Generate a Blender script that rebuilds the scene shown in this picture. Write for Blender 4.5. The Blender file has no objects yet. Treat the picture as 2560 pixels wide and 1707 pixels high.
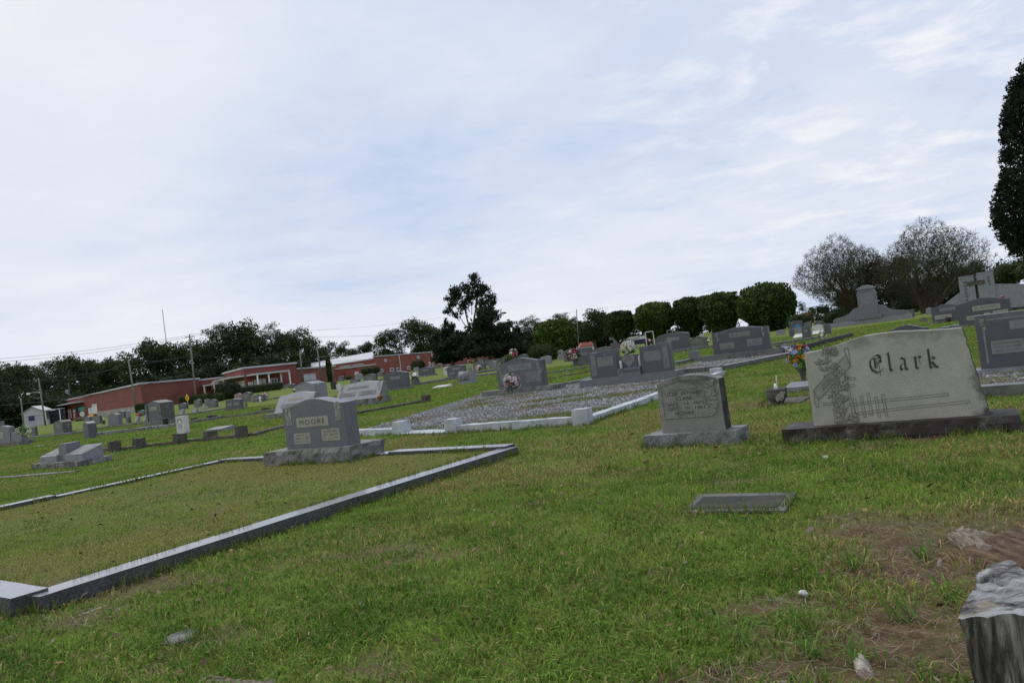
import bpy, bmesh, math, random
import numpy as np
from mathutils import Vector, Matrix, noise

random.seed(7)
RNG = np.random.default_rng(11)
SC = bpy.context.scene
COL = SC.collection

# ------------------------------------------------------------------ camera
FOC = 1961.0            # focal length in pixels of a 2560 px wide frame
CX, CY = 1280.0, 853.5
EYE = 1.2
ROLL = math.radians(7.5)
PITCH = math.radians(1.16)
RC = Matrix.Rotation(math.radians(90) + PITCH, 3, 'X') @ Matrix.Rotation(-ROLL, 3, 'Z')
RCI = RC.inverted()
cam_d = bpy.data.cameras.new("camera")
cam = bpy.data.objects.new("camera", cam_d)
COL.objects.link(cam)
cam_d.sensor_fit = 'HORIZONTAL'
cam_d.sensor_width = 36.0
cam_d.lens = FOC / 2560.0 * 36.0
cam_d.clip_start = 0.05
cam_d.clip_end = 6000.0
cam.matrix_world = Matrix.Translation((0, 0, EYE)) @ RC.to_4x4()
SC.camera = cam


def ray(px, py):
    return RC @ Vector(((px - CX) / FOC, -(py - CY) / FOC, -1.0))


def sstep(a, b, v):
    u = min(1.0, max(0.0, (v - a) / (b - a)))
    return u * u * (3 - 2 * u)


PLOT_IN, PLOT_Z = [], 0.075     # the turf inside the granite kerb lies almost level with the kerb


def point_in(x, y, poly):
    r = False; n = len(poly)
    for i in range(n):
        x0, y0 = poly[i]; x1, y1 = poly[(i + 1) % n]
        if (y0 > y) != (y1 > y) and x < (x1 - x0) * (y - y0) / (y1 - y0) + x0: r = not r
    return r


def TZ(x, y):
    """the lawn is level near by and climbs gently towards the school"""
    if y < 62:
        return PLOT_Z if PLOT_IN and point_in(x, y, PLOT_IN) else 0.0
    q = x / y
    return 1.05 * sstep(62, 125, y) * sstep(-.56, -.36, q) * (1 - sstep(-.06, .08, q))


def G(px, py, z=0.0):
    d = ray(px, py)
    h = z
    for _ in range(30):
        t = (h - EYE) / min(d.z, -1e-4)
        t = min(t, 300.0 / d.y)
        h = z + TZ(d.x * t, d.y * t) * 0.5 + (h - z) * 0.5
    return Vector((d.x * t, d.y * t, h))


def at(px, py, D):
    d = ray(px, py)
    t = D / d.y
    return Vector((d.x * t, D, EYE + d.z * t))


def hor(px):
    lo, hi = 0.0, 1707.0
    for _ in range(40):
        m = (lo + hi) / 2
        if ray(px, m).z > 0: lo = m
        else: hi = m
    return (lo + hi) / 2


def W(px, D):
    p = at(px, hor(px), D)
    return Vector((p.x, p.y, TZ(p.x, p.y)))


def proj(p):
    q = RCI @ (Vector(p) - Vector((0, 0, EYE)))
    return (CX + FOC * q.x / -q.z, CY - FOC * q.y / -q.z)


HK = .115
P1 = G(51, 1503, HK); P2 = G(1306, 1109, HK); P3 = G(561, 1146, HK)
for p in (P1, P2, P3): p.z = 0
P4 = P1 + (P3 - P2)
PLOT = [P1, P2, P3, P4]
PCEN = (P1 + P2 + P3 + P4) / 4
def inw(p, k=.11): return p + (PCEN - p).normalized() * k * 1.41
PLOT_IN = [tuple(inw(p, .13)[:2]) for p in PLOT]

YAW = math.radians(-32)      # rows of graves: direction of the long faces


def solve(xl, xr, yb, t, yaw=YAW, total=True):
    """ground point of the front bottom centre, and face width, of a block seen between two columns"""
    r = Vector((math.cos(yaw), math.sin(yaw), 0)); b = Vector((-math.sin(yaw), math.cos(yaw), 0))
    w = 1.0; pc = (xl + xr) / 2
    for _ in range(14):
        c = G(pc, yb)
        P = [c - r * w / 2, c + r * w / 2]
        if total: P += [p + b * t for p in P]
        xs = [proj(p)[0] for p in P]
        e = max(xs) - min(xs)
        w = max(0.12, w + ((xr - xl) - e) * c.y / FOC * 0.9)
        pc += (xl + xr) / 2 - (max(xs) + min(xs)) / 2
    return c, w, c.y, r, b


# ------------------------------------------------------------------ object helpers
def tag(o, label, cat=None, group=None, kind=None):
    if label: o['label'] = label
    if cat: o['category'] = cat
    if group: o['group'] = group
    if kind: o['kind'] = kind
    return o


def thing(name, label, cat, loc=(0, 0, 0), rz=0.0, group=None):
    o = bpy.data.objects.new(name, None)
    COL.objects.link(o)
    o.location = loc
    o.rotation_euler = (0, 0, rz)
    o.empty_display_size = 0.2
    return tag(o, label, cat, group)


def obj(name, me, mat=None, parent=None, loc=None, rot=None):
    if isinstance(me, bmesh.types.BMesh):
        m = bpy.data.meshes.new(name)
        me.to_mesh(m); me.free(); me = m
    o = bpy.data.objects.new(name, me)
    COL.objects.link(o)
    if mat is not None and not me.materials: me.materials.append(mat)
    if parent is not None: o.parent = parent
    if loc is not None: o.location = loc
    if rot is not None: o.rotation_euler = rot
    return o


def dup(o, parent=None):
    c = o.copy(); COL.objects.link(c)
    if parent is not None: c.parent = parent
    for ch in o.children: dup(ch, c)
    return c


def mesh_np(name, V, F, colors=None, smooth=False):
    """V (n,3); F (m,k) all faces with k corners"""
    V = np.asarray(V, dtype=np.float32); F = np.asarray(F, dtype=np.int32)
    me = bpy.data.meshes.new(name)
    n, (m, k) = len(V), F.shape
    me.vertices.add(n); me.vertices.foreach_set('co', V.ravel())
    me.loops.add(m * k); me.loops.foreach_set('vertex_index', F.ravel())
    me.polygons.add(m); me.polygons.foreach_set('loop_start', np.arange(m, dtype=np.int32) * k)
    me.polygons.foreach_set('use_smooth', np.full(m, smooth))
    if colors is not None:
        a = me.attributes.new('col', 'FLOAT_COLOR', 'POINT')
        c = np.ones((n, 4), dtype=np.float32); c[:, :3] = colors
        a.data.foreach_set('color', c.ravel())
    me.update(calc_edges=True)
    return me


def box_into(bm, c, s, rz=0.0, bevel=0.0):
    M = Matrix.Translation(c) @ Matrix.Rotation(rz, 4, 'Z') @ Matrix.Diagonal((s[0], s[1], s[2], 1))
    r = bmesh.ops.create_cube(bm, size=1.0, matrix=M)
    if bevel > 0:
        es = list({e for v in r['verts'] for e in v.link_edges})
        bmesh.ops.bevel(bm, geom=es, offset=bevel, segments=2, affect='EDGES', profile=0.6)
    return bm


def box(c, s, rz=0.0, bevel=0.0):
    return box_into(bmesh.new(), c, s, rz, bevel)


def tube_into(bm, pts, radii, n=8, cap=True):
    rings = []
    for i, p in enumerate(pts):
        p = Vector(p)
        a = Vector(pts[max(i - 1, 0)]); b = Vector(pts[min(i + 1, len(pts) - 1)])
        d = (b - a).normalized()
        u = d.orthogonal().normalized() if abs(d.z) > 0.95 else d.cross(Vector((0, 0, 1))).normalized()
        v = d.cross(u)
        r = radii[i] if hasattr(radii, '__len__') else radii
        rings.append([bm.verts.new(p + (u * math.cos(2 * math.pi * k / n) + v * math.sin(2 * math.pi * k / n)) * r) for k in range(n)])
    for i in range(len(rings) - 1):
        for k in range(n):
            f = bm.faces.new((rings[i][k], rings[i][(k + 1) % n], rings[i + 1][(k + 1) % n], rings[i + 1][k])); f.smooth = True
    if cap and n > 2:
        bm.faces.new(rings[0][::-1]); bm.faces.new(rings[-1])
    return bm


def tube(pts, radii, n=8):
    bm = tube_into(bmesh.new(), pts, radii, n)
    bmesh.ops.recalc_face_normals(bm, faces=bm.faces)
    return bm


def lathe(prof, n=20):
    """prof: list of (r, z)"""
    bm = bmesh.new(); rings = []
    for r, z in prof:
        rings.append([bm.verts.new((r * math.cos(2 * math.pi * k / n), r * math.sin(2 * math.pi * k / n), z)) for k in range(n)])
    for i in range(len(rings) - 1):
        for k in range(n):
            f = bm.faces.new((rings[i][k], rings[i][(k + 1) % n], rings[i + 1][(k + 1) % n], rings[i + 1][k])); f.smooth = True
    bm.faces.new(rings[0][::-1]); bm.faces.new(rings[-1])
    bmesh.ops.recalc_face_normals(bm, faces=bm.faces)
    return bm


def prism(outline, y0, y1, bevel=0.0, slant=0.0):
    """outline (x,z) counter-clockwise seen from -y; extruded from y0 (front) to y1"""
    bm = bmesh.new()
    zmax = max(z for _, z in outline); zmin = min(z for _, z in outline)
    f = [bm.verts.new((x, y0 + slant * (z - zmin) / (zmax - zmin), z)) for x, z in outline]
    b = [bm.verts.new((x, y1, z)) for x, z in outline]
    bm.faces.new(f); bm.faces.new(b[::-1])
    n = len(outline)
    for i in range(n):
        bm.faces.new((f[(i + 1) % n], f[i], b[i], b[(i + 1) % n]))
    bmesh.ops.recalc_face_normals(bm, faces=bm.faces)
    if bevel > 0:
        es = [e for e in bm.edges if len(e.link_faces) == 2 and e.calc_face_angle() > 0.6]
        bmesh.ops.bevel(bm, geom=es, offset=bevel, segments=2, affect='EDGES', profile=0.6)
    return bm


def outline(w, h, kind='serp', drop=0.14, inset=0.0, n=18):
    pts = [(-w / 2, 0), (w / 2, 0)]
    wt = w / 2 - inset
    top = []
    for i in range(n + 1):
        u = 1 - 2 * i / n
        a = abs(u)
        if kind == 'flat': z = h
        elif kind == 'serp': z = h * (1 - drop * (0.5 - 0.5 * math.cos(math.pi * a)))
        elif kind == 'arch': z = h * (1 - drop * a * a)
        elif kind == 'round': z = h * (1 - drop * (1 - math.sqrt(max(0, 1 - a * a * 0.98))))
        elif kind == 'gable': z = h * (1 - drop * a)
        elif kind == 'shoulder': z = h * (1 - drop) if a > 0.72 else h * (1 - drop * 0.35 * (a / 0.72) ** 2)
        elif kind == 'rise': z = h * (1 - drop * (0.5 - 0.5 * u))
        else: z = h
        top.append((wt * u, z))
    if kind == 'flat': top = [top[0], top[-1]]
    return pts + top


def rough_box(w, d, h, amp=0.03, cell=0.06, seed=0, top_rough=0.15, z0=0.0):
    """rock faced block: sides broken by noise, top nearly flat"""
    nx, ny, nz = (max(2, min(40, int(s / cell))) for s in (w, d, h))
    bm = bmesh.new()
    vs = {}
    def v(i, j, k):
        if (i, j, k) not in vs:
            x, y, z = -w / 2 + w * i / nx, -d / 2 + d * j / ny, h * k / nz
            nrm = Vector(((i == nx) - (i == 0), (j == ny) - (j == 0), 0))
            p = Vector((x, y, z))
            q = p * 5.5 + Vector((seed * 7.3, seed * 3.1, 0))
            a = noise.fractal(q, 0.7, 2.1, 4) * amp + noise.cell(q * 0.9) * amp * 0.5
            edge = 0.35 if k == nz else 1.0
            if nrm.length: p += nrm.normalized() * a * edge
            if k == nz: p.z += noise.noise(q) * amp * top_rough
            p.z += z0
            vs[(i, j, k)] = bm.verts.new(p)
        return vs[(i, j, k)]
    for i in range(nx):
        for j in range(ny):
            bm.faces.new((v(i, j, nz), v(i + 1, j, nz), v(i + 1, j + 1, nz), v(i, j + 1, nz)))
            bm.faces.new((v(i, j, 0), v(i, j + 1, 0), v(i + 1, j + 1, 0), v(i + 1, j, 0)))
    for i in range(nx):
        for k in range(nz):
            bm.faces.new((v(i, 0, k), v(i + 1, 0, k), v(i + 1, 0, k + 1), v(i, 0, k + 1)))
            bm.faces.new((v(i, ny, k), v(i, ny, k + 1), v(i + 1, ny, k + 1), v(i + 1, ny, k)))
    for j in range(ny):
        for k in range(nz):
            bm.faces.new((v(0, j, k), v(0, j, k + 1), v(0, j + 1, k + 1), v(0, j + 1, k)))
            bm.faces.new((v(nx, j, k), v(nx, j + 1, k), v(nx, j + 1, k + 1), v(nx, j, k + 1)))
    bmesh.ops.recalc_face_normals(bm, faces=bm.faces)
    return bm


_TXT = {}
def text_mesh(s, width=None, height=None, bold=0.0, space=1.0):
    """flat upright lettering facing -y, centred on the origin, fitted to width x height"""
    cu = bpy.data.curves.new("lettering", 'FONT')
    cu.body = s; cu.align_x = 'CENTER'; cu.size = 1.0; cu.offset = bold; cu.space_character = space
    cu.resolution_u = 3
    o = bpy.data.objects.new("tmp", cu)
    COL.objects.link(o)
    dg = bpy.context.evaluated_depsgraph_get()
    me = bpy.data.meshes.new_from_object(o.evaluated_get(dg))
    bpy.data.objects.remove(o); bpy.data.curves.remove(cu)
    n = len(me.vertices)
    co = np.zeros(n * 3, dtype=np.float32); me.vertices.foreach_get('co', co); co = co.reshape(-1, 3)
    mn, mx = co.min(0), co.max(0)
    c = (mn + mx) / 2; size = mx - mn
    sx = width / size[0] if width else (height / size[1])
    sy = height / size[1] if height else sx
    out = np.zeros_like(co)
    out[:, 0] = (co[:, 0] - c[0]) * sx; out[:, 2] = (co[:, 1] - c[1]) * sy
    me.vertices.foreach_set('co', out.ravel()); me.materials.clear(); me.update()
    return me


# ------------------------------------------------------------------ materials
def new_mat(name):
    m = bpy.data.materials.new(name); m.use_nodes = True
    nt = m.node_tree; nt.nodes.clear()
    out = nt.nodes.new('ShaderNodeOutputMaterial'); b = nt.nodes.new('ShaderNodeBsdfPrincipled')
    nt.links.new(b.outputs[0], out.inputs[0])
    return m, nt, b


def nd(nt, typ, **kw):
    n = nt.nodes.new(typ)
    for k, v in kw.items():
        if k.startswith('i_'):
            key = k[2:]
            n.inputs[int(key) if key.isdigit() else key].default_value = v
        else: setattr(n, k, v)
    return n


def ramp(nt, src, stops):
    r = nt.nodes.new('ShaderNodeValToRGB')
    while len(r.color_ramp.elements) < len(stops): r.color_ramp.elements.new(0.5)
    for e, (p, c) in zip(r.color_ramp.elements, stops):
        e.position = p; e.color = (*c, 1) if len(c) == 3 else c
    nt.links.new(src, r.inputs[0])
    return r


def g3(v): return (v, v, v)


def mixc(nt, fac, a, b, mode='MIX'):
    m = nt.nodes.new('ShaderNodeMix'); m.data_type = 'RGBA'; m.blend_type = mode
    for sock, x in ((m.inputs[0], fac), (m.inputs[6], a), (m.inputs[7], b)):
        if isinstance(x, bpy.types.NodeSocket): nt.links.new(x, sock)
        elif isinstance(x, (int, float)): sock.default_value = x
        else: sock.default_value = (*x, 1)
    return m.outputs[2]


def mth(nt, op, a, b=None, clamp=False):
    m = nt.nodes.new('ShaderNodeMath'); m.operation = op; m.use_clamp = clamp
    for s, x in ((m.inputs[0], a), (m.inputs[1], b)):
        if x is None: continue
        if isinstance(x, bpy.types.NodeSocket): nt.links.new(x, s)
        else: s.default_value = x
    return m.outputs[0]


def noise_n(nt, vec, scale, detail=4, rough=0.55, dist=0.0):
    n = nd(nt, 'ShaderNodeTexNoise'); n.inputs['Scale'].default_value = scale
    n.inputs['Detail'].default_value = detail; n.inputs['Roughness'].default_value = rough
    n.inputs['Distortion'].default_value = dist
    if vec is not None: nt.links.new(vec, n.inputs['Vector'])
    return n.outputs[0]


def granite(name, c, speck=0.25, stain=0.0, stain_c=(0.03, 0.028, 0.024), rough=0.45, bump=0.15, mottle=0.3, top=0.0, right=0.0, streak=False, fine=170, lichen=0.0):
    m, nt, b = new_mat(name)
    tc = nd(nt, 'ShaderNodeTexCoord'); ob = tc.outputs['Object']; ge = tc.outputs['Generated']
    oi = nd(nt, 'ShaderNodeObjectInfo')
    sh = nd(nt, 'ShaderNodeVectorMath', operation='SCALE'); sh.inputs[0].default_value = (13.1, 7.7, 5.3); nt.links.new(oi.outputs['Random'], sh.inputs['Scale'])
    ad = nd(nt, 'ShaderNodeVectorMath', operation='ADD'); nt.links.new(ob, ad.inputs[0]); nt.links.new(sh.outputs[0], ad.inputs[1])
    ob = ad.outputs[0]
    f = noise_n(nt, ob, fine, 2, 0.7)
    lo = tuple(x * (1 - speck * 1.6) for x in c); hi = tuple(min(1, x * (1 + speck * 1.3)) for x in c)
    col = ramp(nt, f, [(0.32, lo), (0.5, c), (0.68, hi)]).outputs[0]
    mo = ramp(nt, noise_n(nt, ob, 5.0, 5, 0.6), [(0.3, g3(1 - mottle)), (0.7, g3(1 + 0.0))]).outputs[0]
    col = mixc(nt, 1.0, col, mo, 'MULTIPLY')
    if lichen > 0:
        lf = ramp(nt, noise_n(nt, ob, 9, 6, 0.65), [(0.56, g3(0)), (0.66, g3(1))]).outputs[0]
        col = mixc(nt, mth(nt, 'MULTIPLY', lf, lichen), col, (0.42, 0.42, 0.36))
    if stain > 0 or top > 0 or right > 0:
        mp = nd(nt, 'ShaderNodeMapping'); mp.inputs['Scale'].default_value = (6, 6, 1.3) if streak else (4, 4, 4)
        nt.links.new(ob, mp.inputs['Vector'])
        sn = noise_n(nt, mp.outputs[0], 1.0, 7, 0.68)
        sx = nd(nt, 'ShaderNodeSeparateXYZ'); nt.links.new(ge, sx.inputs[0])
        tot = None
        def acc(v):
            nonlocal tot
            tot = v if tot is None else mth(nt, 'MAXIMUM', tot, v)
        if stain > 0:
            acc(mth(nt, 'MULTIPLY', ramp(nt, sn, [(0.62 - 0.3 * stain, g3(0)), (0.72 - 0.25 * stain, g3(1))]).outputs[0], min(1, 0.4 + stain * 0.6)))
        if top > 0:
            tz = mth(nt, 'ADD', sx.outputs['Z'], mth(nt, 'MULTIPLY', mth(nt, 'SUBTRACT', sn, 0.5), 0.8))
            acc(mth(nt, 'MULTIPLY', ramp(nt, tz, [(0.86, g3(0)), (1.02, g3(1))]).outputs[0], top))
        if right > 0:
            tx = mth(nt, 'ADD', sx.outputs['X'], mth(nt, 'MULTIPLY', mth(nt, 'SUBTRACT', sn, 0.5), 0.45))
            acc(mth(nt, 'MULTIPLY', ramp(nt, tx, [(0.90, g3(0)), (1.0, g3(1))]).outputs[0], right))
        col = mixc(nt, tot, col, stain_c)
    nt.links.new(col, b.inputs['Base Color'])
    b.inputs['Roughness'].default_value = rough
    bp = nd(nt, 'ShaderNodeBump'); bp.inputs['Strength'].default_value = bump; bp.inputs['Distance'].default_value = 0.01
    nt.links.new(mth(nt, 'ADD', f, mth(nt, 'MULTIPLY', noise_n(nt, ob, 25, 4), 1.0)), bp.inputs['Height'])
    nt.links.new(bp.outputs[0], b.inputs['Normal'])
    return m


def plain(name, c, rough=0.7, var=0.15, scale=3.0, metal=0.0, spec=0.5):
    m, nt, b = new_mat(name)
    tc = nd(nt, 'ShaderNodeTexCoord')
    f = noise_n(nt, tc.outputs['Object'], scale, 5, 0.6)
    col = ramp(nt, f, [(0.3, tuple(x * (1 - var) for x in c)), (0.7, tuple(min(1, x * (1 + var)) for x in c))]).outputs[0]
    nt.links.new(col, b.inputs['Base Color'])
    b.inputs['Roughness'].default_value = rough; b.inputs['Metallic'].default_value = metal
    b.inputs['Specular IOR Level'].default_value = spec
    return m


def vcol(name, rough=0.75, spec=0.25, trans=0.0):
    m, nt, b = new_mat(name)
    a = nd(nt, 'ShaderNodeAttribute', attribute_name='col')
    nt.links.new(a.outputs['Color'], b.inputs['Base Color'])
    b.inputs['Roughness'].default_value = rough
    b.inputs['Specular IOR Level'].default_value = spec
    if trans > 0:
        t = nd(nt, 'ShaderNodeBsdfTranslucent'); nt.links.new(a.outputs['Color'], t.inputs[0])
        mx = nd(nt, 'ShaderNodeMixShader'); mx.inputs[0].default_value = trans
        out = next(n for n in nt.nodes if n.type == 'OUTPUT_MATERIAL')
        nt.links.new(b.outputs[0], mx.inputs[1]); nt.links.new(t.outputs[0], mx.inputs[2]); nt.links.new(mx.outputs[0], out.inputs[0])
    return m


M = {}
M['moore'] = granite('moore_granite', (0.145, 0.15, 0.163), 0.28, rough=0.32, bump=0.05, mottle=0.15, fine=120, lichen=0.0)
M['dark'] = granite('blue_grey_granite', (0.092, 0.097, 0.112), 0.2, rough=0.3, bump=0.05, mottle=0.2, top=0.15, stain_c=(0.3, 0.3, 0.3))
M['mid'] = granite('grey_granite', (0.14, 0.142, 0.147), 0.25, stain=0.12, rough=0.45, mottle=0.3, top=0.35, right=0.5)
M['grey2'] = granite('plain_grey_granite', (0.165, 0.172, 0.19), 0.2, stain=0.05, rough=0.4, mottle=0.25, top=0.15)
M['weather'] = granite('weathered_granite', (0.19, 0.183, 0.16), 0.3, stain=0.3, rough=0.7, mottle=0.4, top=0.6, right=0.5, lichen=0.3)
M['pale'] = granite('sky_sheen_granite', (0.33, 0.335, 0.355), 0.2, stain=0.08, rough=0.35, mottle=0.25)  # sky reflected by sloping faces is put into this lighter colour
M['chip'] = plain('bleached_wood', (0.36, 0.32, 0.27), 0.9, 0.35, 30)
M['light'] = granite('light_granite', (0.245, 0.253, 0.275), 0.2, stain=0.12, rough=0.5, mottle=0.25, top=0.3)
M['white'] = granite('white_marble', (0.62, 0.61, 0.59), 0.06, stain=0.18, stain_c=(0.2, 0.2, 0.19), rough=0.6, mottle=0.25, top=0.2)
M['warm'] = granite('warm_grey_granite', (0.40, 0.385, 0.335), 0.18, rough=0.65, bump=0.25, mottle=0.2, top=0.45, right=0.95, stain_c=(0.055, 0.052, 0.045), fine=110)
M['lizzie'] = granite('sandy_grey_granite', (0.265, 0.258, 0.235), 0.25, stain=0.12, rough=0.65, bump=0.25, mottle=0.38, top=0.6, fine=130)
M['pink'] = granite('pink_granite', (0.34, 0.20, 0.17), 0.25, rough=0.4)
M['panel'] = granite('sanded_panel', (0.37, 0.35, 0.29), 0.15, rough=0.8, bump=0.1, mottle=0.2)
M['panelg'] = granite('grey_sanded_panel', (0.235, 0.233, 0.225), 0.15, rough=0.8, bump=0.1, mottle=0.25)
M['base'] = granite('rock_faced_granite', (0.235, 0.228, 0.21), 0.3, stain=0.2, rough=0.75, bump=0.5, mottle=0.45, fine=60)
M['basedark'] = granite('black_stained_granite', (0.17, 0.16, 0.15), 0.35, stain=0.97, stain_c=(0.027, 0.020, 0.017), rough=0.7, bump=0.5, mottle=0.5, fine=60)
M['basemix'] = granite('streaked_granite_base', (0.26, 0.258, 0.25), 0.3, stain=0.5, stain_c=(0.03, 0.028, 0.026), rough=0.7, bump=0.4, mottle=0.4, fine=60)
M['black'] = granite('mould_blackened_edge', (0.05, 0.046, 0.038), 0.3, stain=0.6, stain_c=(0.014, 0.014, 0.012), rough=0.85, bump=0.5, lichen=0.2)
M['kerbtop'] = granite('kerb_top_sheen', (0.30, 0.305, 0.32), 0.2, stain=0.16, stain_c=(0.12, 0.12, 0.12), rough=0.22, bump=0.03, mottle=0.2)  # sky sheen on the polished top faces put into the paler colour
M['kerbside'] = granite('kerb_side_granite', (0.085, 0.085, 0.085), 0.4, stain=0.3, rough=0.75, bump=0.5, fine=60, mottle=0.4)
M['whitekerb'] = granite('whitewashed_concrete', (0.52, 0.55, 0.58), 0.08, stain=0.2, stain_c=(0.16, 0.16, 0.15), rough=0.7, bump=0.3, mottle=0.35)
M['oldkerb'] = granite('mossy_brown_concrete', (0.13, 0.11, 0.09), 0.3, stain=0.45, stain_c=(0.035, 0.03, 0.022), rough=0.9, bump=0.6, mottle=0.5, lichen=0.25)
M['greykerb'] = granite('grey_concrete_kerb', (0.20, 0.195, 0.185), 0.25, stain=0.4, rough=0.85, bump=0.4, mottle=0.4)
M['carve_shade'] = plain('groove_shade', (0.17, 0.16, 0.135), 0.9)  # flat dark lines: shade of cut grooves put into the colour
M['ink'] = plain('cut_lettering', (0.055, 0.05, 0.042), 0.9)
M['ink2'] = plain('weathered_lettering', (0.13, 0.125, 0.11), 0.9)
M['leafrel'] = granite('carved_relief', (0.33, 0.32, 0.28), 0.2, rough=0.85, mottle=0.4)
M['vcol'] = vcol('petals')
M['leaf'] = vcol('foliage', 0.7, 0.2, 0.25)
M['grass'] = vcol('grass_blades', 0.75, 0.12, 0.30)
M['bark'] = plain('bark', (0.10, 0.085, 0.07), 0.95, 0.4, 2.0)
M['barkcm'] = plain('smooth_bark', (0.11, 0.082, 0.062), 0.85, 0.4, 2.0)
M['terra'] = plain('terracotta', (0.36, 0.13, 0.06), 0.8, 0.3, 8)
M['darkurn'] = plain('dark_metal_urn', (0.02, 0.02, 0.018), 0.5, 0.3, 8)
M['stonevase'] = granite('concrete_urn', (0.11, 0.105, 0.09), 0.4, stain=0.4, rough=0.9, bump=0.5, lichen=0.3)
M['house'] = plain('dull_white_boards', (0.42, 0.43, 0.44), 0.7, 0.15)
M['paintwhite'] = plain('white_paint', (0.72, 0.73, 0.74), 0.5, 0.08)
M['rust'] = plain('rusty_iron', (0.16, 0.085, 0.035), 0.8, 0.4, 10)
M['woodpole'] = plain('weathered_pole', (0.19, 0.17, 0.145), 0.9, 0.25, 1.5)
M['wire'] = plain('power_cable', (0.03, 0.03, 0.032), 0.6)
# ------------------------------------------------------------------ stones
FOOT = []        # footprints (x, y, half length, half depth, yaw) where no grass grows


def quad_mesh(Q):
    """list of quads [(x,z)*4] at increasing small offsets towards -y -> mesh"""
    V, F = [], []
    for i, q in enumerate(Q):
        n = len(V)
        for (x, z) in q: V.append((x, -0.00012 * (i % 24), z))
        F.append((n, n + 1, n + 2, n + 3))
    return mesh_np('marks', V, F)


def line_quads(pts, wd):
    Q = []
    for (x0, z0), (x1, z1) in zip(pts[:-1], pts[1:]):
        dx, dz = x1 - x0, z1 - z0; L = math.hypot(dx, dz) or 1e-6
        nx, nz = -dz / L * wd / 2, dx / L * wd / 2
        ex, ez = dx / L * wd * 0.35, dz / L * wd * 0.35
        Q.append([(x0 - nx - ex, z0 - nz - ez), (x1 - nx + ex, z1 - nz + ez), (x1 + nx + ex, z1 + nz + ez), (x0 + nx - ex, z0 + nz - ez)])
    return Q


def nib_quads(pts, n):
    Q = []
    for (x0, z0), (x1, z1) in zip(pts[:-1], pts[1:]):
        q = [(x0 - n[0], z0 - n[1]), (x1 - n[0], z1 - n[1]), (x1 + n[0], z1 + n[1]), (x0 + n[0], z0 + n[1])]
        a = sum(q[i][0] * q[(i + 1) % 4][1] - q[(i + 1) % 4][0] * q[i][1] for i in range(4))
        Q.append(q if a > 0 else q[::-1])
    return Q


def scribble(w, h, rows=3, seed=0):
    """lettering too worn to read: rows of broken upright strokes"""
    rr = random.Random(seed); Q = []
    rh = h / (rows + 0.6)
    for r in range(rows):
        z = h / 2 - rh * (r + 0.85); x = -w * 0.4 * rr.uniform(0.7, 1); xe = -x
        while x < xe:
            lw = rh * rr.uniform(0.35, 0.55)
            if rr.random() < 0.86:
                for k in range(rr.choice((1, 2, 2))):
                    xx = x + lw * 0.55 * k
                    Q += line_quads([(xx, z - rh * 0.3), (xx + rr.uniform(-.1, .1) * rh, z + rh * 0.3)], rh * 0.11)
                if rr.random() < 0.6:
                    zz = z + rh * rr.choice((-0.3, 0, 0.28)); Q += line_quads([(x, zz), (x + lw * 0.6, zz)], rh * 0.1)
            x += lw + rh * 0.18
    return quad_mesh(Q)


def sprig(w, h, n=9, seed=0, flower=True):
    """carved spray: a wavering stem with leaves and rosettes, as slightly domed leaf shapes"""
    rr = random.Random(seed); V, F = [], []
    def leaf(x, z, a, L, wd):
        i = len(V); ca, sa = math.cos(a), math.sin(a)
        for (u, v, d) in ((0, 0, 0), (L * .45, wd, -.001), (L, 0, 0), (L * .45, -wd, -.001), (L * .5, 0, -.006)):
            V.append((x + u * ca - v * sa, d - 0.001, z + u * sa + v * ca))
        F.extend([(i, i + 4, i + 1), (i + 1, i + 4, i + 2), (i + 2, i + 4, i + 3), (i + 3, i + 4, i)])
    for k in range(n):
        f = (k + .5) / n; z = -h / 2 + h * f; x = w * 0.18 * math.sin(f * 7)
        for s in (-1, 1):
            leaf(x, z, math.pi / 2 + s * rr.uniform(0.5, 1.3), w * rr.uniform(.35, .55), w * 0.11)
        if flower and k % 3 == 1:
            for j in range(6): leaf(x, z, j * math.pi / 3, w * 0.24, w * 0.09)
        leaf(x, z, math.pi / 2 + rr.uniform(-.2, .2), h / n * 1.1, w * 0.04)
    return mesh_np('relief', V, F)


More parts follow.
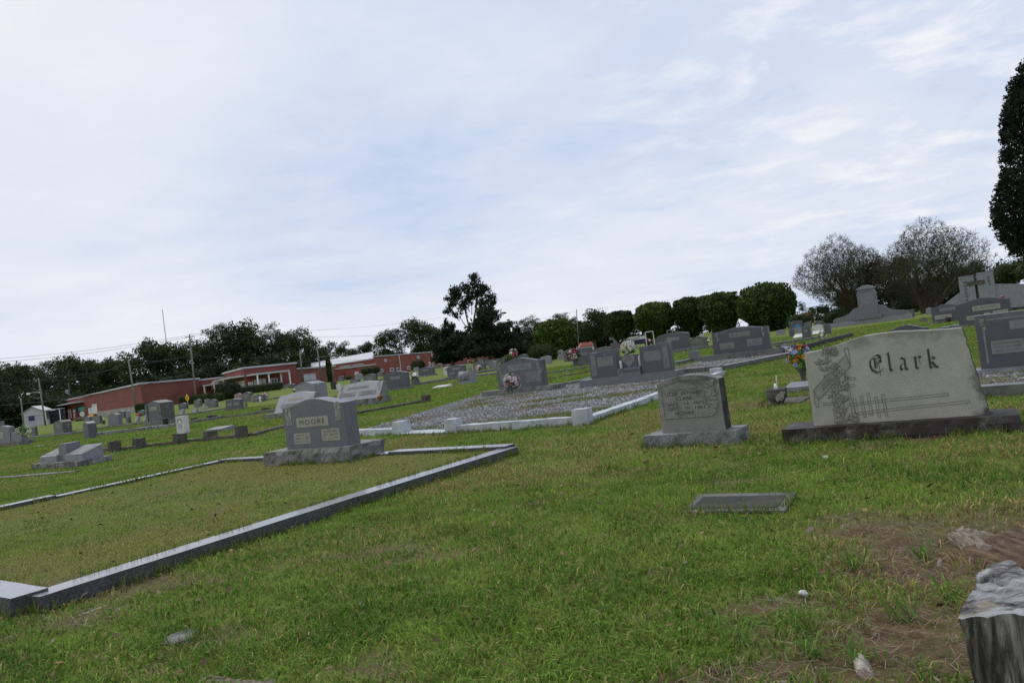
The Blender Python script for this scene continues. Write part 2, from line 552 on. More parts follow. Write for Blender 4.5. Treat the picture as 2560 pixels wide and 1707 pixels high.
def stone(name, label, xl, xr, yt, yb, prof='serp', mat='mid', t=0.2, drop=0.13, base=None, basemat='base', bh=0.0,
          panels=(), cat='headstone', slant=0.0, yaw=YAW, jit=0.02, group=None, near=False, custom=None, inset=0.0, simple_base=True, bt=0.18, rough=0.02, panelmat='panelg', side=None, seed=0, dy=0.0):
    """xl..xr: columns of the die (whole block if base is None); yt, yb: rows of its top and of the ground line.
    base=(xl,xr) columns of the base when one shows, bh its height in rows"""
    rr = random.Random(hash(label) % 9999 if False else len(label) * 31 + int(xl))
    yaw = yaw + rr.uniform(-jit, jit)
    if base:
        c, wb, D, r, b = solve(base[0], base[1], yb, t + bt, yaw, True)
    else:
        c, wb, D, r, b = solve(xl, xr, yb, t, yaw, not near)
    ppm = abs(proj(c + r * 0.5)[0] - proj(c - r * 0.5)[0])
    H = (yb - yt) * D / FOC
    bhm = bh * D / FOC
    ox = 0.0
    if base:
        w = (xr - xl) / ppm if near else max(0.2, (xr - xl) / ppm - 0.0)
        if not near:
            _, w, _, _, _ = solve(xl, xr, yb, t, yaw, True)
        if near:
            # columns of the die front are given: find its offset along the base
            pc = proj(c + b * (bt / 2 + dy) + Vector((0, 0, bhm)))[0]
            ox = ((xl + xr) / 2 - pc) / ppm
        org = c + b * ((t + bt) / 2)
    else:
        w = wb; org = c + b * (t / 2)
    o = thing(name, label, cat, org, yaw, group)
    FOOT.append((org.x, org.y, wb / 2 + 0.02, (t + (bt if base else 0)) / 2 + 0.02, yaw))
    if base:
        bd = t + bt
        bb = rough_box(wb, bd, bhm + 0.03, rough, max(0.05, wb / 36), seed=xl, z0=-0.03) if rough else box((0, 0, (bhm - .03) / 2), (wb, bd, bhm + 0.03), bevel=0.012)
        obj('base', bb, M[basemat], o)
    z0 = bhm
    h = H - bhm
    ol = custom(w, h) if custom else outline(w, h, prof, drop, inset)
    ol = [(x + ox, z + z0 - (0.02 if z <= 0 else 0)) for x, z in ol]
    die = prism(ol, -t / 2, t / 2, bevel=0.008 if D < 40 else 0.0, slant=slant)
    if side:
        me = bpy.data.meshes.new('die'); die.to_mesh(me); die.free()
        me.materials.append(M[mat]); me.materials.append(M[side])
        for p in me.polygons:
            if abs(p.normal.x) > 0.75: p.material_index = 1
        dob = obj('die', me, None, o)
    else:
        dob = obj('die', die, M[mat], o)
    dob.location.y = dy
    tilt = math.atan2(slant, h) if slant else 0.0
    for i, pn in enumerate(panels):
        (px_, pz_, pw, ph, txt) = pn[:5]
        pm = pn[5] if len(pn) > 5 else panelmat
        x, z = ox + px_ * w, z0 + pz_ * h
        yf = -t / 2 + slant * (pz_) + dy
        if pm:
            po = obj('name_panel' if i == 0 else 'inscription_panel', box((0, 0, 0), (pw * w, 0.008, ph * h)), M[pm], o, (x, yf - 0.002, z), (-tilt, 0, 0))
        if txt is None: continue
        lines = txt if isinstance(txt, (list, tuple)) else [txt]
        tm = pn[6] if len(pn) > 6 else 'ink'
        n = len(lines)
        for k, s in enumerate(lines):
            lh = ph * h / (n * 1.0 + 0.35)
            zz = z + (n / 2 - k - 0.5) * lh
            yy = yf - 0.0085 + slant * (zz - z) / h
            if isinstance(s, int):
                obj('lettering', scribble(pw * w * 0.95, ph * h * 0.95, s, seed=i + int(xl)), M[tm], o, (x, yy, z), (-tilt, 0, 0)); continue
            s, frac = s if isinstance(s, tuple) else (s, None)
            fr = frac or (0.80 if n == 1 else min(0.86, 0.085 * len(s)))
            obj('lettering', text_mesh(s, pw * w * fr, lh * 0.66, bold=-0.006 if n == 1 else 0.0, space=1.3 if n == 1 else 1.0), M[tm], o, (x, yy, zz), (-tilt, 0, 0))
    o['w'] = w
    return o, dict(w=w, h=h, z0=z0, t=t, ox=ox, D=D, ppm=ppm, die=dob, wb=wb)


def addm(o, name, me, mat, x, y, z, rot=None):
    return obj(name, me, M[mat] if isinstance(mat, str) else mat, o, (x, y, z), rot)


# ---------- the large monument with the blackletter name
def clark_outline(w, h):
    pts = [(-w / 2, 0), (w / 2, 0)]
    rr = random.Random(3)
    zz = 0.08
    xr = w / 2
    while zz < 0.93:
        f = zz
        x = w / 2 - w * 0.085 * max(0, f - 0.12) ** 0.8 + rr.uniform(-.008, .006)
        pts.append((x, h * f * 0.93)); zz += rr.uniform(0.04, 0.09)
    xt = pts[-1][0] - 0.02
    n = 20
    for i in range(n + 1):
        u = i / n
        x = xt + (-w / 2 - xt) * u
        a = abs(2 * u - 1)
        z = h * (1 - 0.13 * (0.5 - 0.5 * math.cos(math.pi * a)) * (1 if u > 0.5 else 0.35)) + rr.uniform(-.003, .003)
        pts.append((x, z))
    return pts


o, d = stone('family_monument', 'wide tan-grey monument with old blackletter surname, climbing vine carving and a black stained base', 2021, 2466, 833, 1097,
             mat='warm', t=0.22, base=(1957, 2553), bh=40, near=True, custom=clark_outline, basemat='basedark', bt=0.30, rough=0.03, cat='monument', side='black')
w, h, z0, yf = d['w'], d['h'], d['z0'], -d['t'] / 2 - 0.003
def CP(u, v): return (d['ox'] - w / 2 + u * w, z0 + v * h)   # position on the die face
GLYPH = {
    'C': ([[(.98, 1.30), (.72, 1.42), (.42, 1.30), (.20, 1.0), (.14, .6), (.26, .22), (.58, 0.0), (.92, .08), (1.08, .28)],
           [(.52, 1.12), (.52, .32), (.40, .22)], [(.40, 1.16), (.60, 1.12), (.84, 1.26), (.98, 1.16)], [(.98, 1.2), (.92, .86), (1.0, .8)]],
          [[(.80, 1.2), (.80, -.3)], [(.68, 1.1), (.68, .38)], [(.52, .78), (.82, .80)], [(.52, .66), (.82, .68)]], 1.25),
    'l': ([[(-.10, 1.36), (.06, 1.46), (.06, .10), (.2, 0.0)]], [[(-.16, 1.3), (.14, 1.5)]], 0.5),
    'a': ([[(-.02, .86), (.14, 1.0), (.40, .86), (.40, .12), (.54, .0)], [(.38, .56), (.08, .42), (.04, .14), (.18, .02), (.40, .18)]], [], 0.75),
    'r': ([[(-.06, .9), (.1, 1.0), (.1, .1), (.24, 0.0)], [(.14, .74), (.36, 1.0), (.52, .86)]], [[(.44, .9), (.34, .55), (.46, .4)]], 0.7),
    'k': ([[(-.10, 1.40), (.06, 1.5), (.06, .08), (.18, 0.0)], [(.1, .60), (.30, .86), (.44, .70), (.18, .48)], [(.2, .48), (.42, .1), (.6, 0.0)]], [], 0.7),
}
Q = []
xh = 0.145 * h * 0.97
xs = {'C': 0.378, 'l': 0.497, 'a': 0.557, 'r': 0.640, 'k': 0.720}
zs = {'C': 0.56, 'l': 0.565, 'a': 0.56, 'r': 0.56, 'k': 0.555}
for ch, (strokes, hair, wd) in GLYPH.items():
    bx, bz = CP(xs[ch], zs[ch])
    nb = (0.075 * xh, 0.06 * xh)
    for st in strokes: Q += nib_quads([(bx + p[0] * xh, bz + p[1] * xh) for p in st], nb)
    for st in hair: Q += line_quads([(bx + p[0] * xh, bz + p[1] * xh) for p in st], 0.035 * xh)
addm(o, 'lettering', quad_mesh(Q), 'ink', 0, yf, 0)
# rails and lattice of the carving
Q = []
def rail(u0, v0, u1, v1, wd=0.022):
    (x0, z0_), (x1, z1_) = CP(u0, v0), CP(u1, v1)
    L = math.hypot(x1 - x0, z1_ - z0_); nx, nz = -(z1_ - z0_) / L * wd / 2, (x1 - x0) / L * wd / 2
    return line_quads([(x0 + nx, z0_ + nz), (x1 + nx, z1_ + nz), (x1 - nx, z1_ - nz), (x0 - nx, z0_ - nz), (x0 + nx, z0_ + nz)], 0.0045)
Q += rail(.43, .125, .905, .155) + rail(.43, .235, .80, .25)
Q += rail(.225, .10, .43, .125) + rail(.225, .215, .43, .235)
for k in range(5): Q += rail(.275 + k * .042, .055 + .010 * (k % 3), .27 + k * .042, .285 + .025 * (k % 3))
Q += rail(.255, .06, .235, .56) + rail(.145, .07, .15, .46) + rail(.08, .25, .16, .245) + rail(.09, .37, .16, .365) + rail(.235, .44, .28, .44) + rail(.235, .52, .29, .515)
Q += rail(.155, .74, .155, .965) + rail(.12, .90, .20, .895) + rail(.11, .83, .2, .82)
addm(o, 'rail_carving', quad_mesh(Q), 'carve_shade', 0, yf, 0)
# banner across the vine
bq = [CP(.03, .425), CP(.255, .80), CP(.275, .665), CP(.05, .30)]
addm(o, 'banner', mesh_np('banner', [(x, -0.001, z) for x, z in bq[::-1]], [(0, 1, 2, 3)]), 'leafrel', 0, yf, 0)
Q = line_quads(bq + [bq[0]], 0.006) + line_quads([CP(.03, .425), CP(.025, .30), CP(.032, .22), CP(.045, .22), CP(.05, .30)], 0.006)
Q += line_quads([CP(.255, .80), CP(.25, .87), CP(.265, .885), CP(.275, .85), CP(.275, .665)], 0.006)
addm(o, 'banner_outline', quad_mesh(Q), 'carve_shade', 0, yf - 0.004, 0)
ang = math.atan2((.80 - .425) * h, (.255 - .03) * w)
for k, (row) in enumerate((0.35, 0.68)):
    s = scribble(.24 * w, 0.055 * h, 1, seed=5 + k)
    cx, cz = CP(.143 + .018 * row, .61 - .12 * row + 0.003)
    addm(o, 'lettering', s, 'ink2', cx, yf - 0.005, cz, (0, -ang, 0))
# vine: leaves and roses following the post
rr = random.Random(12); V, F = [], []; Q = []
def vleaf(x, z, a, L, wd):
    i = len(V); ca, sa = math.cos(a), math.sin(a)
    for (u, v, dd) in ((0, 0, 0), (L * .4, wd, -.001), (L, 0, 0), (L * .4, -wd, -.001), (L * .45, 0, -.009)):
        V.append((x + u * ca - v * sa, dd - 0.002, z + u * sa + v * ca))
    F.extend([(i, i + 4, i + 1), (i + 1, i + 4, i + 2), (i + 2, i + 4, i + 3), (i + 3, i + 4, i)])
    Q.extend(line_quads([(x, z), (x + L * .4 * ca - wd * sa, z + L * .4 * sa + wd * ca), (x + L * ca, z + L * sa), (x + L * .4 * ca + wd * sa, z + L * .4 * sa - wd * ca), (x, z)], 0.0035))
def rose(x, z, r):
    for q in range(3):
        rad = r * (1 - q * 0.3)
        Q.extend(line_quads([(x + rad * math.cos(a * .7 + q), z + rad * math.sin(a * .7 + q)) for a in range(10)], 0.004))
    for j in range(6): vleaf(x, z, j * 1.05, r * 1.25, r * .3)
path = [(.20, .02), (.165, .08), (.185, .15), (.16, .22), (.19, .29), (.165, .36), (.195, .43), (.16, .50), (.14, .60), (.15, .68), (.135, .76), (.15, .84), (.155, .9)]
for k, (u, v) in enumerate(path):
    x, z = CP(u, v)
    s = 0.05 if k < 7 else 0.035
    for j in range(7 if k < 8 else 5):
        vleaf(x + rr.uniform(-.05, .05), z + rr.uniform(-.03, .03), rr.uniform(0, 6.28), rr.uniform(.7, 1.3) * s, s * rr.uniform(.22, .36))
    if k in (0, 2, 4, 6, 7, 9, 11): rose(x + rr.uniform(-.05, .06), z, rr.uniform(.022, .036))
for (u, v) in ((.24, .03), (.28, .02), (.21, .48), (.235, .58), (.09, .72), (.10, .64), (.25, .06)):
    x, z = CP(u, v)
    for j in range(3): vleaf(x, z, rr.uniform(0, 6.28), .06, .014)
addm(o, 'vine_carving', mesh_np('vine', V, F), 'leafrel', 0, yf, 0)
addm(o, 'vine_outline', quad_mesh(Q), 'carve_shade', 0, yf - 0.0045, 0)

# ---------- the mother's stone beside it
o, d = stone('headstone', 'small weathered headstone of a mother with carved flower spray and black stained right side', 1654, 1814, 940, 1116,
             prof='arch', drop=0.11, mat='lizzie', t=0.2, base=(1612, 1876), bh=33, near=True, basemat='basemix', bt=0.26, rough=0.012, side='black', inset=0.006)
w, h, z0, yf = d['w'], d['h'], d['z0'], -d['t'] / 2 - 0.002
pts = [(-.42, .25), (.33, .25), (.40, .33), (.42, .5), (.42, .84)] + [(.42 - .84 * i / 10, .92 - .09 * (1 - i / 5) ** 2) for i in range(11)]
addm(o, 'inscription_panel', prism([(x * w, z * h) for x, z in pts], -0.004, 0.004), 'lizzie', d['ox'], yf, z0)
Q = line_quads([(x * w, z * h) for x, z in pts + [pts[0]]], 0.004)
addm(o, 'panel_edge', quad_mesh(Q), 'ink2', d['ox'], yf - 0.0055, z0)
for s, fx, fz, fw, fh, mt in (('HENDRIX  FRIES', -.06, .755, .42, .035, 'ink2'), ('LIZZIE  BETHANY', -.07, .69, .60, .062, 'ink'), ('CLARK', -.07, .60, .26, .062, 'ink'),
                         ('SEPT   14 , 1872', -.06, .50, .58, .062, 'ink'), ('DEC   15 , 1961', -.06, .42, .58, .062, 'ink'), ('MOTHER', -.10, .335, .31, .06, 'ink')):
    addm(o, 'lettering', text_mesh(s, fw * w, fh * h), mt, d['ox'] + fx * w, yf - 0.0065, z0 + fz * h)
addm(o, 'flower_spray', sprig(.2 * w, .52 * h, 7, 4), 'leafrel', d['ox'] + .36 * w, yf - 0.006, z0 + .60 * h)
Q = []
rr = random.Random(5)
for k in range(26):
    x, z = rr.uniform(-.11, .1) * w, rr.uniform(-.26, .26) * h; a = rr.uniform(0.6, 2.5); L = rr.uniform(.02, .05)
    Q += line_quads([(x, z), (x + L * math.cos(a), z + L * math.sin(a)), (x + L * 1.3 * math.cos(a + .5), z + L * 1.3 * math.sin(a + .5))], 0.005)
addm(o, 'spray_outline', quad_mesh(Q), 'ink2', d['ox'] + .36 * w, yf - 0.0075, z0 + .60 * h)

# ---------- big grey stone inside the granite kerb
o, d = stone('family_monument', 'blue-grey granite monument with cream name panels standing inside the granite kerb', 716, 868, 1000, 1160,
             prof='serp', drop=0.14, mat='moore', t=0.25, dy=-0.10, base=(663, 969), bh=36, near=True, basemat='base', bt=0.50, rough=0.05, cat='monument',
             panels=((-.02, .535, .52, .20, 'MOORE', 'panel'), (-.215, .21, .27, .22, ['JESSE J.', 'APRIL 4, 1899', 'DEC. 3, 1971'], 'panel', 'ink2'),
                     (.255, .245, .285, .235, ['ROXIE ANN', 'SEPT. 28, 1901', 'JULY 12, 1994'], 'panel', 'ink2')))
w, h, z0, yf = d['w'], d['h'], d['z0'], -d['t'] / 2 - 0.102
for s, zc, hh in ((-1, .67, .34), (1, .70, .36)):
    addm(o, 'ornament_strip', box((0, 0, 0), (.085 * w, .007, hh * h)), 'panel', d['ox'] + s * .405 * w, yf, z0 + zc * h)
    addm(o, 'flower_carving', sprig(.075 * w, hh * h * .95, 6, 3 + s), 'leafrel', d['ox'] + s * .405 * w, yf - 0.004, z0 + zc * h)
    Q = []
    rr = random.Random(7 + s)
    for k in range(22):
        x, z = rr.uniform(-.035, .035) * w, rr.uniform(-.47, .47) * hh * h; a = rr.uniform(0, 6.3); L = .03
        Q += line_quads([(x, z), (x + L * math.cos(a), z + L * math.sin(a))], 0.006)
    addm(o, 'carving_outline', quad_mesh(Q), 'ink2', d['ox'] + s * .405 * w, yf - 0.0058, z0 + zc * h)

# ---------- stone with the bouquet in front
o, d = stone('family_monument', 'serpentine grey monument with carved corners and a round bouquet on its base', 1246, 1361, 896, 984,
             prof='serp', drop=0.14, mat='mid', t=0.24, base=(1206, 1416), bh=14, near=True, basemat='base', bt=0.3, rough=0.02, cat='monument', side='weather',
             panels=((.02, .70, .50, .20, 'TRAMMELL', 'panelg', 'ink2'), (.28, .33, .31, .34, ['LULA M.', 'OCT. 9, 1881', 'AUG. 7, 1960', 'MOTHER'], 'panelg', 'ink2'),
                     (-.26, .33, .31, .34, [3], 'panelg', 'ink2')))
w, h, z0, yf = d['w'], d['h'], d['z0'], -d['t'] / 2 - 0.003
for s in (-1, 1): addm(o, 'corner_carving', sprig(.11 * w, .55 * h, 6, 8 + s), 'leafrel', d['ox'] + s * .42 * w, yf, z0 + .60 * h)
trammell = (o, d)

# ---------- double monument with the heart vase
o, d = stone('double_monument', 'double blue-grey monument with two tablets flanking a heart vase block above a surname plinth', 1476, 1677, 868, 960,
             mat='dark', t=0.26, base=(1450, 1712), bh=21, near=True, basemat='grey2', bt=0.34, rough=0.0, cat='monument', custom=lambda w, h: outline(w * .34, h, 'rise', .10))
w, h, z0 = d['w'], d['h'], d['z0']
bpy.data.objects.remove(d['die'])
for s in (-1, 1):
    wx = w * .355
    cx = d['ox'] + s * (w / 2 - wx / 2)
    ol = outline(wx, h, 'rise' if s < 0 else 'flat', 0.06)
    if s < 0: ol = [(-wx / 2, 0), (wx / 2, 0), (wx / 2, h), (-wx * .1, h * .955), (-wx * .22, h * .94), (-wx / 2, h * .955)]
    else: ol = [(-wx / 2, 0), (wx / 2, 0), (wx / 2, h * 1.0), (wx * .15, h * 1.0), (wx * .08, h * .965), (-wx / 2, h * .95)]
    tb = obj('tablet', prism(ol, -d['t'] / 2, d['t'] / 2, 0.008), M['dark'], o, (cx, 0, z0 - 0.004))
    yy = -d['t'] / 2 - 0.002
    ob_ = obj('ornament_strip', box((0, 0, 0), (.2 * wx, .008, .80 * h)), M['grey2'], o, (cx + s * .36 * wx, yy, z0 + .5 * h))
    obj('flower_carving', sprig(.17 * wx, .34 * h, 4, 22 + s), M['leafrel'], o, (cx + s * .36 * wx, yy - 0.004, z0 + .62 * h))
    obj('inscription_panel', box((0, 0, 0), (.56 * wx, .008, .33 * h)), M['panelg'], o, (cx - s * .08 * wx, yy, z0 + .58 * h))
    for k, t_ in enumerate((['AARON M.', 'MAR. 24, 1901', 'APR. 8, 1964'] if s < 0 else ['CARRIE T.', 'JULY 21, 1906', 'OCT. 12, 2000'])):
        obj('lettering', text_mesh(t_, .46 * wx, .075 * h), M['ink2'], o, (cx - s * .08 * wx, yy - 0.0065, z0 + (.68 - .1 * k) * h))
    if s < 0: obj('star_carving', mesh_np('star', [(r_ * math.sin(k * math.pi / 5), -0.001, r_ * math.cos(k * math.pi / 5)) for k in range(10) for r_ in [0.05 * wx if k % 2 == 0 else 0.022 * wx]], [tuple(range(9, -1, -1))]), M['panelg'], o, (cx - s * .08 * wx, yy - 0.001, z0 + .84 * h))
obj('surname_plinth', box((0, 0, 0), (w * .275, .26, .27 * h), bevel=0.006), M['grey2'], o, (d['ox'], -0.09, z0 + .135 * h))
obj('lettering', text_mesh('JOHNSON', w * .25, .15 * h, bold=0.01), M['ink'], o, (d['ox'], -0.09 - .1325, z0 + .135 * h))
obj('vase_block', box((0, 0, 0), (w * .21, .2, .44 * h), bevel=0.006), M['dark'], o, (d['ox'] - .01, -0.02, z0 + .49 * h))
hp = []
for k in range(28):
    a = 2 * math.pi * k / 28
    hp.append((16 * math.sin(a) ** 3 / 17, (13 * math.cos(a) - 5 * math.cos(2 * a) - 2 * math.cos(3 * a) - math.cos(4 * a)) / 17))
hp = hp[::-1]
obj('heart_panel', prism([(x * .085 * w, z * .085 * w) for x, z in hp], -0.004, 0.004), M['panelg'], o, (d['ox'] - .01, -0.122, z0 + .52 * h))
obj('lettering', scribble(.11 * w, .16 * h, 3, 3), M['ink2'], o, (d['ox'] - .01, -0.1275, z0 + .54 * h))
johnson = (o, d)

# ---------- wide dark stone in the gravel plot
o, d = stone('family_monument', 'wide dark grey serpentine monument with three pale panels at the head of the gravel plot', 1783, 1926, 817, 896,
             prof='serp', drop=0.12, mat='dark', t=0.22, base=(1755, 1963), bh=16, near=True, basemat='greykerb', bt=0.24, rough=0.01, cat='monument', inset=0.02,
             panels=((.0, .70, .36, .17, ('DAVIS'), 'panelg', 'ink'), (-.245, .30, .25, .24, [2], 'panelg', 'ink2'), (.24, .33, .26, .26, [2], 'panelg', 'ink2')))
w, h, z0, yf = d['w'], d['h'], d['z0'], -d['t'] / 2 - 0.003
for s in (-1, 1): addm(o, 'lily_carving', sprig(.06 * w, .34 * h, 5, 40 + s), 'panel', d['ox'] + s * .40 * w, yf, z0 + .68 * h)

# ---------- stone cut by the right edge of the picture
o, d = stone('family_monument', 'tall dark grey monument beyond the black stained base, with carved vine in its corner', 2450, 2650, 777, 930,
             prof='flat', mat='dark', t=0.24, base=(2436, 2690), bh=14, near=True, basemat='light', bt=0.24, rough=0.01, cat='monument',
             panels=((-.12, .38, .42, .24, [('WILLIAM HENRY', .92), ('JULY 24, 1888', .8), ('JAN. 14, 1971', .8)], 'panelg', 'ink2'), (.12, .76, .36, .16, None)))
w, h, z0, yf = d['w'], d['h'], d['z0'], -d['t'] / 2 - 0.002
addm(o, 'vine_carving', sprig(.10 * w, .24 * h, 5, 31), 'leafrel', d['ox'] - .40 * w, yf, z0 + .80 * h)
Q = line_quads([(-.40 * w, .12 * h), (-.40 * w, .70 * h)], .025) + line_quads([(-.34 * w, .90 * h), (.46 * w, .90 * h)], .02)
addm(o, 'border_line', quad_mesh(Q), 'panelg', d['ox'], yf, z0)

# ---------- other readable monuments
stone('family_monument', 'blue-grey monument with a heart between two date panels, in front of the tall cross memorial', 2397, 2531, 743, 812, prof='serp', drop=0.16, mat='dark', t=0.22,
      base=(2380, 2560), bh=6, near=True, basemat='greykerb', bt=0.22, rough=0.0, cat='monument',
      panels=((.05, .60, .52, .20, 'M\u1d9cMICHAEL'.replace('\u1d9c', 'c'), 'panel', 'ink'), (-.21, .25, .27, .17, [1], 'panel', 'ink2'), (.30, .34, .28, .18, [1], 'panel', 'ink2'), (.05, .31, .12, .15, None, 'panel')))
stone('family_monument', 'grey monument with a dark vase before it, left of the stone with the heart', 2331, 2402, 759, 806, prof='serp', drop=0.16, mat='dark', t=0.2,
      base=(2322, 2420), bh=5, near=True, basemat='greykerb', bt=0.2, rough=0.0, cat='monument',
      panels=((.08, .68, .56, .18, 'HUDSPETH', 'panelg', 'ink2'), (-.1, .25, .6, .24, [1], 'panel', 'ink2')))
stone('headstone', 'low serpentine headstone, only its rounded top showing over the blackletter monument', 2213, 2326, 812, 853, prof='serp', drop=0.3, mat='dark', t=0.2)

# ---------- pillar monument with curved wings
c, wb, D, r, b = solve(2076, 2281, 808, 0.9, YAW, True)
o = thing('pillar_monument', 'tall grey pillar monument with a wreath and low curving wing walls', 'monument', c + b * 0.45, YAW)
FOOT.append((c.x, c.y, wb / 2, .6, YAW))
m1 = D / FOC
H = 96 * m1
obj('base_step', box((0, 0, .055 * H), (wb, .9, .12 * H), bevel=0.02), M['light'], o)
obj('base_step', box((-.02 * wb, -.1, .165 * H), (wb * .36, .95, .1 * H), bevel=0.02), M['grey2'], o)
pw = wb * .245
ol = [(-pw / 2, .21 * H), (pw / 2, .21 * H), (pw * .47, .72 * H), (pw * .5, .76 * H), (pw * .40, .90 * H), (-pw * .40, .90 * H), (-pw * .5, .76 * H), (-pw * .47, .72 * H)]
obj('pillar', prism(ol, -.32, .32, .01), M['grey2'], o)
obj('cap', prism([(-pw * .47, .90 * H), (pw * .47, .90 * H), (pw * .47, .93 * H), (pw * .3, .96 * H), (pw * .12, 1.0 * H), (-pw * .12, 1.0 * H), (-pw * .3, .96 * H), (-pw * .47, .93 * H)], -.4, .4, .01), M['light'], o)
for s in (-1, 1):
    pts = [(s * pw * .48, .11 * H), (s * wb * .46, .11 * H), (s * wb * .46, .20 * H), (s * wb * .41, .24 * H), (s * wb * .32, .26 * H), (s * wb * .25, .31 * H), (s * wb * .20, .40 * H), (s * wb * .165, .44 * H), (s * pw * .48, .45 * H)]
    if s < 0: pts = pts[::-1]
    obj('wing_wall', prism(pts, -.2, .2, .01), M['grey2'], o)
Q = []
for rad in (.30, .21):
    Q += line_quads([(rad * pw * math.cos(a * .3), rad * pw * math.sin(a * .3)) for a in range(22)], .035 * pw)
for k in range(8): Q += line_quads([(0, 0), (.17 * pw * math.cos(k * .785), .17 * pw * math.sin(k * .785))], .03 * pw)
obj('wreath', quad_mesh(Q), M['light'], o, (0, -.325, .66 * H))
obj('lettering', text_mesh('BATEMAN', pw * .6, .045 * H), M['ink2'], o, (0, -.325, .83 * H))

# ---------- cross memorial
c, wb, D, r, b = solve(2362, 2600, 778, 0.7, YAW, True)
o = thing('cross_memorial', 'pale twin-slab memorial with a dark cross set in the gap and sloping side walls', 'memorial', c + b * 0.35, YAW)
FOOT.append((c.x, c.y, wb / 2, .5, YAW))
m1 = D / FOC; H = 101 * m1
sw = wb * .165
xa, xb = -wb * .215, -wb * .012
obj('slab', prism([(xa - sw / 2, 0), (xa + sw / 2, 0), (xa + sw / 2, .95 * H), (xa - sw / 2, .95 * H)], -.3, .3, .02), M['light'], o)
obj('slab', prism([(xb - sw * .55, 0), (xb + sw * .55, 0), (xb + sw * .55, 1.02 * H), (xb + sw * .1, 1.02 * H), (xb + sw * .1, .985 * H), (xb - sw * .55, .985 * H)], -.3, .3, .02), M['light'], o)
xm = (xa + sw / 2 + xb - sw * .55) / 2
cr = box((0, 0, .42 * H), (sw * .24, .14, .84 * H))
box_into(cr, (0, -.32, .75 * H), (sw * 1.15, .1, .10 * H))
obj('cross', cr, M['oldkerb'], o, (xm, 0, 0))
for k, chs in enumerate('WOODHAM'): obj('lettering', text_mesh(chs, height=.068 * H, bold=.03), M['wire'], o, (xa - sw * .10, -.307, (.79 - .088 * k) * H))
for k, chs in enumerate('DAY'): obj('lettering', text_mesh(chs, height=.068 * H, bold=.03), M['wire'], o, (xb + sw * .22, -.307, (.84 - .09 * k) * H))
obj('wing_wall', prism([(-wb * .5, 0), (xa - sw / 2, 0), (xa - sw / 2, .57 * H), (-wb * .5, .30 * H)], -.25, .25, .02), M['light'], o)
obj('wing_wall', prism([(xb + sw * .55, 0), (wb * .5, 0), (wb * .5, .52 * H), (xb + sw * .55, .66 * H)], -.25, .25, .02), M['light'], o)

# ---------- slant stones left of centre
o, d = stone('slant_marker', 'pale wedge-faced granite marker with raised surname, terracotta pot at its right end', 838, 946, 957, 1016, prof='serp', drop=0.12, mat='pale', t=0.62, slant=0.46,
             base=(826, 978), bh=16, near=True, basemat='basemix', bt=0.3, rough=0.015, side='base', cat='slant marker',
             panels=((-.05, .68, .50, .15, 'FOUNTAIN', 'panelg', 'ink'), (-.26, .33, .38, .26, [2], 'panelg', 'ink2'), (.2, .33, .38, .28, [3], 'panelg', 'ink2')))
w, h, z0 = d['w'], d['h'], d['z0']
tl = math.atan2(.46, h)
for s in (-1, 1): addm(o, 'flower_carving', sprig(.09 * w, .6 * h, 6, 60 + s), 'leafrel', d['ox'] + s * .43 * w, -d['t'] / 2 + .46 * .62 - .004, z0 + .62 * h, (-tl, 0, 0))
o, d = stone('slant_marker', 'wedge-faced granite marker half hidden behind the stone inside the granite kerb', 684, 772, 986, 1045, prof='serp', drop=0.12, mat='pale', t=0.62, slant=0.46,
             base=(660, 790), bh=13, near=True, basemat='base', bt=0.3, rough=0.015, side='base', cat='slant marker', panels=((-.02, .66, .40, .14, 'PURCELL', 'panel', 'ink2'), (.0, .33, .72, .24, [2], 'panelg', 'ink2')))
stone('family_monument', 'bulky light grey monument with cream surname panel and pale mossy right end', 744, 824, 954, 1028, prof='serp', drop=0.1, mat='light', t=0.75,
      near=False, cat='monument', side='light', panels=((.02, .66, .50, .15, 'FARMER', 'panel', 'ink2'),))
o, d = stone('family_monument', 'massive stepped monument with fluted sides and a cream name panel, mould on its right flank', 374, 448, 1003, 1066, prof='gable', drop=0.14, mat='mid', t=0.8,
             base=(357, 452), bh=12, near=False, basemat='base', bt=0.5, cat='monument', side='weather', panels=((.0, .62, .42, .17, 'WATTS', 'panel', 'ink2'),))
for s in (-1, 1): obj('fluted_strip', box((0, 0, 0), (.12 * d['w'], .05, .82 * d['h'])), M['weather'], o, (s * .43 * d['w'], -.42, d['z0'] + .42 * d['h']))

# ---------- white boxy stone with arch inscription
o, d = stone('headstone', 'chalky white squared headstone with black arched inscription, near the brown kerb blocks', 443, 476, 1040, 1086, prof='flat', mat='white', t=0.22, drop=.05, seed=2)
Q = []
for k in range(13):
    a = math.pi * (k + .5) / 13
    x, z = .33 * d['w'] * math.cos(a), .26 * d['h'] * math.sin(a)
    Q += line_quads([(x * .9, z * .9), (x * 1.12, z * 1.12)], .02)
addm(o, 'lettering', quad_mesh(Q), 'ink', 0, -d['t'] / 2 - .004, d['h'] * .58)
addm(o, 'lettering', scribble(.6 * d['w'], .3 * d['h'], 3, 8), 'ink', 0, -d['t'] / 2 - .004, d['h'] * .48)

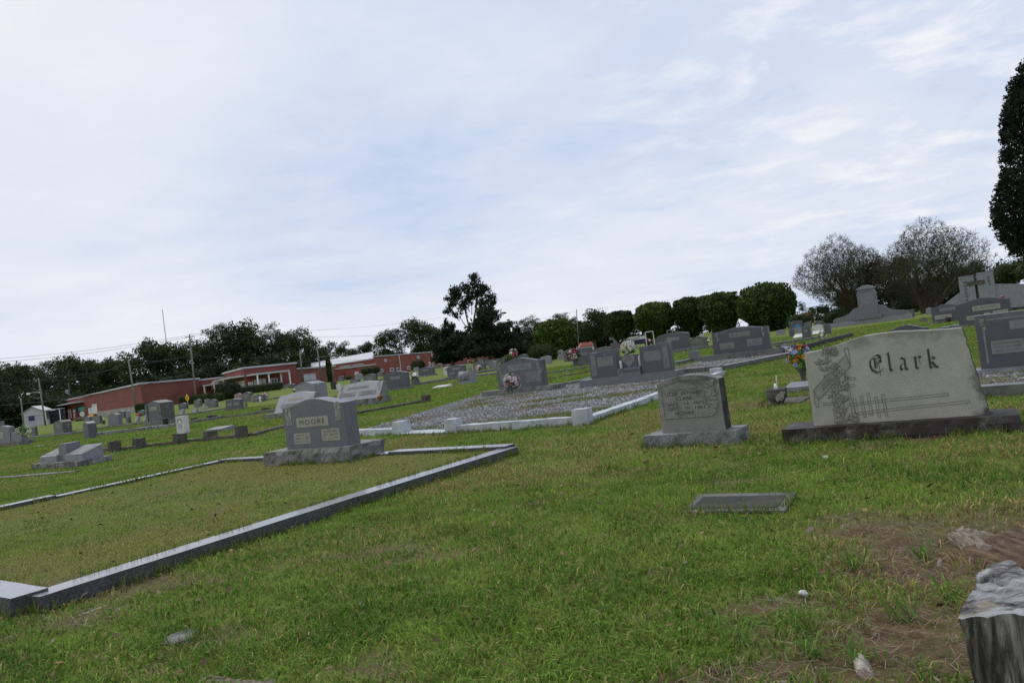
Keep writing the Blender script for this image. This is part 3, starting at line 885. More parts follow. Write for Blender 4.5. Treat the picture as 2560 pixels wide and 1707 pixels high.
# ---------- twin book marker on the left
c, wb, D, r, b = solve(80, 282, 1171, 0.75, YAW, True)
org = c + b * 0.37
o = thing('double_marker', 'double slanted lawn marker with a vase block between and a white surname plate', 'grave marker', org, YAW)
FOOT.append((org.x, org.y, wb / 2, .4, YAW))
m1 = D / FOC
obj('plinth', rough_box(wb, .75, 15 * m1 + .03, .012, .08, seed=3, z0=-.03), M['basemix'], o)
zp = 15 * m1
for s in (-1, 1):
    ww = wb * .34
    pr = prism([(-.26, 0), (.26, 0), (.26, 33 * m1), (-.26, 16 * m1)], -ww / 2, ww / 2, .012)
    e = obj('slanted_tablet', pr, M['light'], o, (s * wb * .255, .02, zp), (0, 0, math.pi / 2))
    ang2 = math.atan2(17 * m1, .52)
    obj('inscription_panel', box((0, 0, 0), (ww * .8, .40, .008)), M['panelg'], o, (s * wb * .255, .02, zp + 24.5 * m1 + .004), (ang2, 0, 0))
obj('vase_block', box((0, 0, 0), (wb * .165, .34, 44 * m1), bevel=.01), M['grey2'], o, (-.0 * wb, .0, zp + 22 * m1))
obj('surname_plate', prism([(-.08 * wb, .0), (.11 * wb, .0), (.13 * wb, 13 * m1), (-.13 * wb, 13 * m1)], -.008, .004), M['panelg'], o, (-.12 * wb, -.385, .01))
obj('lettering', text_mesh('KING', wb * .12, 8 * m1), M['ink'], o, (-.10 * wb, -.396, 7 * m1))

# ---------- companion stone cut by the left edge
c, wb, D, r, b = solve(-95, 88, 1121, 0.8, YAW, True)
org = c + b * 0.4
o = thing('double_monument', 'grey companion monument at the left edge, tall centre pillar and lower side tablets', 'monument', org, YAW)
FOOT.append((org.x, org.y, wb / 2, .4, YAW))
m1 = D / FOC
obj('base', box((0, 0, 5 * m1), (wb, .8, 11 * m1 + .0), bevel=.01), M['greykerb'], o)
obj('pillar', box((0, 0, 0), (wb * .22, .5, 54 * m1), bevel=.01), M['grey2'], o, (-.06 * wb, .1, 37 * m1))
for s, xx in ((-1, -.29), (1, .17)):
    obj('tablet', prism(outline(wb * .28, 42 * m1, 'serp', .1), -.14, .14, .01), M['grey2'], o, (xx * wb, -.08, 10 * m1))
    obj('inscription_panel', box((0, 0, 0), (wb * .15, .008, 18 * m1)), M['panel'], o, ((xx - .05) * wb, -.224, 30 * m1))
obj('vase_block', box((0, 0, 0), (wb * .17, .3, 24 * m1), bevel=.01), M['grey2'], o, (.40 * wb, -.05, 22 * m1))
leftvase = org + r * .40 * wb - b * .05 + Vector((0, 0, 34 * m1))

# ---------- barrel shaped stone and ledger slab
c, wb, D, r, b = solve(1146, 1193, 960, 0.55, YAW, True)
o = thing('barrel_marker', 'barrel-shaped black streaked marker lying on a low stone bench with an upright end', 'grave marker', c + b * .27, YAW)
FOOT.append((c.x, c.y, wb / 2, .3, YAW))
m1 = D / FOC
rad = 14.5 * m1
bm = tube_into(bmesh.new(), [(-wb * .45, 0, 0), (wb * .34, 0, 0)], rad, 20); bmesh.ops.recalc_face_normals(bm, faces=bm.faces)
obj('barrel', bm, M['basemix'], o, (0, 0, 17 * m1))
obj('bench', box((0, 0, 0), (wb * .95, .56, 10 * m1), bevel=.01), M['light'], o, (-.02 * wb, 0, 5 * m1 - .01))
obj('end_block', box((0, 0, 0), (wb * .18, .56, 33 * m1), bevel=.015), M['light'], o, (wb * .42, 0, 16 * m1))
# ------------------------------------------------------------------ smaller and farther stones
def slab(name, label, xl, xr, yb, t, h, mat, tilt=0.0, cat='grave marker', yaw=YAW, z=0.0, taper=0.0):
    c, w, D, r, b = solve(xl, xr, yb, t, yaw, True)
    org = c + b * t / 2
    o = obj(name, rough_box(w, t, h + .03, 0.006, .08, seed=xl, z0=-.03), M[mat])
    o.location = org + Vector((0, 0, z)); o.rotation_euler = (tilt, 0, yaw)
    FOOT.append((org.x, org.y, w / 2, t / 2, yaw))
    return tag(o, label, cat)


slab('ledger_slab', 'tilted pale ledger slab lying in grass left of the barrel marker', 1081, 1131, 970, .6, .11, 'white', tilt=.12)
slab('flat_marker', 'white flat marker in the grass right of the leftmost companion stone', 75, 110, 1118, .5, .03, 'white')
slab('flat_marker', 'small white flat marker farther behind, left of the short pillar stone', 124, 144, 1111, .4, .03, 'white')
slab('flat_marker', 'grey flat marker in the grass in front of the panelled stone at left', 134, 160, 1101, .4, .06, 'greykerb')
slab('ledger_slab', 'fallen grey slab leaning across the brown kerb blocks', 511, 588, 1080, .55, .12, 'light', tilt=.1)
slab('flat_marker', 'grey marker lying nearly flush behind the bowl planter', 1963, 2040, 981, .5, .12, 'light', tilt=.1)
# the sunken marker in front
c, w, D, r, b = solve(1704, 1993, 1284, .42, YAW + .03, True)
o = thing('flat_marker', 'sunken grey marker flush in the foreground lawn, name worn almost away', 'grave marker', c + b * .21, YAW + .03)
FOOT.append((c.x + b.x * .21, c.y + b.y * .21, w / 2 - .03, .17, YAW))
mk = rough_box(w, .42, .09, .006, .05, seed=9, z0=-.058)
obj('slab', mk, M['weather'], o, rot=(.07, 0, 0))
obj('inscription_panel', box((0, 0, 0), (w * .84, .27, .006)), M['black'], o, (.0, -.01, .0325), (.07, 0, 0))
tm = text_mesh('MOLLIE V. CLARK', w * .6, .07)
obj('lettering', tm, M['ink'], o, (.03, .04, .0405), (math.radians(-90) + .07, 0, 0))
# half buried round marker
c = G(452, 1598)
lid = lathe([(.0, -.02), (.088, -.02), (.09, .0), (.086, .006), (.062, .008), (.058, .003), (.03, .004), (.001, .005)], 28)
o = obj('survey_plate', lid, M['greykerb']); o.location = c + Vector((0, 0, .012)); o.rotation_euler = (.03, -.05, .4)
tag(o, 'round grey plate half grown over in the lawn below the granite kerb', 'ground plate')
FOOT.append((c.x, c.y, .06, .055, 0))

# (name, label, xl, xr, yt, yb, profile, material, thickness, base, panel)
L = [
 ('headstone', 'dark narrow headstone with a white plaque, right of the white flower vase at far left', 79, 96, 1067, 1091, 'flat', 'dark', .2, 0, 1),
 ('family_monument', 'grey panelled monument with yellow lichen on its right side, left of the short pillar stone', 136, 182, 1052, 1088, 'serp', 'weather', .6, 1, 1),
 ('headstone', 'pale headstone peeping out behind the lichen-sided panelled monument', 162, 181, 1049, 1072, 'serp', 'light', .3, 0, 0),
 ('pillar_stone', 'short thick dark pillar stone with a pale shield panel, alone in the grass at left', 211, 245, 1054, 1097, 'gable', 'dark', .42, 0, 1),
 ('headstone', 'small grey headstone in front of the red railings', 211, 231, 1040, 1060, 'serp', 'mid', .25, 0, 0),
 ('headstone', 'grey headstone with a dark urn at its right, below the white wall door', 231, 257, 1040, 1061, 'flat', 'mid', .25, 1, 1),
 ('family_monument', 'plain broad blue-grey monument in front of the school plinth', 271, 308, 1034, 1066, 'serp', 'grey2', .3, 1, 0),
 ('headstone', 'dark double headstone behind the plain broad monument', 296, 317, 1027, 1046, 'serp', 'dark', .3, 0, 1),
 ('headstone', 'light headstone beside the dark double one, below the school plinth', 316, 328, 1025, 1044, 'serp', 'light', .3, 0, 0),
 ('headstone', 'tiny grey block stone right of the plain broad monument', 315, 329, 1043, 1058, 'flat', 'mid', .25, 0, 0),
 ('slant_marker', 'little sloping marker below the red flower pot', 334, 352, 1040, 1056, 'flat', 'light', .4, 0, 1),
 ('slant_marker', 'little sloping marker touching the left flank of the massive stepped monument', 356, 373, 1037, 1052, 'flat', 'light', .4, 0, 1),
 ('headstone', 'low grey headstone between the red flower pot and the hedge', 345, 366, 1025, 1040, 'serp', 'mid', .25, 0, 1),
 ('headstone', 'grey headstone with a bright flush panel, right of the massive stepped monument', 447, 471, 1007, 1023, 'serp', 'dark', .25, 0, 1),
 ('headstone', 'upright grey headstone under the round hedge, right of the yellow road sign', 486, 507, 998, 1018, 'serp', 'mid', .25, 0, 1),
 ('headstone', 'grey headstone half hidden at the back of a pair under the big dark bush', 512, 526, 997, 1014, 'flat', 'light', .25, 0, 0),
 ('headstone', 'grey front headstone of the pair under the big dark bush', 520, 547, 998, 1019, 'serp', 'mid', .25, 0, 1),
 ('headstone', 'small cream headstone just below the pair under the dark bush', 503, 518, 1014, 1025, 'flat', 'panel', .25, 0, 0),
 ('slant_marker', 'low sloping stone right behind the white squared headstone', 448, 464, 1023, 1037, 'flat', 'light', .35, 0, 1),
 ('slant_marker', 'low sloping stone with dark oval, between the white squared headstone and the rusty rod', 479, 497, 1019, 1033, 'flat', 'light', .35, 0, 1),
 ('family_monument', 'dark grey peaked double headstone behind the rusty rod, black vase at its right', 566, 611, 997, 1026, 'gable', 'dark', .3, 1, 2),
 ('headstone', 'pink granite headstone in front of the long clipped hedge', 587, 608, 983, 1001, 'serp', 'pink', .25, 0, 1),
 ('headstone', 'grey headstone touching the pink granite one', 607, 634, 980, 1003, 'serp', 'mid', .3, 0, 1),
 ('headstone', 'low grey stone with a white cross standing before it', 636, 665, 985, 1004, 'serp', 'mid', .25, 0, 2),
 ('headstone', 'low rounded grey stone at the foot of the long clipped hedge', 703, 727, 966, 980, 'round', 'mid', .3, 0, 0),
 ('headstone', 'low grey stone with pink flowers, left of the bulky cream-panelled monument', 726, 745, 964, 980, 'serp', 'mid', .3, 0, 0),
 ('headstone', 'small bright white headstone between the bulky monument and the wedge marker', 836, 853, 960, 976, 'arch', 'white', .12, 0, 0),
 ('headstone', 'dark arched headstone behind the small white one', 828, 844, 949, 968, 'round', 'black', .25, 0, 0),
 ('headstone', 'tall rounded grey headstone under the red school door', 846, 862, 944, 962, 'round', 'mid', .25, 0, 0),
 ('headstone', 'grey peaked headstone between the rounded stone and the cubic hedge', 877, 903, 946, 966, 'gable', 'mid', .25, 0, 1),
 ('headstone', 'pale stone below the white notice on the school wall', 888, 909, 936, 952, 'serp', 'light', .25, 0, 0),
 ('headstone', 'serpentine grey headstone right below the cubic hedge', 911, 946, 934, 962, 'serp', 'mid', .25, 0, 1),
 ('family_monument', 'large plain dark monument with pale stepped panel and a white flower vase at its right', 962, 1028, 929, 976, 'arch', 'dark', .3, 1, 1),
 ('headstone', 'stone with a mottled brown face beside the round dark urn', 946, 962, 934, 951, 'serp', 'weather', .25, 0, 0),
 ('family_monument', 'dark serpentine monument with a blue posy at its foot', 1048, 1089, 917, 940, 'serp', 'dark', .3, 1, 1),
 ('headstone', 'pale block stone behind the dark serpentine monument with the blue posy', 1035, 1049, 922, 936, 'flat', 'light', .3, 0, 0),
 ('headstone', 'small rough dark headstone right of the monument with the blue posy', 1086, 1101, 914, 929, 'serp', 'weather', .25, 0, 0),
 ('headstone', 'upright pale blue-white headstone behind the three-panelled dark monument', 1110, 1125, 910, 930, 'arch', 'white', .2, 0, 1),
 ('family_monument', 'dark flat topped monument with three pale panels, behind the barrel marker', 1120, 1169, 912, 945, 'serp', 'dark', .25, 1, 3),
 ('headstone', 'grey serpentine headstone with a pink bear posy in front', 1184, 1216, 904, 925, 'serp', 'mid', .25, 1, 1),
 ('headstone', 'light weathered square headstone between the pink posy stone and the red wreath stone', 1223, 1243, 902, 921, 'serp', 'light', .3, 0, 1),
 ('headstone', 'narrow headstone with a red and white wreath', 1243, 1257, 896, 917, 'flat', 'mid', .25, 0, 0),
 ('headstone', 'grey stone under the dark conifers, behind the pink posy stone', 1196, 1212, 900, 914, 'serp', 'mid', .25, 0, 0),
 ('headstone', 'slim grey stone under the dark conifers left of the left winged tablet', 1214, 1238, 896, 910, 'flat', 'mid', .25, 0, 0),
 ('headstone', 'left wing tablet of the pair flanking a tall flower vase', 1256, 1281, 888, 913, 'rise', 'dark', .25, 0, 1),
 ('headstone', 'right wing tablet of the pair flanking a tall flower vase', 1296, 1323, 885, 909, 'serp', 'dark', .25, 0, 1),
 ('headstone', 'light grey rounded headstone in front of the clipped round bush', 1353, 1381, 889, 910, 'serp', 'light', .35, 0, 0),
 ('headstone', 'pale upright headstone right of the clipped round bush', 1393, 1411, 874, 898, 'arch', 'light', .3, 0, 1),
 ('headstone', 'broad grey headstone behind the pink flower vase', 1411, 1446, 872, 903, 'serp', 'mid', .3, 0, 0),
 ('family_monument', 'ribbed grey monument between the pink flower vase and the double heart monument', 1447, 1486, 870, 914, 'flat', 'mid', .35, 1, 1),
 ('headstone', 'grey tablet directly behind the left tablet of the double heart monument', 1484, 1536, 867, 892, 'serp', 'mid', .3, 0, 0),
 ('family_monument', 'broad dark rounded monument with rock-faced base behind the right tablet of the double heart monument', 1648, 1730, 831, 880, 'arch', 'dark', .35, 1, 1),
 ('headstone', 'grey headstone between the broad rounded monument and the three-panelled one', 1728, 1772, 841, 870, 'serp', 'weather', .3, 1, 1),
 ('headstone', 'pale stone with a white arched top behind the grey square headstone', 1734, 1760, 834, 848, 'gable', 'white', .25, 0, 0),
 ('headstone', 'small plain block in the gravel left of the three-panelled dark monument', 1725, 1752, 877, 905, 'flat', 'grey2', .3, 0, 0),
 ('headstone', 'low grey stone left of the broad dark rounded monument', 1632, 1650, 846, 864, 'flat', 'mid', .3, 0, 0),
 ('headstone', 'dark broad stone with blue flowers in front', 1974, 2009, 802, 823, 'flat', 'dark', .25, 0, 0),
 ('headstone', 'pale scalloped stone below the blue flowers', 1979, 2006, 818, 832, 'serp', 'light', .25, 0, 0),
 ('headstone', 'small white-framed stone right of the three-panelled monument', 1940, 1964, 824, 838, 'arch', 'light', .25, 0, 1),
 ('headstone', 'grey rising stone right of the blue flowers', 2011, 2031, 803, 820, 'rise', 'mid', .25, 0, 0),
 ('headstone', 'dark headstone behind the pale mottled one near the pillar monument', 2037, 2059, 801, 818, 'serp', 'dark', .25, 0, 0),
 ('headstone', 'pale mottled headstone behind the white slanted slabs', 2032, 2059, 811, 829, 'serp', 'white', .25, 0, 0),
 ('headstone', 'dark upright headstone left of the white slanted slabs', 1974, 1989, 823, 843, 'flat', 'dark', .25, 0, 0),
 ('headstone', 'dark cross-shouldered stone standing between two white slanted slabs', 2007, 2031, 815, 850, 'flat', 'dark', .3, 1, 1),
 ('headstone', 'tall dark headstone at the left end of the pillar monument', 2062, 2080, 809, 836, 'flat', 'dark', .3, 0, 0),
 ('headstone', 'low bench-like stone between the pillar monument and the forked tree', 2254, 2288, 774, 794, 'flat', 'mid', .4, 0, 1),
 ('headstone', 'pale stone just right of the forked tree trunk', 2316, 2332, 768, 786, 'serp', 'light', .3, 0, 0),
 ('headstone', 'small dark rounded rock-like stone in front of the dark vase monument', 2300, 2319, 794, 806, 'round', 'weather', .35, 0, 0),
 ('bench_tomb', 'pale low tomb at the right edge below the memorial wing wall', 2530, 2600, 750, 766, 'flat', 'light', .8, 1, 0),
 ('headstone', 'faint low stone between the round trees and the three-panelled monument, pale top', 1890, 1912, 808, 824, 'gable', 'white', .25, 0, 0),
]
FAR = {}
for i, (nm, lb, xl, xr, yt, yb, pf, mt, t, bs, pn) in enumerate(L):
    pans = ()
    if pn == 1: pans = ((0, .62, .42, .2, None),)
    if pn == 2: pans = ((-.24, .45, .34, .3, None), (.24, .45, .34, .3, None))
    if pn == 3: pans = ((0, .66, .42, .2, None), (-.25, .3, .28, .22, None), (.25, .34, .28, .22, None))
    if nm == 'slant_marker':
        o, d = stone(nm, lb, xl, xr, yt, yb, pf, mt, t=t, slant=t * .7, panels=pans, cat='slant marker')
    elif bs:
        ex = max(4, (xr - xl) * .13)
        o, d = stone(nm, lb, xl, xr, yt, yb, pf, mt, t=t, base=(xl - ex, xr + ex), bh=max(2.5, (yb - yt) * .13), basemat='greykerb', panels=pans, bt=.25, rough=.01, cat='headstone' if nm == 'headstone' else 'monument')
    else:
        o, d = stone(nm, lb, xl, xr, yt, yb, pf, mt, t=t, panels=pans, cat='headstone' if nm == 'headstone' else nm.replace('_', ' '))
    FAR[i] = (o, d)

# white slanted slabs on the right
for lb, xl, xr, yb in (('left white slanted slab leaning against the cross-shouldered stone', 1983, 2012, 845), ('right white slanted slab, longer, beside the cross-shouldered stone', 2030, 2060, 836)):
    slab('ledger_slab', lb, xl, xr, yb, .7, .16, 'white', tilt=.28)
slab('grave_slab', 'brown earth-covered slab in the grass beside the bowl planter', 1900, 2030, 1012, .9, .015, 'oldkerb')
slab('edging_strip', 'thin concrete strip sunk in the lawn at the left edge', -60, 205, 1193, .25, .03, 'greykerb', yaw=YAW + .1)

# stepped stone with a cross
c, wb, D, r, b = solve(1523, 1558, 872, .5, YAW, True)
o = thing('cross_monument', 'stepped grey monument carrying a stone cross, behind the white bouquet', 'monument', c + b * .25, YAW)
m1 = D / FOC
obj('base_step', box((0, 0, 4 * m1), (wb * 1.15, .7, 9 * m1)), M['mid'], o)
obj('base_step', box((0, 0, 12 * m1), (wb * .7, .45, 8 * m1)), M['mid'], o)
cr = box((0, 0, 0), (wb * .26, .2, 22 * m1)); box_into(cr, (0, -.01, 1 * m1), (wb * .8, .16, 6.5 * m1))
obj('cross', cr, M['mid'], o, (0, 0, 26 * m1))

# white cross before the low stone
c = G(651, 1004)
m1 = c.y / FOC
cr = box((0, 0, 7 * m1), (3 * m1, .05, 15 * m1)); box_into(cr, (0, -.004, 9.5 * m1), (10 * m1, .045, 3 * m1))
o = obj('grave_cross', cr, M['paintwhite']); o.location = c; o.rotation_euler = (0, 0, YAW)
tag(o, 'small white cross planted before a low grey stone', 'cross')

# ------------------------------------------------------------------ kerbs around plots
def kerb(name, label, pts, wd, hh, top, side=None, joint=2.2, closed=False, group=None, seed=0, zt=0.0, cat='kerb', extra=0.0, bev=.012):
    """pts: ground points; one block per stretch of about `joint` metres"""
    o = thing(name, label, cat, pts[0], 0, group); o['kind'] = 'thing'
    base = Vector(pts[0]); rr = random.Random(seed)
    P = list(pts) + ([pts[0]] if closed else [])
    for a, b_ in zip(P[:-1], P[1:]):
        a, b_ = Vector(a), Vector(b_)
        L_ = (b_ - a).length; n = max(1, round(L_ / joint)); dr = (b_ - a).normalized(); yw = math.atan2(dr.y, dr.x)
        for k in range(n):
            s0, s1 = L_ * k / n + .006, L_ * (k + 1) / n - .006
            m = a + dr * (s0 + s1) / 2
            jz = rr.uniform(-.016, .016)
            bm = rough_box(s1 - s0, wd, hh + .05, .007 if bev else .014, max(.07, (s1 - s0) / 30), seed=seed + k, top_rough=.0 if bev else .8)
            me = bpy.data.meshes.new('kerb_stone'); bm.to_mesh(me); bm.free()
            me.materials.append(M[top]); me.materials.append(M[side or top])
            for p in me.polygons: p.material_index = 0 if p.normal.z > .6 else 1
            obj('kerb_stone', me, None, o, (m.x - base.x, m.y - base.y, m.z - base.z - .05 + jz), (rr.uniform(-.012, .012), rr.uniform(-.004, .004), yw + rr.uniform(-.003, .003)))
            FOOT.append((m.x, m.y, (s1 - s0) / 2, wd / 2, yw))
    return o


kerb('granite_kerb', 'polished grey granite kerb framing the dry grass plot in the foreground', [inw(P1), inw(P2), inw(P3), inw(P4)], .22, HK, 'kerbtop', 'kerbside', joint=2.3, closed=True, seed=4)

# whitewashed kerb with posts around the gravel
A = G(870, 1090); B = G(1459, 1062); C_ = G(1806, 938)
kw = kerb('whitewashed_kerb', 'whitewashed kerb with square corner posts around the gravel plot', [A, G(1003, 1086)], .22, .13, 'whitekerb', joint=3, seed=11, bev=0)
def kerb_more(o, pts, **k):
    t = kerb('x', 'x', pts, **k)
    base = o.location.copy()
    for ch in list(t.children):
        ch.location = ch.location + t.location - base; ch.parent = o
    bpy.data.objects.remove(t)
kerb_more(kw, [G(1003, 1086), G(1133, 1083)], wd=.42, hh=.05, top='whitekerb', joint=3, seed=12, bev=0)
kerb_more(kw, [G(1133, 1083), B], wd=.2, hh=.15, top='whitekerb', joint=1.4, seed=13, bev=0)
kerb_more(kw, [B, C_], wd=.2, hh=.12, top='whitekerb', joint=3.0, seed=14, bev=0)
for (px, py, hh, ww) in ((1006, 1086, 34, .26), (1136, 1083, 37, .24), (1459, 1062, 41, .25), (1792, 940, 20, .28)):
    g = G(px, py); hm = hh * g.y / FOC
    bm = rough_box(ww, ww, hm + .05, .008, .06, seed=px, z0=-.05)
    e = obj('post', bm, M['whitekerb'], kw, g - kw.location, (0, 0, YAW + .1))
    FOOT.append((g.x, g.y, .15, .15, YAW))
# grey kerb around the second gravel plot
kerb('grey_kerb', 'grey concrete kerb with dark mould along the second gravel plot', [G(1640, 948), G(1716, 934), G(1806, 926), G(1990, 889), G(1955, 868)], .3, .14, 'light', 'greykerb', joint=3.2, seed=15)
kerb('grey_kerb', 'short grey kerb length between the small plain block and the double heart monument', [G(1684, 914), G(1752, 901)], .3, .16, 'light', 'greykerb', joint=3.2, seed=16)
kerb('grey_kerb', 'grey kerb of the gravel plot at the right edge of the picture', [G(2440, 992), G(2700, 975)], .25, .13, 'light', 'greykerb', joint=2.5, seed=17)
kerb('dark_kerb', 'black mould covered kerb crossing the lawn in front of the white slanted slabs', [G(1950, 872), G(2010, 874), G(2126, 842)], .3, .2, 'black', joint=3, seed=18, bev=0)
kerb('grey_kerb', 'low grey kerb left of the black mould covered one', [G(1926, 866), G(2004, 854), G(2060, 846)], .35, .16, 'greykerb', joint=2.5, seed=19, bev=0)
kerb('brown_kerb', 'low brown mossy kerb running between the old brown blocks', [G(235, 1128), G(305, 1126), G(450, 1108), G(625, 1092), G(720, 1066)], .2, .09, 'oldkerb', joint=2.2, seed=20, bev=0)
kerb('brown_kerb', 'narrow brown kerb running from the wedge marker to a lone post', [G(880, 1038), G(1066, 1004)], .2, .1, 'oldkerb', joint=3, seed=21, bev=0)
kerb('mossy_kerb', 'mossy broken kerb line behind the white squared headstone', [G(470, 1060), G(560, 1046), G(640, 1036), G(760, 1020)], .3, .14, 'greykerb', joint=3, seed=22, bev=0)
kerb('mottled_kerb', 'black and white mottled kerb in front of the massive stepped monument', [G(240, 1090), G(440, 1067)], .35, .16, 'basemix', joint=4, seed=23, bev=0)
kerb('grey_kerb', 'long thin grey kerb right of the plain broad monument', [G(244, 1073), G(360, 1060)], .3, .12, 'greykerb', joint=4, seed=24, bev=0)
kerb('grey_kerb', 'grey kerb in front of the panelled monument at far left', [G(60, 1098), G(185, 1086), G(235, 1074)], .3, .14, 'greykerb', joint=4, seed=25, bev=0)
kerb('grey_kerb', 'pale kerb lines between the large plain dark monument and the barrel marker', [G(1030, 964), G(1150, 946), G(1245, 935)], .35, .16, 'greykerb', joint=4, seed=26, bev=0)
kerb('grey_kerb', 'double kerb crossing right behind the barrel marker', [G(1190, 934), G(1250, 925)], .4, .2, 'greykerb', joint=4, seed=27, bev=0)
kerb('grey_kerb', 'grey kerb between the bouquet monument and the double heart monument', [G(1375, 970), G(1480, 950)], .3, .1, 'greykerb', joint=4, seed=28, bev=0)
kerb('grey_kerb', 'pale kerb in the grass left of the double heart monument', [G(1370, 936), G(1478, 918)], .3, .12, 'greykerb', joint=4, seed=29, bev=0)
kerb('dark_kerb', 'dark mossy kerb just in front of the pale one, left of the double heart monument', [G(1366, 937 + 12), G(1478, 930)], .2, .07, 'oldkerb', joint=4, seed=30, bev=0)
kerb('grey_kerb', 'kerb below the pink granite stone and its neighbours', [G(600, 1007), G(690, 996), G(745, 985)], .3, .1, 'greykerb', joint=5, seed=31, bev=0)
kerb('grey_kerb', 'kerb ledge on which the low sloping stones stand', [G(445, 1040), G(500, 1033), G(560, 1023)], .7, .14, 'greykerb', joint=5, seed=32, bev=0)
kerb('grey_kerb', 'pale kerb under the broad dark rounded monument', [G(1680, 884), G(1790, 868)], .4, .2, 'greykerb', joint=5, seed=33, bev=0)
kerb('grey_kerb', 'kerb leading away from the stone with the heart panel', [G(2355, 826), G(2440, 810)], .35, .12, 'light', 'greykerb', joint=5, seed=34, bev=0)
kerb('dark_kerb', 'low dark kerb at the far right under the pale tomb', [G(2520, 778), G(2640, 765)], .4, .2, 'black', joint=5, seed=35, bev=0)

# old concrete blocks of the brown kerb
BL = [(221, 246, 1111, 1126, 'partly hidden behind the double slanted marker'), (272, 305, 1104, 1131, 'second from the left, tall'), (333, 367, 1097, 1124, 'third from the left, mossy top'),
      (432, 468, 1086, 1112, 'right below the white squared headstone'), (509, 545, 1080, 1102, 'under the fallen grey slab'), (590, 620, 1067, 1098, 'tallest, below the rusty rod'), (1055, 1077, 988, 1007, 'alone at the far end of the narrow brown kerb')]
for (xl, xr, yt, yb, where) in BL:
    c, w, D, r, b = solve(xl, xr, yb, .3, YAW, True)
    o = obj('kerb_block', rough_box(w, .32, (yb - yt) * D / FOC + .05, .02, .06, seed=xl, z0=-.05, top_rough=.6), M['oldkerb'])
    o.location = c + b * .15; o.rotation_euler = (random.uniform(-.05, .05), random.uniform(-.05, .05), YAW)
    FOOT.append((c.x, c.y, w / 2, .2, YAW))
    tag(o, 'mossy brown concrete block, ' + where, 'kerb block', 'old brown kerb blocks')
for (px, py, s, lb) in ((486, 1050, .35, 'small broken brown stone on the mossy kerb, left one'), (530, 1046, .45, 'larger broken brown stone on the mossy kerb, right one'), (664, 1026, .4, 'little rock in the grass behind the rusty rod')):
    g = G(px, py)
    o = obj('kerb_fragment', rough_box(s, s * .7, s * .55, .06, .06, seed=px, z0=-.05, top_rough=.8), M['oldkerb']); o.location = g; tag(o, lb, 'stone')

# rusty rod with a marker head
g = G(588, 1058); hd = at(578, 1018, g.y + .1)
o = thing('marker_rod', 'leaning rusty rod with a small pale plate on top', 'marker rod', g)
obj('rod', tube([(0, 0, -.1), tuple(hd - g)], .014, 8), M['rust'], o)
obj('plate', box(tuple(hd - g + Vector((.03, 0, .02))), (.15, .04, .05), rz=YAW, bevel=.01), M['stonevase'], o)
# ------------------------------------------------------------------ numpy noise
def vnoise(x, y, seed=0):
    xi = np.floor(x).astype(np.int64); yi = np.floor(y).astype(np.int64)
    xf = x - xi; yf = y - yi
    def hsh(a, b):
        n = (a * 374761393 + b * 668265263 + seed * 974711) & 0x7fffffff
        n = ((n ^ (n >> 13)) * 1274126177) & 0x7fffffff
        return ((n ^ (n >> 16)) & 0xffff) / 65535.0
    u = xf * xf * (3 - 2 * xf); v = yf * yf * (3 - 2 * yf)
    return (hsh(xi, yi) * (1 - u) + hsh(xi + 1, yi) * u) * (1 - v) + (hsh(xi, yi + 1) * (1 - u) + hsh(xi + 1, yi + 1) * u) * v


def fbm(x, y, o=4, seed=0):
    s = 0; a = .5; t = 0
    for k in range(o):
        s = s + a * vnoise(x * 2 ** k, y * 2 ** k, seed + k); t += a; a *= .5
    return s / t


def in_poly(x, y, poly):
    r = np.zeros(x.shape, bool); n = len(poly)
    for i in range(n):
        x0, y0 = poly[i][0], poly[i][1]; x1, y1 = poly[(i + 1) % n][0], poly[(i + 1) % n][1]
        c = ((y0 > y) != (y1 > y)) & (x < (x1 - x0) * (y - y0) / (y1 - y0 + 1e-12) + x0)
        r ^= c
    return r


# dirt patches: (px, py, rx, ry, strength)
DIRT = [(2390, 1590, .45, .36, .8), (2170, 1670, .42, .20, .75), (1850, 1700, .34, .10, .6), (2480, 1400, .6, .4, .85), (2280, 1310, .55, .16, .8), (2130, 1295, .3, .1, .6), (2000, 1510, .28, .10, .62), (2560, 1380, .7, .6, .9),
        (1620, 1185, .6, .3, .35), (2250, 1110, 1.4, .16, .42), (1745, 1130, .7, .14, .45), (330, 1470, .9, .22, .5), (120, 1560, .6, .2, .45), (1960, 1120, .5, .2, .4), (520, 1590, .2, .2, .2), (2330, 1440, .25, .16, .6), (1480, 1290, .4, .2, .3),
        (960, 1400, .5, .2, .3), (1230, 1150, .6, .2, .3), (1960, 1000, 1.5, .9, .6), (200, 1200, 2.2, .25, .45)]
DG = [(G(a, b_), c_, d_, e_) for a, b_, c_, d_, e_ in DIRT]


def dirt(x, y):
    n = fbm(x * 2.2, y * 2.2, 4, 3); n2 = fbm(x * 9, y * 9, 3, 9)
    s = np.zeros_like(x)
    for p, rx, ry, st in DG:
        d = np.sqrt(((x - p.x) / rx) ** 2 + ((y - p.y) / ry) ** 2)
        s = np.maximum(s, st * np.clip(1.7 - d, 0, 1))
    s = s + (n - .5) * 1.0 + (n2 - .5) * .45 - 0.08
    s = np.maximum(s, (fbm(x * 1.3, y * 1.3, 4, 21) - .66) * 3.2)
    return np.clip(s, 0, 1)


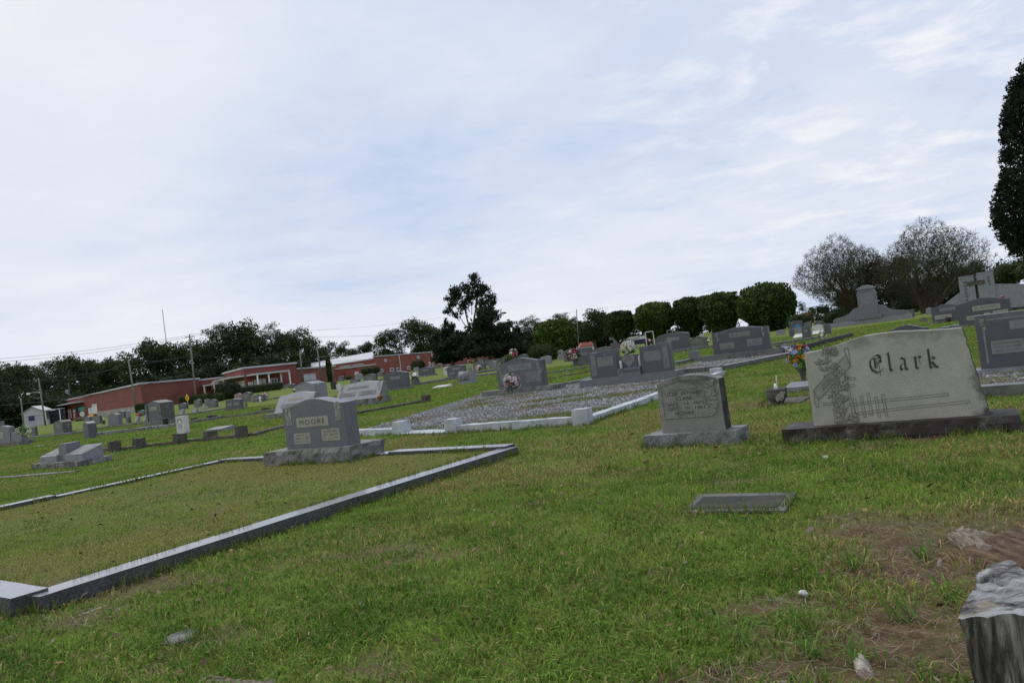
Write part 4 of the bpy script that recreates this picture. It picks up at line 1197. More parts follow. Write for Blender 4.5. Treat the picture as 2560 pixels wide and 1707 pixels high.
GRAVEL1 = [G(880, 1084), G(1003, 1079), G(1133, 1076), G(1452, 1054), G(1800, 934), G(1715, 932), G(1690, 945), G(1455, 970), G(1477, 942), G(1380, 968), G(1258, 991), G(1205, 986)]
GRAVEL2 = [G(1690, 930), G(1800, 924), G(1985, 887), G(1955, 872), G(1755, 903), G(1722, 912), G(1688, 918)]
GRAVEL3 = [G(2450, 988), G(2720, 970), G(2690, 930), G(2440, 938)]
PLOTP = [(p.x, p.y) for p in PLOT]
GPOLY = [[(p.x, p.y) for p in q] for q in (GRAVEL1, GRAVEL2, GRAVEL3)]


def in_gravel(x, y):
    r = np.zeros(x.shape, bool)
    for q in GPOLY: r |= in_poly(x, y, q)
    return r


TG = [(G(a, b_), c_, d_) for a, b_, c_, d_ in [(1309, 1019, .8, .35), (1347, 1016, .7, .3), (1395, 1009, .8, .4), (1484, 1002, .8, .4), (1532, 994, .7, .4), (1602, 981, 1, .5), (1267, 1039, .6, .35), (1210, 1056, .8, .25), (1347, 1046, .9, .25), (1411, 1043, .7, .3), (1550, 1019, .8, .3), (1398, 997, .8, .4), (1080, 1070, 1, .3), (1480, 1040, .6, .3), (1590, 1000, .6, .3), (1330, 985, .8, .4), (1640, 975, .6, .4)]]


def tuft(x, y):      # grass that invades the gravel
    s = fbm(x * .8 + 3, y * 1.1, 3, 40)
    e = np.zeros_like(x)
    for p, rx, ry in TG:
        e = np.maximum(e, np.clip(1.5 - np.sqrt(((x - p.x) / rx) ** 2 + ((y - p.y) / ry) ** 2), 0, 1))
    return (s + e * .30) > .66


# ------------------------------------------------------------------ ground
xs_ = np.unique(np.concatenate([np.linspace(-2500, -120, 14), np.linspace(-120, -14, 40), np.linspace(-14, -5, 60), np.linspace(-5, 7, 150), np.linspace(7, 24, 90), np.linspace(24, 140, 40), np.linspace(140, 2500, 14)]))
ys_ = np.unique(np.concatenate([np.linspace(-300, 0, 6), np.linspace(0, 8, 130), np.linspace(8, 24, 130), np.linspace(24, 120, 70), np.linspace(120, 400, 20), np.linspace(400, 4500, 14)]))
gx, gy = np.meshgrid(xs_, ys_)
dm = dirt(gx, gy) * ((gy < 30) & (np.abs(gx) < 40))
gz = -0.012 * dm + np.vectorize(TZ)(gx, gy)
V = np.stack([gx, gy, gz], -1).reshape(-1, 3)
ny_, nx_ = gx.shape
idx = np.arange(ny_ * nx_).reshape(ny_, nx_)
F = np.stack([idx[:-1, :-1], idx[:-1, 1:], idx[1:, 1:], idx[1:, :-1]], -1).reshape(-1, 4)
cl = np.zeros((len(V), 3)); cl[:, 0] = dm.ravel(); cl[:, 1] = in_poly(gx, gy, PLOTP).ravel(); cl[:, 2] = 0
gme = mesh_np('ground', V, F, cl, smooth=True)
m, nt, b = new_mat('lawn_soil')
tc = nd(nt, 'ShaderNodeTexCoord'); ob = tc.outputs['Object']
at_ = nd(nt, 'ShaderNodeAttribute', attribute_name='col'); sep = nd(nt, 'ShaderNodeSeparateColor'); nt.links.new(at_.outputs['Color'], sep.inputs[0])
green = ramp(nt, noise_n(nt, ob, .35, 6, .65), [(.28, (.112, .178, .028)), (.5, (.16, .225, .038)), (.72, (.205, .235, .058))]).outputs[0]
fineg = ramp(nt, noise_n(nt, ob, 60, 3, .7), [(.3, g3(.45)), (.7, g3(1.25))]).outputs[0]
green = mixc(nt, 1.0, green, fineg, 'MULTIPLY'); green = mixc(nt, 1.0, green, (.84, .82, .84), 'MULTIPLY')
dry = ramp(nt, noise_n(nt, ob, 1.2, 6, .7), [(.52, g3(0)), (.72, g3(.65))]).outputs[0]
green = mixc(nt, dry, green, (.19, .16, .065))
green = mixc(nt, mth(nt, 'MULTIPLY', sep.outputs[1], .55), green, (.13, .115, .045))
soil = ramp(nt, noise_n(nt, ob, 14, 8, .75), [(.3, (.04, .026, .017)), (.5, (.105, .072, .048)), (.7, (.19, .145, .105))]).outputs[0]
red = ramp(nt, noise_n(nt, ob, 2.5, 3), [(.45, g3(0)), (.75, g3(.4))]).outputs[0]
soil = mixc(nt, red, soil, (.2, .085, .045))
col = mixc(nt, sep.outputs[0], green, soil)
nt.links.new(col, b.inputs['Base Color']); b.inputs['Roughness'].default_value = .95; b.inputs['Specular IOR Level'].default_value = .1
bp = nd(nt, 'ShaderNodeBump'); bp.inputs['Strength'].default_value = .6; bp.inputs['Distance'].default_value = .02
nt.links.new(noise_n(nt, ob, 40, 6, .7), bp.inputs['Height']); nt.links.new(bp.outputs[0], b.inputs['Normal'])
g_ = obj('ground', gme, m); tag(g_, 'wide cemetery lawn with bare brown patches', None, None, 'structure')

# gravel beds
m, nt, b = new_mat('gravel_bed')
tc = nd(nt, 'ShaderNodeTexCoord')
vo = nd(nt, 'ShaderNodeTexVoronoi'); vo.inputs['Scale'].default_value = 28; nt.links.new(tc.outputs['Object'], vo.inputs['Vector'])
sepc = nd(nt, 'ShaderNodeSeparateColor'); nt.links.new(vo.outputs['Color'], sepc.inputs[0])
col = ramp(nt, sepc.outputs[0], [(0, (.07, .065, .07)), (.4, (.16, .155, .16)), (.75, (.24, .235, .24)), (1, (.4, .39, .4))]).outputs[0]
dk = ramp(nt, vo.outputs['Distance'], [(.25, g3(1)), (.6, g3(.3))]).outputs[0]
col = mixc(nt, 1, col, dk, 'MULTIPLY')
br = ramp(nt, noise_n(nt, tc.outputs['Object'], .8, 5, .65), [(.6, g3(0)), (.78, g3(.6))]).outputs[0]
col = mixc(nt, br, col, (.13, .10, .07))
nt.links.new(col, b.inputs['Base Color']); b.inputs['Roughness'].default_value = .9
GB = m
M['pebble'] = vcol('pebbles', .8, .3)
for q, lb in zip((GRAVEL1, GRAVEL2, GRAVEL3), ('pale grey gravel bed inside the whitewashed kerb', 'gravel bed in front of the wide dark three-panelled monument', 'gravel bed at the right edge behind the blackletter monument')):
    bm = bmesh.new(); bm.faces.new([bm.verts.new((p.x, p.y, .012)) for p in q]); bmesh.ops.recalc_face_normals(bm, faces=bm.faces)
    for f in bm.faces:
        if f.normal.z < 0: f.normal_flip()
    o = obj('gravel_bed', bm, GB)
    pts = np.array([(p.x, p.y) for p in q]); mn, mx = pts.min(0), pts.max(0)
    area = (mx - mn).prod(); n = int(min(200000, area * 520))
    x = RNG.uniform(mn[0], mx[0], n); y = RNG.uniform(mn[1], mx[1], n)
    k = in_poly(x, y, [(p.x, p.y) for p in q]) & ~(tuft(x, y) & (RNG.random(n) < .6)); x, y = x[k], y[k]; n = len(x)
    s = RNG.uniform(.008, .022, n) * (1 + .2 * RNG.random(n)); dirs = np.array([(1, 0, 0), (-1, 0, 0), (0, 1, 0), (0, -1, 0), (0, 0, .7), (0, 0, -.5)])
    a = RNG.uniform(0, 6.28, n); ca, sa = np.cos(a), np.sin(a); st = RNG.uniform(.6, 1.3, (n, 3))
    Vp = dirs[None] * st[:, None] * s[:, None, None]
    Vx = Vp[..., 0] * ca[:, None] - Vp[..., 1] * sa[:, None] + x[:, None]; Vy = Vp[..., 0] * sa[:, None] + Vp[..., 1] * ca[:, None] + y[:, None]
    Vz = Vp[..., 2] + .014 + s[:, None] * RNG.uniform(0, .8, n)[:, None]
    fc = np.array([(0, 2, 4), (2, 1, 4), (1, 3, 4), (3, 0, 4)])
    F = (np.arange(n) * 6)[:, None, None] + fc[None]
    shade = RNG.choice([.08, .14, .2, .27, .36, .52], n, p=[.18, .22, .22, .19, .12, .07])[:, None] * np.array([1.0, .98, 1.0]) * RNG.uniform(.85, 1.1, (n, 1))
    bmask = (fbm(x * .8, y * .8, 3, 60) > .63)[:, None]; shade = np.where(bmask, shade * np.array([.75, .62, .48]), shade)
    pe = mesh_np('gravel', np.stack([Vx, Vy, Vz], -1).reshape(-1, 3), F.reshape(-1, 3), np.repeat(shade, 6, 0))
    e = obj('gravel', pe, M['pebble'])
    tag(e, lb, None, None, 'stuff'); tag(o, lb + ', underlying bed', None, None, 'structure')

# ------------------------------------------------------------------ grass
def blades(x, y, L, wd, lean, col, name=None):
    n = len(x)
    a = RNG.uniform(0, 2 * np.pi, n); f = RNG.uniform(0, 2 * np.pi, n)
    tilt = np.clip(RNG.normal(lean, .3, n), .08, 1.45)
    dx, dy = np.cos(a), np.sin(a); wx, wy = np.cos(f) * wd / 2, np.sin(f) * wd / 2
    h1 = L * .55 * np.cos(tilt * .6); r1 = L * .55 * np.sin(tilt * .6)
    h2 = h1 + L * .45 * np.cos(np.minimum(tilt * 1.5, 1.75)); r2 = r1 + L * .45 * np.sin(np.minimum(tilt * 1.5, 1.75))
    zb = np.where(in_poly(x, y, PLOT_IN), PLOT_Z, 0.0); z0 = zb - .012
    V = np.empty((n, 5, 3), np.float32)
    V[:, 0] = np.stack([x - wx, y - wy, z0], -1); V[:, 1] = np.stack([x + wx, y + wy, z0], -1)
    V[:, 2] = np.stack([x + dx * r1 - wx * .85, y + dy * r1 - wy * .85, zb + h1], -1); V[:, 3] = np.stack([x + dx * r1 + wx * .85, y + dy * r1 + wy * .85, zb + h1], -1)
    V[:, 4] = np.stack([x + dx * r2, y + dy * r2, zb + np.maximum(h2, .004)], -1)
    return V, col


FP = np.array(FOOT)
def blocked(x, y, grow=0.0):
    r = np.zeros(x.shape, bool)
    for fx, fy, hl, hd, yw in FP:
        m_ = (np.abs(x - fx) < hl + hd + .3) & (np.abs(y - fy) < hl + hd + .3)
        if not m_.any(): continue
        ddx, ddy = x[m_] - fx, y[m_] - fy
        u = ddx * math.cos(yw) + ddy * math.sin(yw); v = -ddx * math.sin(yw) + ddy * math.cos(yw)
        mm = np.where(m_)[0]; r[mm[(np.abs(u) < hl + grow) & (np.abs(v) < hd + grow)]] = True
    return r


def grass_band(y0, y1, dens, L, wd, lean, margin=.12):
    k = 1280 / FOC + margin
    n = int(dens * k * (y1 * y1 - y0 * y0))
    y = np.sqrt(RNG.uniform(y0 * y0, y1 * y1, n)); x = RNG.uniform(-1, 1, n) * k * y
    # patchy density and bare ground
    D_ = dirt(x, y); clump = fbm(x * 5, y * 5, 3, 5)
    keep = RNG.random(n) > np.clip(D_ * 1.5 + (.36 - clump) * 1.2, 0, .985)
    gr = in_gravel(x, y); keep &= ~(gr & ~(tuft(x, y) & (RNG.random(n) < .85)))
    x, y, D_, clump, gr = x[keep], y[keep], D_[keep], clump[keep], gr[keep]
    bl = blocked(x, y); x, y, D_, clump, gr = x[~bl], y[~bl], D_[~bl], clump[~bl], gr[~bl]
    n = len(x)
    plot = in_poly(x, y, PLOTP)
    t1 = fbm(x * .5, y * .5, 4, 31); t2 = fbm(x * 3, y * 3, 3, 33)
    c1 = np.array([.106, .195, .029]); c2 = np.array([.218, .325, .056]); c3 = np.array([.38, .31, .13])
    mixv = np.clip((t2 - .3) / .4 + RNG.normal(0, .25, n) * np.clip(9 / y, .4, 1), 0, 1)[:, None]
    col = c1 * (1 - mixv) + c2 * mixv
    dryp = np.clip((t1 - .50) * 3.2, 0, .6) + .10 + D_ * .28
    dryp = np.where(plot, .20 + np.clip((t1 - .44) * 3.0, -.22, .5), dryp); dryp = np.where(gr, .35, dryp)
    far = np.clip((y - 10) / 30, 0, 1)
    dryp = dryp * (1 - .35 * far)
    isd = (RNG.random(n) < dryp)[:, None]
    dcol = np.where(plot[:, None], np.array([.37, .335, .105]), c3) * RNG.uniform(.65, 1.15, (n, 1))
    col = np.where(isd, dcol, col) * np.clip(1 + RNG.normal(-.02, 1, (n, 1)) * (.27 * np.clip(9 / y, .3, 1))[:, None], .4, 1.7)
    LL = L * RNG.uniform(.4, 1.2, n) * np.where(plot, .5, 1) * (.35 + 1.3 * clump) * np.where(D_ > .4, .9, 1)
    ww = wd * RNG.uniform(.6, 1.2, n) * np.where(plot, .8, 1)
    # stragglers: leave a fringe beside stones
    return blades(x, y, LL, ww, lean, col)


VV, CC = [], []
def addb(r): VV.append(r[0]); CC.append(r[1])
addb(grass_band(1.7, 4.2, 5800, .072, .0068, 1.1))
addb(grass_band(4.2, 8, 3300, .060, .0076, 1.05))
addb(grass_band(8, 15, 1500, .055, .010, .9))
addb(grass_band(15, 30, 420, .05, .022, .75))
addb(grass_band(30, 62, 80, .07, .06, .5, .04))
# moss and grass creeping over the gravel
q_ = np.array([(p.x, p.y) for p in GRAVEL1]); mn_, mx_ = q_.min(0), q_.max(0)
n = int((mx_ - mn_).prod() * 700); x = RNG.uniform(mn_[0], mx_[0], n); y = RNG.uniform(mn_[1], mx_[1], n)
kp = in_poly(x, y, [tuple(v) for v in q_]) & tuft(x, y) & (RNG.random(n) < .3 + .7 * (fbm(x * 3, y * 3, 3, 88) > .48)); x, y = x[kp], y[kp]; n = len(x)
kp = ~blocked(x, y); x, y = x[kp], y[kp]; n = len(x)
c = np.where((RNG.random(n) < .45)[:, None], np.array([.27, .225, .08]), np.array([.13, .19, .03])) * RNG.uniform(.6, 1.25, (n, 1))
addb(blades(x, y, RNG.uniform(.05, .10, n), np.full(n, .012), .7, c))
# longer tufts along stones and kerbs
for fx, fy, hl, hd, yw in FP:
    if not (1.5 < fy < 34): continue
    per = 4 * (hl + hd); n = int(per * (230 if fy < 9 else 120 if fy < 16 else 36))
    s = RNG.uniform(0, per, n); u = np.where(s < 2 * hl, s - hl, np.where(s < 2 * hl + 2 * hd, hl, np.where(s < 4 * hl + 2 * hd, s - 3 * hl - 2 * hd, -hl)))
    v = np.where(s < 2 * hl, -hd, np.where(s < 2 * hl + 2 * hd, s - 2 * hl - hd, np.where(s < 4 * hl + 2 * hd, hd, s - 4 * hl - 3 * hd)))
    off = np.abs(RNG.normal(0, .025, n)) + .008
    u = u + np.sign(u) * off * (np.abs(u) >= hl - 1e-6); v = v + np.sign(v) * off * (np.abs(v) >= hd - 1e-6)
    x = fx + u * math.cos(yw) - v * math.sin(yw); y = fy + u * math.sin(yw) + v * math.cos(yw)
    kp = (fbm(x * 2.5, y * 2.5, 2, 77) > .46) & ~in_gravel(x, y) & ~blocked(x, y); x, y = x[kp], y[kp]
    if not len(x): continue
    n = len(x); c = np.where((RNG.random(n) < .3)[:, None], np.array([.26, .22, .09]), np.array([.12, .20, .03])) * RNG.uniform(.7, 1.2, (n, 1))
    addb(blades(x, y, RNG.uniform(.05, .12, n), np.full(n, .005 if fy < 9 else .01), .5, c))
V = np.concatenate(VV).reshape(-1, 3); Cc = np.concatenate(CC); n = len(Cc)
tri = np.array([(0, 1, 3), (0, 3, 2), (2, 3, 4)])
F = ((np.arange(n) * 5)[:, None, None] + tri[None]).reshape(-1, 3)
shade5 = np.repeat(Cc[:, None], 5, 1)
gr_o = obj('grass', mesh_np('grass', V, F, shade5.reshape(-1, 3)), M['grass'])
tag(gr_o, 'short mixed green and straw-coloured lawn grass', None, None, 'stuff')
print('blades', n)

# pine straw and dead stems on bare soil
n = 90000
y = np.sqrt(RNG.uniform(1.6 ** 2, 7.5 ** 2, n)); x = RNG.uniform(-.78, .85, n) * y
k = (dirt(x, y) > .22) & (RNG.random(n) < dirt(x, y) * 1.3) & ~blocked(x, y); x, y = x[k], y[k]; n = len(x)
a = RNG.uniform(0, np.pi, n); L = RNG.uniform(.02, .09, n); w_ = .0008 + .0007 * RNG.random(n)
dx, dy = np.cos(a) * L / 2, np.sin(a) * L / 2; wx, wy = -np.sin(a) * w_, np.cos(a) * w_
z = RNG.uniform(.002, .022, n); dz = RNG.uniform(-.008, .01, n)
V = np.stack([np.stack([x - dx - wx, y - dy - wy, z], -1), np.stack([x - dx + wx, y - dy + wy, z], -1), np.stack([x + dx + wx, y + dy + wy, z + dz], -1), np.stack([x + dx - wx, y + dy - wy, z + dz], -1)], 1)
c = np.where((RNG.random(n) < .55)[:, None], np.array([.17, .085, .05]), np.array([.27, .21, .15])) * RNG.uniform(.4, 1.15, (n, 1))
ps = obj('pine_straw', mesh_np('pine_straw', V.reshape(-1, 3), np.arange(n * 4).reshape(-1, 4), np.repeat(c, 4, 0)), M['pebble'])
tag(ps, 'brown pine straw and dead stems scattered over bare soil', None, None, 'stuff')

# fallen leaves scattered on the lawn
n = 900
y = np.sqrt(RNG.uniform(1.8 ** 2, 13 ** 2, n)); x = RNG.uniform(-.75, .78, n) * y
k = ~blocked(x, y) & ~in_gravel(x, y); x, y = x[k], y[k]; n = len(x)
a = RNG.uniform(0, 6.28, n); s = RNG.uniform(.012, .03, n); zb = np.where(in_poly(x, y, PLOT_IN), PLOT_Z, 0) + RNG.uniform(.015, .045, n)
ca, sa = np.cos(a) * s, np.sin(a) * s; t1, t2 = RNG.uniform(-.5, .5, n) * s, RNG.uniform(-.5, .5, n) * s
V = np.stack([np.stack([x - ca, y - sa, zb - t1], -1), np.stack([x - sa * .5, y + ca * .5, zb + t2], -1), np.stack([x + ca, y + sa, zb + t1], -1), np.stack([x + sa * .5, y - ca * .5, zb - t2], -1)], 1)
c = np.array([.16, .10, .05]) * RNG.uniform(.4, 1.5, (n, 1)); c = np.where((RNG.random(n) < .12)[:, None], np.array([.24, .2, .14]) * RNG.uniform(.6, 1.2, (n, 1)), c)
fl = obj('fallen_leaves', mesh_np('fallen_leaves', V.reshape(-1, 3), np.arange(n * 4).reshape(-1, 4), np.repeat(c, 4, 0)), M['pebble'])
tag(fl, 'small dead brown leaves strewn over the lawn', None, None, 'stuff')

# broad-leaved weeds: rosettes of wider green blades in the bare corner
def weed(px, py, s, lb, n=22):
    g = G(px, py); nn = n
    x = g.x + RNG.normal(0, s * .12, nn); y = g.y + RNG.normal(0, s * .12, nn)
    c = np.array([.13, .23, .045]) * RNG.uniform(.7, 1.3, (nn, 1))
    Vb, _ = blades(x - g.x, y - g.y, RNG.uniform(.6, 1.1, nn) * s, RNG.uniform(.006, .010, nn), 1.15, c)
    F = ((np.arange(nn) * 5)[:, None, None] + tri[None]).reshape(-1, 3)
    o = obj('grass_clump', mesh_np('grass_clump', Vb.reshape(-1, 3), F, np.repeat(c, 5, 0)), M['grass']); o.location = g
    tag(o, lb, 'weed')
for px, py, s, lb in ((2270, 1550, .22, 'broad-leaved grass clump spreading left of the stump'), (2370, 1500, .2, 'grass clump beside the pale top of the stump'), (2010, 1570, .2, 'wide-bladed clump in the bare corner, right of the little white pebble'), (2130, 1420, .2, 'dark green clump under the end of the rotting log'),
                      (2310, 1395, .16, 'small clump left of the rotting log'), (2150, 1650, .14, 'yellowish clump right of the pale upright wood chip'), (1850, 1610, .2, 'clump at the edge of the bare corner near the bottom'), (2040, 1640, .17, 'clump between bare soil and the pale wood chip'), (2490, 1372, .1, 'tiny clump sprouting on the rotting log')):
    weed(px, py, s, lb)
# ------------------------------------------------------------------ foreground wood
m, nt, b = new_mat('stump_wood')
tc = nd(nt, 'ShaderNodeTexCoord'); ob = tc.outputs['Object']
mp = nd(nt, 'ShaderNodeMapping'); mp.inputs['Scale'].default_value = (26, 26, 3.2); nt.links.new(ob, mp.inputs['Vector'])
col = ramp(nt, noise_n(nt, mp.outputs[0], 1.0, 8, .7, .4), [(.34, (.007, .007, .008)), (.43, (.045, .042, .035)), (.51, (.14, .128, .10)), (.61, (.34, .325, .29))]).outputs[0]
yl = ramp(nt, noise_n(nt, ob, 14, 6, .7), [(.58, g3(0)), (.7, g3(.5))]).outputs[0]
col = mixc(nt, yl, col, (.16, .13, .05)); nt.links.new(col, b.inputs['Base Color']); b.inputs['Roughness'].default_value = .9
bp = nd(nt, 'ShaderNodeBump'); bp.inputs['Strength'].default_value = .9; bp.inputs['Distance'].default_value = .02
nt.links.new(noise_n(nt, mp.outputs[0], 1.5, 8, .7), bp.inputs['Height']); nt.links.new(bp.outputs[0], b.inputs['Normal'])
M['stumpside'] = m
m, nt, b = new_mat('lichen_covered_wood')
tc = nd(nt, 'ShaderNodeTexCoord'); ob = tc.outputs['Object']
mp = nd(nt, 'ShaderNodeMapping'); mp.inputs['Scale'].default_value = (9, 26, 9); mp.inputs['Rotation'].default_value = (0, 0, .5); nt.links.new(ob, mp.inputs['Vector'])
col = ramp(nt, noise_n(nt, mp.outputs[0], 1.0, 8, .68, .5), [(.37, (.02, .018, .018)), (.45, (.13, .122, .115)), (.54, (.29, .29, .285)), (.70, (.47, .47, .48))]).outputs[0]
yl = ramp(nt, noise_n(nt, ob, 8, 6, .7), [(.55, g3(0)), (.66, g3(.6))]).outputs[0]
col = mixc(nt, yl, col, (.30, .27, .14)); nt.links.new(col, b.inputs['Base Color']); b.inputs['Roughness'].default_value = .9
bp = nd(nt, 'ShaderNodeBump'); bp.inputs['Strength'].default_value = .8; bp.inputs['Distance'].default_value = .015
nt.links.new(noise_n(nt, mp.outputs[0], 1.5, 8, .7), bp.inputs['Height']); nt.links.new(bp.outputs[0], b.inputs['Normal'])
M['stumptop'] = m
def grain(name, stops, sc):
    m, nt, b = new_mat(name)
    tc = nd(nt, 'ShaderNodeTexCoord'); mp = nd(nt, 'ShaderNodeMapping'); mp.inputs['Scale'].default_value = sc; nt.links.new(tc.outputs['Object'], mp.inputs['Vector'])
    f = noise_n(nt, mp.outputs[0], 1.0, 9, .72, .5)
    nt.links.new(ramp(nt, f, stops).outputs[0], b.inputs['Base Color']); b.inputs['Roughness'].default_value = .95
    bp = nd(nt, 'ShaderNodeBump'); bp.inputs['Strength'].default_value = 1.0; bp.inputs['Distance'].default_value = .02
    nt.links.new(f, bp.inputs['Height']); nt.links.new(bp.outputs[0], b.inputs['Normal'])
    return m
M['palewood'] = grain('pale_dead_wood', [(.36, (.05, .035, .025)), (.48, (.20, .16, .12)), (.62, (.36, .31, .25))], (9, 50, 50))
M['rotwood'] = grain('rotten_brown_wood', [(.36, (.03, .018, .012)), (.5, (.12, .072, .042)), (.66, (.22, .15, .095))], (7, 45, 45))

def stump():
    ZT = .35
    px_ = [(2392, 1546), (2470, 1541), (2560, 1534), (2650, 1548), (2720, 1545), (2745, 1500), (2700, 1452), (2620, 1436), (2560, 1440), (2545, 1424), (2525, 1420), (2478, 1431), (2440, 1452), (2443, 1476), (2418, 1502)]
    poly = [G(a, b_, ZT) for a, b_ in px_]
    c = sum(poly, Vector()) / len(poly); c.z = 0
    P = [(p.x - c.x, p.y - c.y) for p in poly]
    o = thing('tree_stump', 'jagged tree stump with pale lichen top and black streaked sides, near right corner', 'stump', c)
    n, nz = 140, 30
    def base_r(a):
        dx, dy = math.cos(a), math.sin(a); best = 0
        for i in range(len(P)):
            (x0, y0), (x1, y1) = P[i], P[(i + 1) % len(P)]; ex, ey = x1 - x0, y1 - y0
            den = dx * ey - dy * ex
            if abs(den) < 1e-9: continue
            t = (x0 * ey - y0 * ex) / den; u = (x0 * dy - y0 * dx) / den
            if t > 0 and -1e-6 <= u <= 1 + 1e-6: best = max(best, t)
        return best
    BR = [base_r(2 * math.pi * i / n) for i in range(n)]
    BS = [sum(BR[(i + j) % n] for j in range(-8, 9)) / 17 for i in range(n)]
    def rad(a, f):
        i = int(round(a / (2 * math.pi) * n)) % n
        ca, sa = math.cos(a), math.sin(a)
        ridge = (noise.fractal(Vector((ca * 5, sa * 5, f * .5)), .6, 2.2, 5) * .012 + (abs(noise.noise(Vector((ca * 12, sa * 12, f * .8)))) - .25) * .022) * (1 - f ** 6)
        r = BR[i] * f ** 2 + BS[i] * (1 - f ** 2)
        return r * (.97 + .16 * (1 - f) ** 2 + .03 * f ** 4) + ridge
    def top(x, y):
        return ZT + .016 * noise.noise(Vector((x * 5, y * 5, 3))) + .02 * max(0, y) / .2 + .016 * abs(noise.noise(Vector((x * 7 + y * 5, y * 18 - x * 9, 2)))) + .004 * noise.noise(Vector((x * 60, y * 18, 1)))
    bm = bmesh.new(); R = []
    for k in range(nz + 1):
        f = k / nz; ring = []
        for i in range(n):
            a = 2 * math.pi * i / n; r_ = rad(a, f); r1 = rad(a, 1); zt = top(r1 * math.cos(a), r1 * math.sin(a))
            ring.append(bm.verts.new((r_ * math.cos(a), r_ * math.sin(a), -.05 + (zt + .05) * f)))
        R.append(ring)
    for k in range(nz):
        for i in range(n): bm.faces.new((R[k][i], R[k][(i + 1) % n], R[k + 1][(i + 1) % n], R[k + 1][i]))
    obj('weathered_side', bm, M['stumpside'], o)
    bm = bmesh.new(); R = []; K = 22
    for k in range(K + 1):
        q = 1 - k / K; ring = []
        for i in range(n):
            a = 2 * math.pi * i / n; r_ = rad(a, 1) * q * (1.003 if k == 0 else 1); x, y = r_ * math.cos(a), r_ * math.sin(a)
            cr = -.022 * max(0, 1 - abs(x * .8 + y * .6 - .03 + .03 * noise.noise(Vector((x * 9, y * 9, 7)))) / .012) if 0 < k else 0
            ring.append(bm.verts.new((x, y, top(x, y) + cr)))
        R.append(ring)
    for k in range(K):
        for i in range(n): bm.faces.new((R[k][i], R[k][(i + 1) % n], R[k + 1][(i + 1) % n], R[k + 1][i]))
    bmesh.ops.remove_doubles(bm, verts=R[-1], dist=.001)
    obj('cut_face', bm, M['stumptop'], o)
stump()

def lump(name, lb, cat, pa, pb, wd, hh, mat, seed=0, taper=.4, n=30):
    a, b_ = G(*pa), G(*pb); L = (b_ - a).length; yw = math.atan2(b_.y - a.y, b_.x - a.x)
    bm = bmesh.new(); R = []; m_ = 14
    for i in range(n + 1):
        f = i / n; s = min(1, (taper + f * 4) if f < .25 else 1) * min(1, .35 + (1 - f) * 5)
        ring = []
        for k in range(m_):
            t = math.pi * (k / (m_ - 1))
            p = Vector((L * f, -math.cos(t) * wd / 2 * s, math.sin(t) ** .8 * hh * s - .02))
            q = Vector((p.x * 3 + seed, p.y * 16, p.z * 16))
            nn = noise.fractal(q, .6, 2.2, 4)
            p.y += nn * wd * .16; p.z = max(-.02, p.z + nn * hh * .55)
            ring.append(bm.verts.new(p))
        R.append(ring)
    for i in range(n):
        for k in range(m_ - 1): bm.faces.new((R[i][k], R[i + 1][k], R[i + 1][k + 1], R[i][k + 1]))
    bm.faces.new(R[0]); bm.faces.new(R[-1][::-1]); bmesh.ops.recalc_face_normals(bm, faces=bm.faces)
    o = obj(name, bm, M[mat]); o.location = a; o.rotation_euler = (0, 0, yw)
    return tag(o, lb, cat)
lump('rotting_log', 'brown crumbling log lying behind the stump at the right edge', 'log', (2440, 1368), (2700, 1450), .34, .09, 'rotwood', 3)
lump('log_fragment', 'torn pale grey slab of wood at the left end of the rotting log', 'wood fragment', (2388, 1334), (2500, 1402), .15, .075, 'palewood', 8)
lump('wood_chip', 'pale pointed chip of wood standing up from the straw near the bottom right', 'wood chip', (2168, 1690), (2150, 1636), .05, .03, 'chip', 5, n=14)
lump('wood_chip', 'thin curved pale stick on bare soil left of the rotting log', 'wood chip', (2345, 1410), (2352, 1390), .018, .02, 'chip', 6, n=10)
lump('wood_chip', 'bleached root piece cut by the bottom edge left of centre', 'wood chip', (490, 1702), (690, 1716), .12, .035, 'palewood', 9)
lump('wood_chip', 'flat pale splinter at the bottom edge right of centre', 'wood chip', (1850, 1705), (1990, 1692), .03, .015, 'chip', 10, n=14)
lump('twig', 'straw-coloured forked twig in the grass under the kerb corner', 'twig', (175, 1543), (275, 1508), .02, .016, 'chip', 11, n=14)
for px, py, s, lb in ((2010, 1492, .02, 'little white pebble on the bare soil in the bottom right'), (2065, 1150, .025, 'white scrap in the lawn in front of the blackletter monument'), (905, 1517, .018, 'pale pebble in the foreground grass right of the round plate'), (1617, 1161, .03, 'brown pine cone left of the mother stone')):
    bm = bmesh.new(); bmesh.ops.create_icosphere(bm, subdivisions=2, radius=s)
    for v in bm.verts: v.co *= 1 + .3 * noise.noise(v.co * 60); v.co.z *= .7
    o = obj('pine_cone' if 'cone' in lb else 'pebble', bm, M['rotwood'] if 'cone' in lb else M['white']); o.location = G(px, py) + Vector((0, 0, s * .9)); tag(o, lb, 'pine cone' if 'cone' in lb else 'pebble')

# ------------------------------------------------------------------ flowers and vases
def blossom_mesh(c, petals=8):
    V, F, C = [], [], []
    for ring, (r, z, s) in enumerate(((1.0, .0, .42), (.62, .28, .34))):
        for k in range(petals):
            a = 2 * math.pi * (k + .5 * ring) / petals
            ca, sa = math.cos(a), math.sin(a); i = len(V)
            for (u, v, zz) in ((.12, 0, 0), (.6 * r, s * .75, .18 + z), (r, 0, .12 + z), (.6 * r, -s * .75, .18 + z)):
                V.append((u * ca - v * sa, u * sa + v * ca, zz)); C.append([x * (0.75 + .3 * (u)) for x in c])
            F.append((i, i + 1, i + 2, i + 3))
    i = len(V)
    return mesh_np('blossom', V, F, np.array(C))


